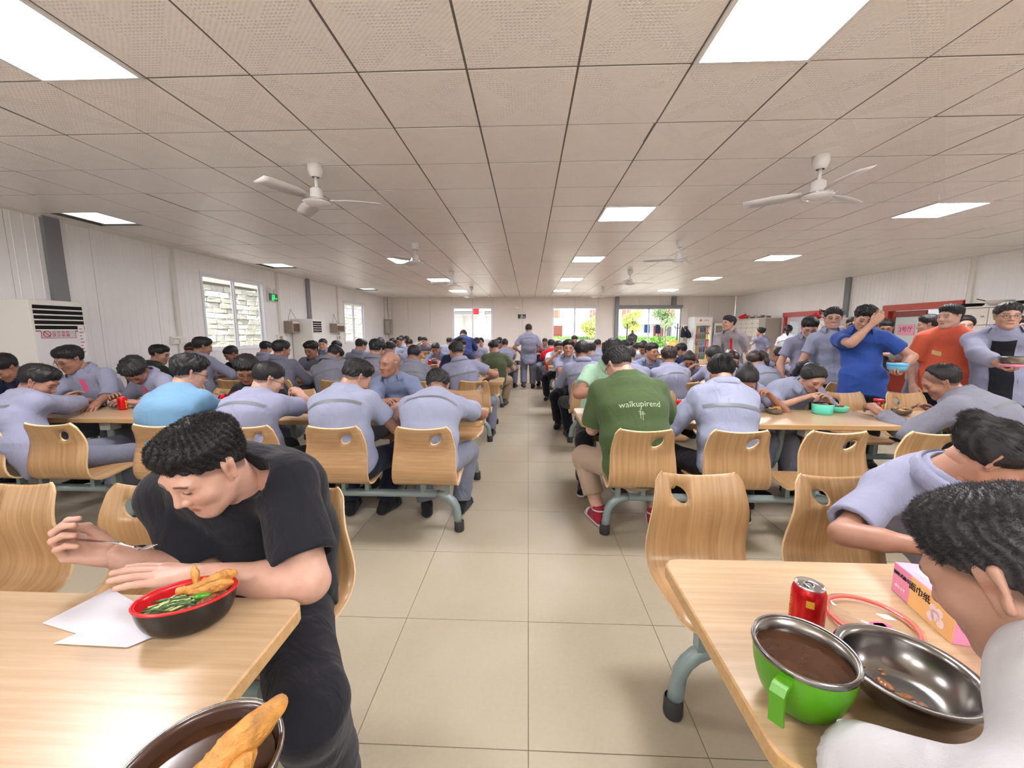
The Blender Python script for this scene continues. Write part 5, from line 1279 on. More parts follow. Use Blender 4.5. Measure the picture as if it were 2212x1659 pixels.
    dict(label='smiling man with glasses holding a phone to his ear, pale shirt', x=3.68, y=4.86, h=148, stand=True, head=(3.55, 4.82, 1.57), look=(4, 0, 0), top='uniformpale', glasses=True, smile=True, hair='short', lod=1, skin=0, s=1, bot='blacktrouser', lw=(3.79, 4.72, 1.47), lp=(0.8, -0.2, -0.9), lh='hold', lpn=(-1, 0, 0.2), plates={'pocket_flap': (-0.2, -0.165, 0.02, 0.12, True, 'flap'), 'pocket_flap.l': (-0.2, -0.165, -0.12, -0.02, True, 'flap'), 'placket': (-0.45, -0.03, -0.012, 0.012, True, 'uniform')}, hem=0.12, bag=0.02),
    dict(label='man in bright blue polo covering his face with a hand, carrying a sky-blue bowl', x=3.54, y=4.31, h=146, stand=True, head=(3.47, 4.28, 1.55), look=(22, 0, -8), top='blue', hair='messy', lod=1, skin=0, s=1.03, bot='blacktrouser', rw=(3.42, 4.12, 1.5), rp=(-0.7, -0.5, -0.8), rh='grip', rpn=(0.2, 1, 0), lw=(3.67, 4.04, 1.05), fat=0.92, lp=(0.9, -0.3, -0.5), lh='hold', lpn=(0, 0, 1), loose=0.022, hem=0.24, gap=0.7),
    dict(label='dark-haired person half hidden behind the phone caller and blue polo', x=5, y=6.7, h=150, stand=True, head=(5.25, 6.7, 1.52), look=(10, -10, 0), top='pale', lod=2, skin=2),
    dict(label='young man looking down right behind the blue polo shoulder', x=5.6, y=6.82, h=145, stand=True, head=(5.72, 6.8, 1.54), look=(28, 10, 0), top='blue', lod=2, skin=1),
    dict(label='person in black with glasses and steel bowl before the nearer red door', x=5.35, y=6.4, h=145, stand=True, head=(5.52, 6.4, 1.48), look=(20, -8, 0), top='black', lod=2, skin=1, glasses=True, collar=False, lw=(5.55, 6.15, 1.12), lh='hold', s=0.97, bot='blacktrouser'),
    dict(label='man in grey long sleeves seen from behind in front of pink notice', x=4.98, y=5.2, h=30, stand=True, head=(4.99, 5.2, 1.5), look=(6, 20, 0), top='greyshirt', sleeve=1.6, lod=1, skin=0, s=0.97, bot='greytrouser', lw=(4.72, 5.42, 1.12), lh='relax', lp=(-0.8, -0.4, -0.6), rw=(5.1, 5.5, 1.1)),
    dict(label='man in orange T-shirt standing and looking left', x=4.52, y=4.47, h=142, stand=True, head=(4.45, 4.42, 1.57), look=(2, -46, 0), top='orange', collar=False, hair='fade', lod=1, skin=2, s=1.02, fat=1.08, bot='blacktrouser', sleeve=0.82, gaze=-0.003, loose=0.024, hem=0.22, plates={'chest_print': (-0.12, -0.085, 0.05, 0.12, True, 'cream')}),
    dict(label='black-haired woman mostly hidden behind the orange shirt shoulder', x=5.75, y=5.6, h=140, stand=True, head=(5.85, 5.6, 1.51), look=(10, 0, 0), fem=True, top='uniform', hair='long', lod=2, skin=2, s=0.97),
    dict(label='man with glasses in open grey jacket over black T-shirt, holding a steel bowl', x=4.55, y=3.96, h=142, stand=True, head=(4.46, 3.92, 1.56), look=(2, 6, 0), top='uniform', glasses=True, hair='short', lod=0, skin=0, s=1.03, fat=1.08, bot='blacktrouser', sleeve=1.7, loose=0.026, hem=0.26, rw=(4.18, 3.66, 1.12), rp=(-0.8, -0.4, -0.5), rh='hold', rpn=(0, 0, 1), lw=(4.85, 3.75, 1.1), gap=1.05, plates={'black_undershirt': (-0.62, 0.06, -0.075, 0.075, True, 'black', 0.004), 'pocket_flap': (-0.19, -0.165, 0.1, 0.19, True, 'flap', 0.007), 'pocket_flap.l': (-0.19, -0.165, -0.19, -0.1, True, 'flap', 0.007)}, topname='jacket'),
    dict(label='person in maroon at extreme right frame edge behind the open grey jacket', x=6.2, y=5.2, h=135, stand=True, head=(6.13, 5.2, 1.48), look=(5, 10, 0), top='badge', lod=2, collar=False),
]
INFO = {}
for sp in PEOPLE:
    n_ = math.radians(sp['h']); F_ = V3(-math.sin(n_), math.cos(n_), 0); R_ = V3(math.cos(n_), math.sin(n_), 0)
    base = V3(sp['x'], sp['y'], 0); hd_ = V3(*sp['head'])
    pose = sp.pop('pose', None)
    if pose and not sp.get('stand'):
        mid = V3(*(.5 * (base[:2] + hd_[:2])), 0)
        fy = .16 if abs((hd_ - base) @ F_) < .5 else .2
        t = base + F_ * max(.40, min(.56, (hd_ - base) @ F_ + .14)); c0 = t + R_ * ((hd_ - base) @ R_) * .8
        sp.setdefault('rw', tuple(c0 + R_ * .11 + V3(0, 0, .82))); sp.setdefault('lw', tuple(c0 - R_ * .13 + V3(0, 0, .80)))
        if pose == 'mouth': sp['rw'] = tuple(hd_ + F_ * .13 + R_ * .05 + V3(0, 0, -.13)); sp['rh'] = 'grip'
        if pose == 'up': sp['rw'] = tuple(hd_ + F_ * .10 + R_ * .2 + V3(0, 0, -.10)); sp['lw'] = tuple(hd_ + F_ * .1 - R_ * .2 + V3(0, 0, -.1))
    if 'lod' not in sp: sp['lod'] = 2
    root, info = person(sp); INFO[sp['label'][:28]] = (root, info)
# ---------------------------------------------------------------- things on the tables
TT = .7503
def can(x, y, label, z=TT, rz=0., group='red drink cans on the tables', big=False):
    e = empty('drink_can', (x, y, z), rz); tag(e, label, 'can', group)
    n = 28 if big else 14
    MB().lathe([(.024, .003), (.027, .0), (.031, .008), (.033, .014), (.033, .098), (.031, .106), (.0275, .113)], n).build('can_body', M_CANRED, e)
    MB().lathe([(.0275, .113), (.0285, .116), (.0265, .117), (.0255, .112), (.02, .1115), (.001, .1115)], n, cap0=False).build('can_lid', M_CHROME, e)
    if big:
        b = MB(); b.tube([(.009 * math.cos(a), .004 + .012 * math.sin(a), .1135) for a in np.linspace(0, 2 * PI, 14, False)], .0018, 6, True); b.box((-.005, -.012, .1118), (.005, -.002, .114)); b.build('pull_tab', M_CHROME, e)
    b = MB()
    def curved(bb, a0, a1, z0, z1, r):
        k = 5; V = []
        for i in range(k): a = a0 + (a1 - a0) * i / (k - 1); V += [(r * math.cos(a), r * math.sin(a), z0), (r * math.cos(a), r * math.sin(a), z1)]
        bb.np(V, [(2 * i, 2 * i + 2, 2 * i + 3, 2 * i + 1) for i in range(k - 1)])
    for k in range(3):                                    # column of gold characters on two sides
        for a in (0.0, PI):
            for j in range(3):
                curved(b, a - .22, a + .22, .078 - k * .025 - j * .006, .0805 - k * .025 - j * .006, .0334)
            curved(b, a - .05, a + .03, .062 - k * .025, .083 - k * .025, .0335)
    b.build('gold_lettering', M_GOLD, e)
    if big:
        b = MB(); curved(b, -1.95, -1.5, .078, .094, .0334); b.build('gold_label', M_GOLD, e)
    return e
M_CANRED = mat('can_red', (196, 14, 22), .22, .35)
can(.625, .835, 'large red can on nearest right table, behind the green handled bowl', rz=-.35, big=True)
can(1.255, 3.26, 'red can beside the green T-shirt man, left of the pair'); can(1.335, 3.28, 'red can beside green T-shirt man, right of the pair')
can(-3.49, 3.22, 'red can standing left of pink tissue box on second left table'); can(-3.42, 3.38, 'red can directly behind the pink tissue box on second left table')
can(-2.74, 3.40, 'red can at the right elbow of the sky-blue T-shirt man'); can(-1.66, 3.28, 'red can by the raised hand of the man in black glasses')
can(-1.92, 7.66, 'red can in front of the worker bowed over his food, fourth row left'); can(.62, 7.75, 'red can on the fourth-row right table by aisle'); can(1.9, 5.62, 'red can before the man with the red round badge')
can(-2.9, 9.98, 'red can on the fifth-row left table'); can(.55, 10.1, 'red can on the fifth-row right table near the walking man')

def bowl(x, y, r, h, m, label, z=TT, inner=None, rim=None, name='food_bowl', group=None, foot=.5, mi=None, n=28, sx=1., rz=0., flare=.0):
    e = empty(name, (x, y, z), rz); tag(e, label, 'bowl', group)
    prof = [(r * foot, 0), (r * foot + .004, .004)] + [(r * (foot + (1 - foot) * math.sin(t * PI / 2) ** .85), h * (1 - math.cos(t * PI / 2)) ** .9 * .98 + .004) for t in np.linspace(.15, 1, 7)]
    prof[-1] = (r, h)
    if flare: prof.append((r + flare, h + .003))
    inn = [(max(.002, a - .004), max(c, .006) + .002) for a, c in prof[1:]][::-1]
    MB().lathe(prof, n, sx=sx).build('bowl_shell', m, e)
    ip = [(prof[-1][0], prof[-1][1])] + [(prof[-1][0] - .002, prof[-1][1] + .001)] + inn + [(.002, .007)]
    MB().lathe(ip, n, cap0=False, sx=sx).build('bowl_inside', inner or m, e)
    if rim: b = MB(); b.tube([((prof[-1][0]) * sx * math.cos(a), prof[-1][0] * math.sin(a), prof[-1][1]) for a in np.linspace(0, 2 * PI, n, False)], .0032, 6, True); b.build('rim', rim, e)
    return e
M_FISH = mat('fried_fish', (186, 132, 62), .5, var=.35, vscale=40, bump=.7, bscale=90)
M_MEAT = mat('braised_meat', (120, 66, 40), .4, var=.35, vscale=60, bump=.5, bscale=80)
M_GREEN = mat('cooked_greens', (58, 92, 40), .3, var=.45, vscale=60); M_STALK = mat('pale_stalk', (170, 186, 120), .35, var=.2, vscale=40)
M_RICE = mat('rice', (226, 218, 200), .6, bump=.6, bscale=200)
M_SOUP = mat('brown_soup', (62, 38, 24), .10, var=.25, vscale=30)
M_TEAL = mat('teal_plastic', (92, 206, 178), .35); M_LIME = mat('lime_plastic', (74, 140, 16), .3); M_CYAN = mat('sky_plastic', (108, 186, 220), .35)
def blob(mb, c, r, seed, n=1.0):
    v = Vol(V3(*c) - np.array(r) * 1.6, V3(*c) + np.array(r) * 1.6, min(r) / 4.5); v.add(*el(c, r)); a, b = v.mesh()
    nn = vnorm(a, b); a = a + nn * (min(r) * .35 * wob(a, 1.6 / min(r), seed))[:, None]; mb.np(a, b)
def fish(mb, p, L, ang, tilt, seed):
    d = V3(math.cos(ang) * math.cos(tilt), math.sin(ang) * math.cos(tilt), math.sin(tilt)); up = nrm(V3(0, 0, 1) - d * d[2]); sd = np.cross(d, up)
    v = Vol(V3(*p) - L * .75, V3(*p) + L * .75, L / 26); p = V3(*p)
    v.add(*rc(p - d * L * .3, p + d * L * .25, L * .13, L * .16, up, 1.0, sd, .55), k=.01); v.add(*rc(p + d * L * .25, p + d * L * .42, L * .15, L * .09, sd, .6), k=.01)
    v.add(*rc(p - d * L * .3, p - d * L * .52 + up * L * .10, L * .06, L * .10, sd, .3), k=.01); v.add(*rc(p - d * L * .1 + up * L * .15, p + d * L * .12 + up * L * .14, L * .05, L * .06, sd, .3), k=.01)
    a, b = v.mesh(); nn = vnorm(a, b); a = a + nn * (L * .03 * wob(a, 9 / L, seed))[:, None]; mb.np(a, b)
# the black T-shirt man's oval red and black bowl
e = bowl(-.775, .80, .064, .075, M_BLACK, 'oval bowl, black outside and red inside, holding fried fish and greens', inner=M_RED, rim=M_RED, n=36, sx=1.5, rz=.42, foot=.6)
b = MB(); b.lathe([(.058, .046), (.001, .052)], 24, sx=1.45, cap0=False); b.build('rice_bed', M_RICE, e)
b = MB(); rg = np.random.default_rng(5)
for q in range(26):
    a0 = rg.uniform(0, 6.28); p0 = V3(rg.uniform(-.05, .01), rg.uniform(-.032, .018), .056 + rg.uniform(0, .010)); dd = V3(.035 + .02 * rg.random(), .014 * rg.normal(), 0)
    b.tube([p0 - dd * .6, p0 + V3(0, 0, .007), p0 + dd * .6 + V3(0, .004, -.002)], [.0018, .003, .0012], 5)
b.build('chopped_greens', M_GREEN, e)
b = MB()
for q in range(10): p0 = V3(rg.uniform(-.052, .01), rg.uniform(-.025, .015), .066); dd = V3(.02, .007 * rg.normal(), .003); b.tube([p0 - dd, p0 + dd], .0028, 5)
b.build('leek_stalks', M_STALK, e)
b = MB()
for q in range(7): blob(b, (rg.uniform(.035, .07), rg.uniform(-.035, .0), .055 + rg.uniform(0, .01)), (.014, .011, .009), q)
b.build('minced_meat', M_MEAT, e)
b = MB(); blob(b, (.03, -.004, .066), (.017, .010, .008), 2); b.build('green_pepper', mat('pepper_green', (66, 140, 30), .2), e)
b = MB(); fish(b, (.042, .020, .082), .105, .35, .12, 1); fish(b, (.010, .030, .088), .07, 1.9, 1.2, 4); fish(b, (.05, .004, .076), .08, .1, .1, 6); b.build('fried_fish', M_FISH, e)
# papers under it
o = MB().np([(-1.12, .79, TT + .001), (-.93, .745, TT + .001), (-.84, .80, TT + .001), (-.96, .86, TT + .002), (-1.09, .915, TT + .002), (-1.05, .84, TT + .005)], [(0, 1, 5), (1, 2, 5), (2, 3, 5), (3, 4, 5), (4, 0, 5)]).build('paper_napkin', M_PAPER); tag(o, 'white paper napkin spread under the man\'s hand, the farther sheet', 'napkin')
o = MB().np([(-1.02, .732, TT + .0025), (-.85, .728, TT + .0025), (-.79, .79, TT + .003), (-.90, .80, TT + .006), (-.99, .775, TT + .004)], [(0, 1, 3, 4), (1, 2, 3)]).build('paper_napkin', M_PAPER); tag(o, 'white paper napkin lying partly beneath the red and black bowl, nearer sheet', 'napkin')
# fork in his hand
r0, inf = INFO['man in black T-shirt leaning over'[:28]]
w0 = inf['wr']['r']; tipp = V3(-.905, .865, .895); hand_c = w0 + inf['R'] @ (inf['hands']['r'] @ V3(-.012, .078, -.022)) - V3(0, 0, .0)
e = empty('fork', tuple(hand_c)); tag(e, 'steel fork held by man in black T-shirt', 'fork')
d = tipp - hand_c; L = np.linalg.norm(d); dn = nrm(d); sdv = nrm(np.cross(dn, V3(0, 0, 1))); upv = np.cross(sdv, dn)
b = MB(); b.tube([-dn * .06, dn * .0, dn * L * .5 + upv * .004, dn * L * .74], [.0042, .0035, .003, .0026], 8); b.build('fork_handle', M_CHROME, e)
b = MB(); pl_ = [(.73, .0028), (.77, .008), (.80, .0105), (.86, .0108)]
b.np([dn * L * t_ + sdv * s_ * w_ + upv * z_ for t_, w_ in pl_ for s_ in (-1, 1) for z_ in (-.0008, .0008)], [f_ for i in range(3) for f_ in ((4 * i, 4 * i + 2, 4 * i + 6, 4 * i + 4), (4 * i + 1, 4 * i + 5, 4 * i + 7, 4 * i + 3), (4 * i, 4 * i + 4, 4 * i + 5, 4 * i + 1), (4 * i + 2, 4 * i + 3, 4 * i + 7, 4 * i + 6))])
for q in (-1.5, -.5, .5, 1.5): b.tube([dn * L * .85 + sdv * q * .005, dn * L * .93 + sdv * q * .0055 + upv * .004, dn * L + sdv * q * .0055 + upv * .008], [.0017, .0015, .0010], 5)
b.build('fork_tines', M_CHROME, e)
# dark bowl of fried fish at the bottom edge, carried by the person taking the picture
e = bowl(-.435, .435, .098, .07, M_BLACK, 'black bowl with steel rim and fried fish carried at bottom frame edge', z=.775, inner=mat('brown_inside', (70, 50, 40), .25), rim=M_STEEL, n=40)
b = MB(); b.lathe([(.088, .05), (.001, .05)], 28, cap0=False); b.build('broth', M_SOUP, e)
b = MB(); fish(b, (.035, .0, .085), .17, 1.0, .28, 3); fish(b, (.0, -.04, .075), .13, .8, .2, 7); fish(b, (.055, -.03, .07), .11, 1.35, .1, 9); b.build('fried_fish', M_FISH, e)
# right foreground: green bowl, steel bowl, lid, tissue box
e = bowl(.492, .655, .078, .112, M_LIME, 'lime green handled steel-lined bowl full of brown soup', inner=M_STEELD, rim=M_STEEL, n=44, foot=.42)
MB().lathe([(.0795, .106), (.081, .112), (.0795, .118), (.077, .116)], 44, cap0=False).build('steel_band', M_STEEL, e)
b = MB(); b.lathe([(.0725, .092), (.001, .092)], 36, cap0=False); b.build('soup', M_SOUP, e)
a_ = math.atan2(-.62, -.78); ca, sa = math.cos(a_), math.sin(a_)
b = MB(); V = []; Q = []
hp = [(.076, .098), (.104, .098), (.112, .088), (.106, .030), (.098, .026), (.100, .036), (.104, .084), (.098, .090), (.074, .090)]
for s in (-.011, .011):
    for r_, z_ in hp: V.append((r_ * ca - s * sa, r_ * sa + s * ca, z_))
m_ = len(hp); Q = [tuple(range(m_))[::-1], tuple(range(m_, 2 * m_))] + [(i, (i + 1) % m_, m_ + (i + 1) % m_, m_ + i) for i in range(m_)]
b.np(V, Q, False); b.build('handle', M_LIME, e)
e = bowl(.690, .672, .095, .066, M_STEEL, 'wide steel bowl with brown food scraps beside the lime green bowl', n=44, inner=M_STEEL, flare=.012, foot=.45)
b = MB(); rg = np.random.default_rng(8)
blob(b, (-.022, -.018, .022), (.020, .010, .006), 3); blob(b, (-.032, .004, .026), (.012, .016, .005), 5); blob(b, (-.005, -.034, .02), (.014, .010, .007), 6)
for q in range(9): blob(b, (rg.uniform(-.055, .0), rg.uniform(-.03, .045), .022 + .012 * rg.random()), (.004, .003, .002), q)
b.build('food_scraps', mat('brown_scraps', (150, 92, 40), .35, var=.4, vscale=80), e)
e = empty('lid', (.795, .868, TT)); tag(e, 'clear round plastic lid with coral-red rim lying behind the steel bowl', 'lid')
b = MB(); b.tube([(.082 * math.cos(a), .082 * math.sin(a), .010) for a in np.linspace(0, 2 * PI, 40, False)], .0042, 8, True); b.build('red_seal', mat('coral_silicone', (238, 92, 84), .4), e)
M_CLEAR = glassm('clear_plastic', (.97, .95, .94), .06)
MB().lathe([(.09, .002), (.09, .012), (.076, .012), (.072, .006), (.001, .006)], 40, cap0=False).build('lid_plate', M_CLEAR, e)
b = MB(); b.box((-.012, -.02, .0065), (.03, -.008, .008)); b.box((-.004, -.026, .0065), (.02, -.004, .008)); b.build('pink_mark', mat('pink_print', (226, 92, 140), .5), e)
def tissue_box(x, y, rz, label, L=.19, W=.10, H=.078, detail=True):
    e = empty('tissue_box', (x, y, TT), rz); tag(e, label, 'tissue box', 'tissue boxes on the tables')
    b = MB(); b.box((-W / 2, -L / 2, 0), (W / 2, L / 2, H), .002); b.build('carton', M_PINK, e)
    for s in (-1, 1): MB().box((s * W / 2, -L / 2, .0), (s * (W / 2 + .0006), L / 2 - .06, H - .002)).build('side_print', M_PEACH, e)
    if detail:
        for s in (-1, 1):
            b = MB()
            for q, (yy, zz, rr) in enumerate([(-.02, .03, .013), (-.035, .022, .011), (-.008, .02, .011), (-.03, .042, .010), (-.012, .042, .010)]): b.np([(s * (W / 2 + .0009), yy - .025 + rr * math.cos(t), zz + rr * math.sin(t)) for t in np.linspace(0, 2 * PI, 12, False)], [tuple(range(12))], False)
            b.build('flower_print', M_CARTON_W, e)
            text('side_lettering', '面巾纸', .022, M_INK, e, (s * (W / 2 + .0012), .005, .052), (PI / 2, 0, s * PI / 2)); text('side_mark', '抽取式面巾', .011, M_INK, e, (s * (W / 2 + .0008), L / 2 - .03, .055), (PI / 2, 0, s * PI / 2)); text('side_mark', '柔韧 三层', .008, M_CARTON_W, e, (s * (W / 2 + .0008), L / 2 - .03, .022), (PI / 2, 0, s * PI / 2))
        text('end_lettering', '抽取式面巾', .013, M_INK, e, (0, -L / 2 - .0005, .05)); text('end_lettering', '柔韧亲肤 3层', .008, M_CARTON_W, e, (0, -L / 2 - .0005, .022))
        b = MB(); b.box((-.03, -.06, H), (.03, .06, H + .0008)); b.build('opening', M_CARTON_W, e)
    return e
tissue_box(.985, .895, -.19, 'pink and orange tissue box on nearest right table by the white-shirt man')
tissue_box(-3.30, 3.30, 1.3, 'pink tissue box on the second left table beside two red cans')
tissue_box(-1.68, 7.72, 1.4, 'pale pink tissue box beside a red can, fourth-row left table', detail=False); tissue_box(.85, 10.2, 1.2, 'pink tissue box on fifth-row right table', detail=False)

# food boxes and bowls of the second row
def foodbowl(x, y, label, r=.065, h=.045, m=None, food=M_FISH, z=TT, seed=1):
    e = bowl(x, y, r, h, m or M_STEEL, label, z=z, n=20, group='steel food bowls on the tables' if m is None else None)
    b = MB(); rg = np.random.default_rng(seed)
    for q in range(4): blob(b, (rg.uniform(-.03, .03), rg.uniform(-.03, .03), h * .8 + .006 * q), (.020, .013, .010), q + seed)
    b.build('food', food, e); return e
foodbowl(-4.02, 3.33, 'steel bowl of noodles by the long-sleeved man at far left', food=M_FISH, seed=1); foodbowl(-3.82, 3.36, 'steel bowl with battered fish in front of the bushy-haired man', seed=2)
foodbowl(-1.13, 3.30, 'foil-lined bowl of brown meat in front of bald man', food=M_MEAT, seed=3, h=.035); foodbowl(2.02, 3.28, 'steel bowl of fried pieces left of the teal lunch box', seed=4)
foodbowl(2.60, 3.36, 'shallow teal bowl with dark food beside the teal lunch box', m=M_TEAL, food=M_MEAT, h=.05, seed=5); foodbowl(3.02, 3.27, 'steel bowl of fried fish under the balding man\'s chin', seed=6)
foodbowl(2.52, 5.72, 'steel bowl before the woman with fist at her mouth', seed=7); foodbowl(-1.78, 7.9, 'dark bowl before the worker bowed over his food', m=M_BLACK, seed=8); foodbowl(-2.35, 3.36, 'white bowl before the black T-shirt man with glasses', m=M_WHITE, food=M_RICE, seed=9)
foodbowl(-.70, 3.32, 'white plate-like bowl between the arms of the low-bent man', m=M_WHITE, food=M_MEAT, h=.03, seed=10)
e = empty('lunch_box', (2.42, 3.30, TT)); tag(e, 'round teal lunch box with steel liner before the ponytail woman', 'lunch box')
MB().lathe([(.066, 0), (.072, .006), (.075, .078), (.073, .082)], 28).build('box_wall', M_TEAL, e); MB().lathe([(.073, .082), (.07, .084), (.067, .05), (.001, .05)], 28, cap0=False).build('steel_liner', M_STEEL, e)
b = MB(); [blob(b, (x_, y_, .072), (.024, .018, .014), 4) for x_, y_ in ((.02, 0), (-.02, .02), (0, -.02))]; b.build('food', M_MEAT, e)
e = empty('sauce_jar', (2.93, 3.38, TT)); tag(e, 'glass jar of chilli sauce with red lid, left of the empty far chairs', 'jar')
MB().lathe([(.03, 0), (.036, .006), (.036, .075), (.03, .088), (.03, .094)], 20, cap1=True).build('jar_glass', mat('chilli_oil', (92, 30, 20), .12), e); MB().lathe([(.034, .092), (.035, .094), (.035, .110), (.033, .112)], 20, cap1=True).build('jar_lid', M_RED, e)
b = MB()
for k in range(16): a0, a1 = -2.7 + k * .14, -2.56 + k * .14; b.np([(.0366 * math.cos(a), .0366 * math.sin(a), zz) for a in (a0, a1) for zz in (.014, .066)], [(0, 2, 3, 1)])
b.build('red_label', M_CANRED, e); text('label_lettering', '辣\n酱', .022, M_GOLD, e, (0, -.0378, .05))
o = MB().np([(2.72, 3.16, TT), (2.83, 3.15, TT), (2.80, 3.24, TT), (2.74, 3.20, TT + .03), (2.79, 3.18, TT + .025)], [(0, 1, 4, 3), (1, 2, 4), (2, 3, 4), (2, 0, 3)]).build('crumpled_tissue', M_PAPER); tag(o, 'crumpled white tissue beside the balding man\'s outstretched hand', 'tissue')
o = MB().lathe([(.022, 0), (.03, .075), (.029, .075), (.021, .004), (.001, .004)], 18).build('pink_cup', mat('pink_plastic', (240, 128, 168), .4), loc=(1.42, 3.16, TT)); tag(o, 'pink plastic cup right of the pair of red cans', 'cup')
o = MB().box((-.037, -.075, -.004), (.037, .075, .004), .003).build('mobile_phone', M_BLACK, loc=(-2.70, 3.24, .82)); o.rotation_euler = (1.0, .1, -.4); tag(o, 'black phone held by the man in sky-blue T-shirt', 'phone')
MB().box((-.034, -.07, .004), (.034, .07, .0046)).build('screen', mat('phone_screen', (120, 120, 124), .15), o)

# things carried by the standing men
def at_hand(key, k, off): r_, i_ = INFO[key[:28]]; return i_['wr'][k] + i_['R'] @ (i_['hands'][k] @ V3(*off))
p = at_hand('smiling man with glasses holding a phone to his ear, pale shirt', 'l', (0, .09, -.03))
o = MB().box((-.036, -.075, -.004), (.036, .075, .004), .003).build('mobile_phone', M_BLACK, loc=tuple(p)); o.rotation_euler = (1.1, 1.3, .2); tag(o, 'dark phone held to the ear of the smiling standing man', 'phone')
MB().box((-.033, -.07, .004), (.033, .07, .0046)).build('screen', mat('phone_glass', (40, 40, 44), .1), o)
p = at_hand('man in bright blue polo covering his face with a hand, carrying a sky-blue bowl', 'l', (0, .07, -.03))
e = empty('lunch_box', (p[0], p[1], p[2])); tag(e, 'sky-blue round lunch box carried by the man in blue polo', 'lunch box')
MB().lathe([(.06, 0), (.07, .008), (.082, .07), (.08, .075)], 28).build('box_wall', M_CYAN, e); MB().lathe([(.08, .075), (.076, .077), (.07, .04), (.001, .04)], 28, cap0=False).build('steel_liner', M_STEEL, e); MB().lathe([(.079, .044), (.0835, .05), (.080, .058)], 28, cap0=False).build('band', mat('deep_sky_band', (70, 150, 200), .35), e)
p = at_hand('man with glasses in open grey jacket over black T-shirt, holding a steel bowl', 'r', (0, .09, -.03))
e = bowl(p[0], p[1], .090, .085, M_STEELD, 'steel bowl with a pink base held by man in open grey jacket', z=p[2], n=28, inner=M_STEEL)
MB().lathe([(.05, -.004), (.062, .0), (.08, .022), (.079, .024)], 24).build('pink_base', mat('pink_base', (236, 146, 184), .4), e)
p = at_hand('person in black with glasses and steel bowl before the nearer red door', 'l', (0, .09, -.02))
bowl(p[0], p[1], .08, .055, M_STEEL, 'small steel bowl held by the person in black near the red door', z=p[2], n=18)
p = at_hand('man with red lanyard on a grey shirt standing before the fridge, looking left', 'r', (0, .08, -.02))
o = MB().lathe([(.03, 0), (.034, .01), (.036, .11), (.034, .112), (.03, .02)], 18).build('steel_mug', M_CHROME, loc=tuple(p)); tag(o, 'shiny steel mug held by the man with red lanyard', 'mug')

# lettering on the green T-shirt and drawn cross, laid onto the cloth
from mathutils.bvhtree import BVHTree
r_, i_ = INFO['man in green T-shirt with white lettering'[:28]]
sh = [c for c in r_.children if c.name.startswith('shirt')][0]
bv = BVHTree.FromPolygons([v.co for v in sh.data.vertices], [tuple(p.vertices) for p in sh.data.polygons])
o0, tn, sd_, fw_ = i_['loc']
def lay(name, verts2, faces, m, up0, s0, off=.0018):
    out = []
    for x_, y_ in verts2:
        q = o0 + tn * (up0 + y_) + sd_ * (s0 + x_) - fw_ * .5
        h, n_, _, _ = bv.ray_cast(Vector(q), Vector(fw_), 1.)
        out.append(tuple(h - Vector(fw_) * off) if h else tuple(q + fw_ * .3))
    b = MB(); b.np(out, faces, False); o = b.build(name, m, r_); return o
cu = bpy.data.curves.new('t', 'FONT'); cu.body = 'walkupirend'; cu.size = .055; cu.align_x = 'CENTER'; cu.resolution_u = 2; cu.offset = -.0003
t_ = bpy.data.objects.new('t', cu); COL.objects.link(t_); bpy.context.view_layer.update(); me = bpy.data.meshes.new_from_object(t_.evaluated_get(bpy.context.evaluated_depsgraph_get())); bpy.data.objects.remove(t_)
M_THREAD = mat('pale_embroidery', (176, 196, 162), .7)
lay('shirt_lettering', [(v.co.x, v.co.y) for v in me.vertices], [tuple(p.vertices) for p in me.polygons], M_THREAD, -.165, .0)
vs = []; fs = []
def strip(x0, y0, x1, y1, wd=.0022):
    dx, dy = x1 - x0, y1 - y0; l = math.hypot(dx, dy); px_, py_ = -dy / l * wd / 2, dx / l * wd / 2; n = 8; b0 = len(vs)
    for i in range(n): t = i / (n - 1); vs.extend([(x0 + dx * t + px_, y0 + dy * t + py_), (x0 + dx * t - px_, y0 + dy * t - py_)])
    fs.extend([(b0 + 2 * i, b0 + 2 * i + 1, b0 + 2 * i + 3, b0 + 2 * i + 2) for i in range(n - 1)])
strip(-.008, .0, -.008, -.062); strip(.007, -.018, .007, -.07); strip(-.022, -.016, .012, -.018); strip(-.014, -.034, .024, -.032); strip(-.016, -.026, .018, -.025); strip(-.008, .0, .004, -.004)
lay('shirt_cross', vs, fs, M_THREAD, -.18, .0)

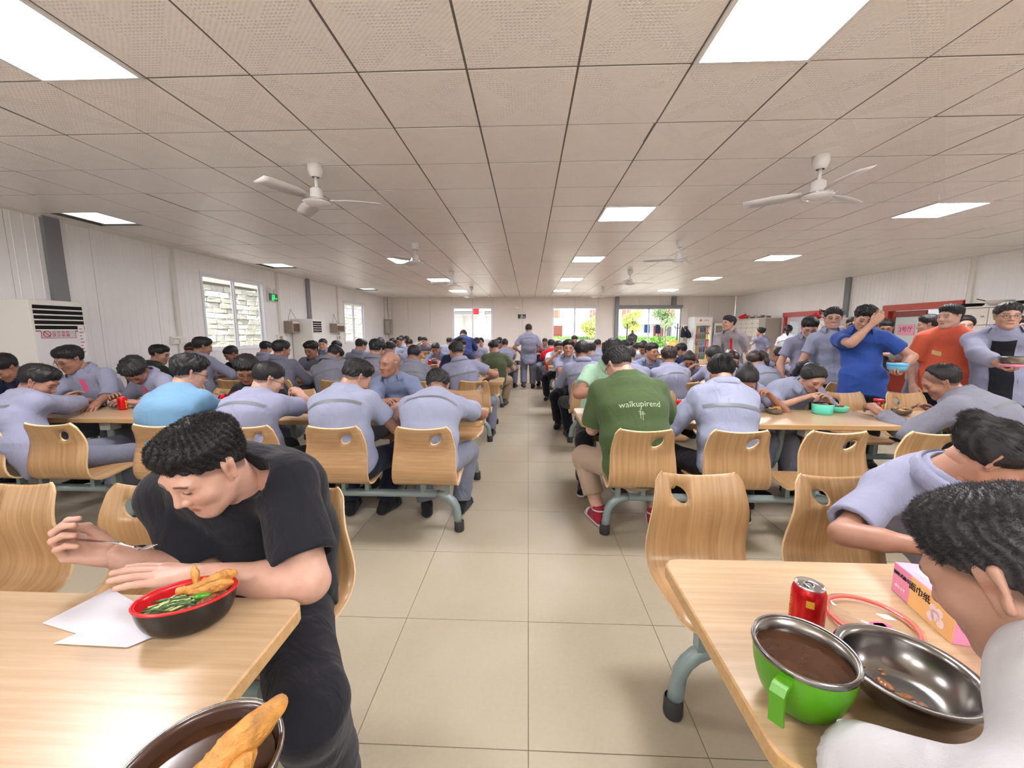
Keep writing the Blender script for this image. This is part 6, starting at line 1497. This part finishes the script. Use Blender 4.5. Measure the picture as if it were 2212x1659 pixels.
# ---------------------------------------------------------------- floor-standing units, lockers, fridge
def air_conditioner(x0, y0, y1, h, label, sign):
    e = empty('air_conditioner', (XL + .02, y0, 0)); tag(e, label, 'air conditioner'); d = x0 - XL - .02; wd = y1 - y0
    MB().box((0, 0, 0), (d, wd, h), .012).build('cabinet', M_PLASTIC_W, e)
    MB().box((d - .002, .03, h - .36), (d + .002, wd - .03, h - .06)).build('outlet', M_DARK, e)
    for q in range(6): MB().box((d, .03, h - .35 + q * .058), (d + .018, wd - .03, h - .335 + q * .058)).build('louvre', M_PLASTIC_W, e)
    MB().box((d, .02, .12), (d + .006, wd - .02, h - .44), .003).build('front_panel', M_WHITE, e)
    MB().box((d, .015, h - .045), (d + .01, wd - .015, h - .005)).build('top_trim', M_PLASTIC_W, e)
    MB().box((d, .04, .2), (d + .012, wd - .04, .5)).build('intake_grille', M_PLASTIC_G, e)
    if sign:
        s = MB().box((d + .006, .07, 1.34), (d + .009, wd - .14, 1.44)).build('no_smoking_notice', M_PAPER, e)
        b = MB(); y_a, y_b = .07, wd - .14
        for a in ((y_a, 1.34, y_b, 1.345), (y_a, 1.435, y_b, 1.44), (y_a, 1.34, y_a + .005, 1.44), (y_b - .005, 1.34, y_b, 1.44)): b.box((d + .009, a[0], a[1]), (d + .0098, a[2], a[3]))
        b.tube([(d + .0095, .125 + .034 * math.cos(t), 1.39 + .034 * math.sin(t)) for t in np.linspace(0, 2 * PI, 20, False)], .004, 5, True); b.tube([(d + .0095, .098, 1.42), (d + .0095, .155, 1.36)], .004, 5); b.build('notice_symbol', M_REDINK, s)
        text('notice_lettering', '公 共 场 所\n禁 止 吸 烟', .036, M_REDINK, s, (d + .0098, .265, 1.39), (PI / 2, 0, PI / 2))
        t2 = MB().box((d + .006, wd - .11, 1.12), (d + .008, wd - .04, 1.50)).build('energy_label', M_CARTON_W, e)
        b = MB()
        for q in range(8): b.box((d + .008, wd - .10, 1.16 + q * .04), (d + .009, wd - .055 - .01 * (q % 3), 1.175 + q * .04))
        tag(b.build('label_print', mat('grey_print', (150, 150, 150), .7), t2), kind='stuff')
    return e
air_conditioner(-5.56, 4.26, 4.82, 1.78, 'white floor-standing air conditioner with no-smoking notice at left frame edge', True)
air_conditioner(-5.52, 10.02, 10.5, 1.74, 'white floor-standing air conditioner against the left wall, between two box speakers', False)
# drinks fridge
e = empty('drinks_fridge', (6.62, 16.25, 0)); tag(e, 'white glass-door drinks fridge with stocked shelves beside the entrance', 'fridge')
fw2, fd, fh = .72, .66, 2.0
b = MB(); b.box((0, 0, 0), (.035, fd, fh)); b.box((fw2 - .035, 0, 0), (fw2, fd, fh)); b.box((.035, fd - .03, 0), (fw2 - .035, fd, fh)); b.box((.035, 0, fh - .3), (fw2 - .035, fd - .03, fh)); b.box((.035, 0, 0), (fw2 - .035, fd - .03, .22)); b.build('cabinet', M_WHITE, e)
hdr = MB().box((.02, -.012, fh - .27), (fw2 - .02, 0, fh - .02)).build('header', mat('header_pale', (240, 236, 232), .4), e)
b = MB(); b.tube([(.24 + .035 * math.cos(a), -.014, fh - .145 + .035 * math.sin(a)) for a in np.linspace(0, 6.28, 16, False)], .008, 5, True); b.box((.225, -.016, fh - .16), (.255, -.012, fh - .13)); b.build('header_emblem', M_REDINK, hdr)
text('header_lettering', '冰爽饮料', .05, M_REDINK, hdr, (.46, -.0125, fh - .145))
b = MB(); b.box((.03, -.03, .22), (.08, -.002, fh - .3)); b.box((fw2 - .08, -.03, .22), (fw2 - .03, -.002, fh - .3)); b.box((.08, -.03, fh - .35), (fw2 - .08, -.002, fh - .3)); b.box((.08, -.03, .22), (fw2 - .08, -.002, .28))
dr = b.build('door', M_WHITE, e); MB().box((.08, -.018, .28), (fw2 - .08, -.014, fh - .35)).build('door_pane', M_GLASS, dr); MB().box((.035, -.06, .9), (.055, -.03, 1.3), .004).build('door_handle', M_PLASTIC_G, dr)
MB().box((fw2 - .06, .03, .3), (fw2 - .045, .045, fh - .4)).build('strip_light', emit('fridge_light', (240, 248, 255), 9.), e)
for q in range(5): MB().box((.04, .04, .30 + q * .27), (fw2 - .04, fd - .06, .31 + q * .27)).build('shelf', M_WHITE, e)
cols = [(214, 60, 50), (60, 110, 70), (230, 180, 60), (50, 60, 110), (200, 120, 60), (120, 160, 190)]
bm_ = [mat('bottle_colour', c, .3) for c in cols]; protos = []
for m in bm_:
    o = MB().lathe([(.026, 0), (.028, .01), (.028, .12), (.014, .16), (.013, .185), (.015, .187), (.015, .2), (.001, .2)], 10).build('drink_bottle', m); protos.append(o.data); bpy.data.objects.remove(o)
ORDN = ['first', 'second', 'third', 'fourth', 'fifth', 'sixth', 'seventh', 'eighth', 'ninth']
rows_ = ['bottom', 'second', 'third', 'fourth', 'top']
for q in range(5):
    for k in range(8):
        o = inst('drink_bottle', protos[(q * 2 + k // 3) % 6], None, (6.62 + .09 + k * .075, 16.25 + .10, .3105 + q * .27)); tag(o, 'bottled drink, %s from the left on the %s fridge shelf' % (ORDN[k], rows_[q]), 'bottle', 'drinks on the %s shelf of the fridge' % rows_[q])
# air conditioner by the right corner
e = empty('air_conditioner', (7.45, 16.3, 0)); tag(e, 'white floor-standing air conditioner in the far right corner beside fridge', 'air conditioner')
MB().box((0, 0, 0), (.55, .4, 1.75), .01).build('cabinet', M_PLASTIC_W, e); MB().box((.04, -.004, 1.36), (.51, 0, 1.66)).build('outlet', M_DARK, e)
for q in range(6): MB().box((.04, -.02, 1.37 + q * .055), (.51, 0, 1.39 + q * .055)).build('louvre', M_PLASTIC_W, e)
# lockers
M_LOCK = mat('pale_locker_steel', (214, 210, 200), .4, .0, var=.04); M_LOCKD = mat('grey_locker_steel', (168, 162, 150), .45)
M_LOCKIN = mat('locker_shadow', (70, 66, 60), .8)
dm = MB().box((-.02, 0, 0), (0, 1, 1), .0).build('locker_door', M_LOCK); DM = dm.data; bpy.data.objects.remove(dm); DMD = DM.copy(); DMD.materials[0] = M_LOCKD
hm = MB().box((-.012, -.05, -.012), (0, .05, .012), .003).build('handle', M_STEELD); HM = hm.data; bpy.data.objects.remove(hm)
b = MB(); b.np([(-.0215, .0, -.06), (-.0215, .04, 0), (-.0215, 0, .06), (-.0215, -.04, 0), (-.0215, 0, -.045), (-.0215, .03, 0), (-.0215, 0, .045), (-.0215, -.03, 0)], [(0, 1, 5, 4), (1, 2, 6, 5), (2, 3, 7, 6), (3, 0, 4, 7)], False); em = b.build('diamond_mark', M_LOCKD); EM = em.data; bpy.data.objects.remove(em)
def lockers(x, y0, y1, rows, label, seed, top=1.80):
    e = empty('locker_bank', (x, y0, 0)); tag(e, label, 'lockers'); d = 8.50 - x; L = y1 - y0; rg = random.Random(seed)
    MB().box((.02, 0, 0), (d, L, top), .004).build('carcass', M_LOCKD, e); MB().box((0, -.01, top), (d, L + .01, top + .025), .004).build('top_board', M_LOCK, e)
    n = max(2, round(L / .36)); cw = L / n; rh = (top - .06) / rows
    for i in range(n):
        for r in range(rows):
            t = rg.random()
            if t < .06: MB().box((.015, i * cw + .02, .05 + r * rh + .02), (.0195, (i + 1) * cw - .02, .05 + (r + 1) * rh - .02)).build('shade_plate', M_LOCKIN, e); continue  # thin dark plate painted as the shade inside an open compartment
            o = inst('locker_door', DMD if t < .16 else DM, e, (.02, i * cw + .008, .05 + r * rh + .008)); o.scale = (1, cw - .016, rh - .016)
            hh = inst('handle', HM, o, (-.02, .2, .5)); hh.scale = (1, 1 / (cw - .016) * .5, 1 / (rh - .016)); k2 = inst('diamond_mark', EM, o, (0, .7, .5)); k2.scale = (1, 1 / (cw - .016) * .7, 1 / (rh - .016) * .8)
    return e
lockers(8.02, 6.2, 8.1, 6, 'pale steel locker bank nearest camera, right of the nearer red door', 1, 1.84)
lockers(8.02, 10.05, 11.95, 6, 'pale steel locker bank between the two red doors', 2, 1.74); lockers(8.0, 13.85, 16.1, 6, 'pale steel locker bank in far right corner beyond the farther red door', 3, 1.86)
M_ENAMEL = mat('grey_enamel', (196, 190, 184), .3)
def pot(x, y, z, r, h, m, label, cat='bowl', rz=0., handle=False):
    e = bowl(x, y, r, h, m, label, z=z, n=18, group='pans and bowls stored on the lockers')
    if handle: MB().tube([(0, r, h * .9), (0, r + .1, h + .02), (0, r + .2, h + .05)], .009, 6).build('handle', M_DARK, e)
    return e
Z1, Z2, Z3 = 1.8655, 1.7655, 1.8855
pot(8.2, 7.35, Z1, .17, .09, M_ENAMEL, 'grey enamel wok with dark handle on nearest lockers', handle=True); pot(8.2, 7.78, Z1, .15, .06, M_DARK, 'black low pan left of the grey wok on nearest lockers'); pot(8.2, 6.92, Z1, .16, .055, M_DARK, 'black low pan right of the grey wok on nearest lockers'); pot(8.2, 6.5, Z1, .15, .09, M_WHITE, 'white bowl at the right end of the nearest lockers')
for q, (r, hh) in enumerate(((.16, .05), (.17, .055), (.15, .06), (.16, .06))): pot(8.2, 11.3 + .01 * q, Z2 + [0, .051, .107, .168][q], r, hh, [M_STEELD, M_ENAMEL, M_STEEL, M_DARK][q], ['steel basin lowest in the stack on middle lockers', 'grey enamel basin second from below in the stack on middle lockers', 'bright steel basin third in the stack on middle lockers', 'dark pan with handle topmost in the stack on middle lockers'][q], handle=q == 3)
pot(8.2, 10.9, Z2, .12, .07, M_WHITE, 'white bowl right of the stack on middle lockers')
for q in range(9): pot(8.2 + .04 * (q % 2), 14.05 + q * .17, Z3, .075, .06 + .02 * (q % 3), [M_STEELD, M_ENAMEL, M_STEEL][q % 3], 'small metal bowl on far corner lockers, %s of the row from the red door end' % ORDN[q])
def bag(x, y, z, w_, h_, m, label, seed, name='plastic_bag', cat='bag'):
    v = Vol((-w_ * 1.3, -w_ * 1.3, -.05), (w_ * 1.3, w_ * 1.3, h_ * 1.5), min(w_, h_) / 8); v.add(*el((0, 0, h_ * .45), (w_, w_ * .8, h_ * .5)), k=.02); v.add(*rc((0, 0, h_ * .7), (.02, 0, h_ * 1.2), w_ * .3, w_ * .12), k=.04)
    a, b2 = v.mesh(); nn = vnorm(a, b2); a = a + nn * (w_ * .14 * wob(a, 4.5 / w_, seed))[:, None]; a[:, 2] = np.maximum(a[:, 2], 0)
    o = mk(name, a, b2, m); o.location = (x, y, z); tag(o, label, cat); return o
M_REDBAG = mat('red_polythene', (226, 34, 40), .25)
bag(8.2, 11.82, Z2, .16, .16, M_REDBAG, 'red plastic bag on the middle lockers beside far red door', 1); bag(8.2, 15.55, Z3, .22, .16, M_REDBAG, 'bright red plastic bag on the far corner lockers', 2); bag(8.25, 15.92, Z3, .15, .12, mat('white_polythene', (230, 226, 222), .3), 'white plastic bag left of the red one on far corner lockers', 3)
# notice on the nearer red door
o = MB().box((XR + .006, 9.22, 1.34), (XR + .012, 9.62, 1.58)).build('pink_notice', mat('pink_paper', (238, 160, 186), .8)); tag(o, 'pink handwritten paper notice on glass of the nearer red door', 'notice'); text('notice_lettering', '2号厅', .13, M_INK, o, (XR + .0055, 9.42, 1.46), (PI / 2, 0, -PI / 2))
# coat rack with bags and umbrellas by the entrance
def rack(x, y, label):
    e = empty('coat_stand', (x, y, 0)); tag(e, label, 'stand')
    b = MB(); b.tube([(0, 0, 0), (0, 0, 1.75)], .018, 8); b.build('pole', M_DARK, e); MB().lathe([(.2, 0), (.2, .02), (.03, .04)], 18).build('base', M_DARK, e)
    for q in range(4): a = q * PI / 2 + .4; MB().tube([(0, 0, 1.55), (.12 * math.cos(a), .12 * math.sin(a), 1.56), (.15 * math.cos(a), .15 * math.sin(a), 1.63)], .01, 6).build('hook', M_DARK, e)
    return e
rack(4.05, 16.55, 'thin dark coat stand at left of the glazed entrance'); rack(6.08, 16.55, 'thin dark coat stand with umbrellas at right of the glazed entrance')
bag(4.25, 16.5, .92, .2, .45, mat('grey_black_polythene', (70, 64, 70), .3), 'dark grey plastic bag hanging on the left coat stand', 5)
def umbrella(x, y, z, ang, label):
    e = empty('folded_umbrella', (x, y, z)); tag(e, label, 'umbrella'); e.rotation_euler = (.25, ang, 0)
    V = []; n = 16
    for r, zz in ((.01, .0), (.06, -.15), (.10, -.42), (.02, -.45)):
        for j in range(n): a = 2 * PI * j / n; rr = r * (1.25 if j % 2 else .75); V.append((rr * math.cos(a), rr * math.sin(a), zz))
    MB().np(V, [(i * n + j, i * n + (j + 1) % n, (i + 1) * n + (j + 1) % n, (i + 1) * n + j) for i in range(3) for j in range(n)]).build('cloth', mat('umbrella_cloth', (40, 44, 58), .6), e); MB().tube([(0, 0, .03), (0, 0, -.62)], .008, 6).build('shaft', M_DARK, e); return e
umbrella(6.22, 16.42, 1.60, -.28, 'dark folded umbrella hanging from right coat stand, left one'); umbrella(6.40, 16.46, 1.56, -.45, 'dark folded umbrella hanging from right coat stand, right one')
e = empty('waste_bin', (5.75, 15.95, 0)); tag(e, 'white round bin topped with a yellow bag beside the entrance', 'bin')
MB().lathe([(.24, 0), (.27, .02), (.30, .84), (.29, .86), (.27, .84), (.25, .1)], 22).build('bin_wall', M_WHITE, e); MB().lathe([(.29, .84), (.27, .90), (.2, 1.0), (.12, 1.08), (.05, 1.06), (.001, 1.02)], 14).build('yellow_liner', mat('yellow_polythene', (224, 190, 96), .4), e)
# ---------------------------------------------------------------- outside
M_CONC = mat('pale_concrete', (206, 202, 196), .8, var=.06, vscale=.5)
b = MB()
b.box((-40, YB + .2, -.16), (40, 60, -.06)); b.box((-40, -40, -.16), (40, YF - .15, -.06)); b.box((-14, YF - .2, -.16), (XL - .15, YB + .2, -.06))
struct(b.build('ground', M_CONC))
# whitewashed stone retaining wall along the left side
rt = struct(MB().box((-9.2, 2, -.1), (-8.72, 21, 2.75)).build('wall_outside', mat('lime_mortar', (196, 190, 178), .9)))
ms = [mat('whitewashed_stone', (226, 226, 222), .85, var=.14, vscale=5), mat('grey_stone', (196, 195, 188), .85, var=.15, vscale=5), mat('lichen_stone', (206, 207, 196), .85, var=.15, vscale=5)]
rng = random.Random(3); z = .5; cnt = 0; rest = MB(); proto = []
for k in range(6):
    b = MB(); b.box((-.5, -.5, -.5), (.5, .5, .5), .09)
    for v in b.bm.verts: v.co += Vector((rng.uniform(-.1, .1), rng.uniform(-.06, .06), rng.uniform(-.1, .1)))
    o = b.build('stone', ms[k % 3]); proto.append(o.data); bpy.data.objects.remove(o)
while z < 2.6:
    h = rng.uniform(.13, .19); y = 8.2 + rng.uniform(0, .3)
    while y < 20.6:
        wd = rng.uniform(.28, .52)
        if not (10.1 < y + wd / 2 < 13.4 or 18.2 < y + wd / 2 < 20.6) or cnt > 295:
            rest.box((-8.74, y + .008, z + .008), (-8.655, y + wd * .97, z + h * .95), .0); y += wd; continue
        o = inst('stone', proto[rng.randrange(6)], rt, (-8.70 + rng.uniform(-.02, .02), y + wd / 2, z + h / 2)); o.scale = (.09, wd * .95, h * .9); y += wd; cnt += 1
    z += h
tag(rest.build('stones_beyond', ms[0], rt), kind='stuff')
struct(MB().box((-9.3, 2, 2.75), (-8.6, 21, 2.9)).build('wall_coping', M_CONC))

# dormitory block opposite the entrance
bd = empty('apartment_building', (6, 42, 0)); tag(bd, 'long pale two-storey block with brown doors and balcony, seen through entrance glass', 'building')
mw = mat('pale_blue_render', (206, 214, 228), .8); mbn = mat('brown_door_paint', (150, 84, 66), .6); mwh = mat('white_render', (236, 236, 236), .8); mdk = mat('dark_glass', (92, 104, 122), .2)
b = MB(); b.box((-14, 0, -.1), (22, .4, 2.2)); b.build('wall', mw, bd)
b = MB(); b.box((-14, -1.6, 2.2), (22, .4, 2.75)); b.build('balcony_slab', mwh, bd)
b = MB(); b.box((-14, .2, 2.75), (22, .5, 6.4)); b.build('upper_wall', mwh, bd)
b = MB(); b.box((-14, -1.8, 6.4), (22, .6, 6.7)); b.build('roof_slab', mwh, bd)
for x in (-2.95, 1.15, 7.5, -9): 
    d_ = MB().box((x - .5, -.06, 0), (x + .5, .0, 2.0), .01).build('door', mbn, bd); MB().box((x + .32, -.1, .95), (x + .4, -.06, 1.05)).build('door_handle', M_STEELD, d_)
for x in (-3.2, .9, 4.2, 8.6): MB().box((x - .5, .14, 2.8), (x + .5, .2, 4.8), .01).build('upper_door', mbn, bd)
for x in (8.05, -6):
    f = MB().box((x - .75, -.05, .55), (x + .75, 0, 1.95)).build('window', mdk, bd)
    b = MB(); b.box((x - .8, -.09, .5), (x + .8, -.05, .56)); b.box((x - .8, -.09, 1.94), (x + .8, -.05, 2.0)); b.box((x - .03, -.09, .56), (x + .03, -.05, 1.94)); b.box((x - .8, -.09, .56), (x - .74, -.05, 1.94)); b.box((x + .74, -.09, .56), (x + .8, -.05, 1.94)); b.build('window_frame', mwh, f)
    b = MB()
    for q in range(8): b.tube([(x - .66 + q * .19, -.08, .56), (x - .66 + q * .19, -.08, 1.94)], .016, 5)
    b.build('window_bars', M_WHITE, f)
b = MB()
for q in range(74): b.tube([(-14 + q * .48, -1.55, 2.75), (-14 + q * .48, -1.55, 3.6)], .02, 5)
b.build('balusters', M_WHITE, bd); MB().box((-14, -1.58, 3.58), (22, -1.52, 3.66)).build('handrail', M_WHITE, bd)
cl = [('blue', 6.1, .5, .8), ('navy', 7.2, .45, .9), ('red', 1.15, .3, .5), ('skyblue', 1.7, .3, .9), ('white', .65, .3, .8)]
for c, x, wd, ht in cl:
    o = MB().np([(x + 6 - wd / 2, 41.3, 2.1), (x + 6 + wd / 2, 41.3, 2.1), (x + 6 + wd / 2 + .05, 41.32, 2.1 - ht), (x + 6 - wd / 2, 41.28, 2.1 - ht), (x + 6 - wd / 2, 41.36, 2.1), (x + 6 + wd / 2, 41.36, 2.1), (x + 6 + wd / 2 + .05, 41.38, 2.1 - ht), (x + 6 - wd / 2, 41.34, 2.1 - ht)], [(0, 1, 2, 3), (7, 6, 5, 4), (0, 4, 5, 1), (3, 2, 6, 7), (1, 5, 6, 2), (0, 3, 7, 4)], False).build('hanging_garment', fabric(c))
    tag(o, '%s garment drying under the balcony of the block outside' % dict(blue='mid-blue', navy='dark navy', red='small red', skyblue='sky-blue', white='white')[c], 'garment')
# white service block at the right edge of the entrance view
sb = empty('service_building', (17.6, 37.9, 0)); tag(sb, 'white and pale blue flat-roofed annex at right edge of entrance view', 'building')
MB().box((0, 0, -.06), (4, 2, 2.2)).build('wall', mw, sb); MB().box((-.6, -.3, 2.2), (4, 2, 3.6)).build('upper_wall', mwh, sb); MB().box((-.62, -.32, 2.98), (4, -.3, 3.02)).build('joint_line', M_LINE, sb)
# white panel annex through the left back window
an = empty('panel_annex', (-2.4, 22.5, 0)); tag(an, 'white sandwich panel annex with eave pipes seen through back window', 'building')
MB().box((-6, 0, -.06), (1.35, .3, 2.35)).build('wall', M_WALL, an); MB().box((-.25, -1.2, -.06), (0, 0, 2.5)).build('side_wall', mwh, an)
MB().box((-6, -1.4, 2.62), (3, .6, 2.72)).build('eave', mwh, an); MB().box((-6, -.5, 2.36), (1.3, -.36, 2.42)).build('eave_beam', M_COLUMN, an)
MB().tube([(-6, -.2, 2.5), (2, -.2, 2.5)], .04, 8).build('eave_pipe', M_COLUMN, an)
for x in (-.95, .75): MB().box((x - 2.04, -.06, -.06), (x - 1.96, 0, 2.35)).build('post', M_TRIMW, an)
MB().box((-3.4, -.1, .4), (-2.95, -.0, 1.6)).build('annex_door', mat('cream_door', (232, 222, 178), .6), an)
o = MB().box((-2.95, 21.07, 2.3), (-2.6, 21.1, 2.62)).build('red_cloth', fabric('red')); tag(o, 'small red cloth hanging under eaves outside the left back window', 'cloth')
# clipped hedge and trees: many small leaves each
def leafcloud(name, n, fn, size, m, parent=None, seed=1):
    rg = np.random.default_rng(seed); P = fn(rg, n)
    a = rg.normal(size=(n, 3)); a /= np.linalg.norm(a, axis=1, keepdims=True); b_ = np.cross(a, rg.normal(size=(n, 3))); b_ /= np.linalg.norm(b_, axis=1, keepdims=True)
    s = size * (.6 + .8 * rg.random((n, 1)))
    V = np.stack([P + a * s, P + b_ * s * .5, P - a * s, P - b_ * s * .5], 1).reshape(-1, 3)
    return mk(name, V, np.arange(4 * n).reshape(n, 4), m, parent, None, False)
MG = [mat('leaf_hedge', (126, 178, 86), .6, var=.25, vscale=3), mat('leaf_yellow_green', (196, 206, 118), .6, var=.2, vscale=3), mat('leaf_green', (140, 170, 120), .6, var=.25, vscale=3)]
MBK = mat('bark', (120, 100, 84), .9)
hg = leafcloud('hedge', 9000, lambda r, n: np.stack([r.uniform(0, 17, n), 37.2 + r.uniform(-.5, .5, n), r.uniform(-.05, .95, n)], 1), .10, MG[0])
tag(hg, 'clipped green hedge in front of the block outside', 'hedge', kind='stuff')
def tree(x, y, h, r, m, label, seed, n=2600):
    e = empty('garden_tree', (x, y, 0)); tag(e, label, 'tree', 'garden trees outside the entrance')
    b = MB(); b.tube([(0, 0, -.06), (.05, 0, h * .35), (.0, .05, h * .7), (.05, 0, h * .9)], [.07, .06, .045, .02], 7)
    for q in range(6): a = q * 1.1; b.tube([(0, 0, h * (.35 + .06 * q)), (r * .6 * math.cos(a), r * .6 * math.sin(a), h * (.5 + .07 * q))], [.035, .012], 5)
    b.build('trunk', MBK, e)
    def fn(rg, k):
        cc = rg.integers(0, 9, k); ang = cc * .7; cx = r * .55 * np.cos(ang) * (cc > 0); cy = r * .55 * np.sin(ang) * (cc > 0); cz = h * (.5 + .05 * cc)
        u = rg.normal(size=(k, 3)); u /= np.linalg.norm(u, axis=1, keepdims=True); u *= r * .5 * rg.random((k, 1)) ** .4
        return np.stack([cx, cy, cz], 1) + u
    lf = leafcloud('foliage', n, fn, .09, m, e, seed); tag(lf, kind='stuff')
tree(5.6, 36, 2.6, .95, MG[1], 'small round yellow-green tree seen through the right back window', 1)
tree(9.4, 36.5, 3.4, 1.0, MG[1], 'yellow-green tree at left of the entrance view', 2); tree(12.2, 36, 4.6, 1.3, MG[2], 'tallest tree in front of block, in the middle of entrance view', 3); tree(15.0, 36, 4.0, .7, MG[1], 'sparse narrow tree at right of the entrance view', 4, 900)
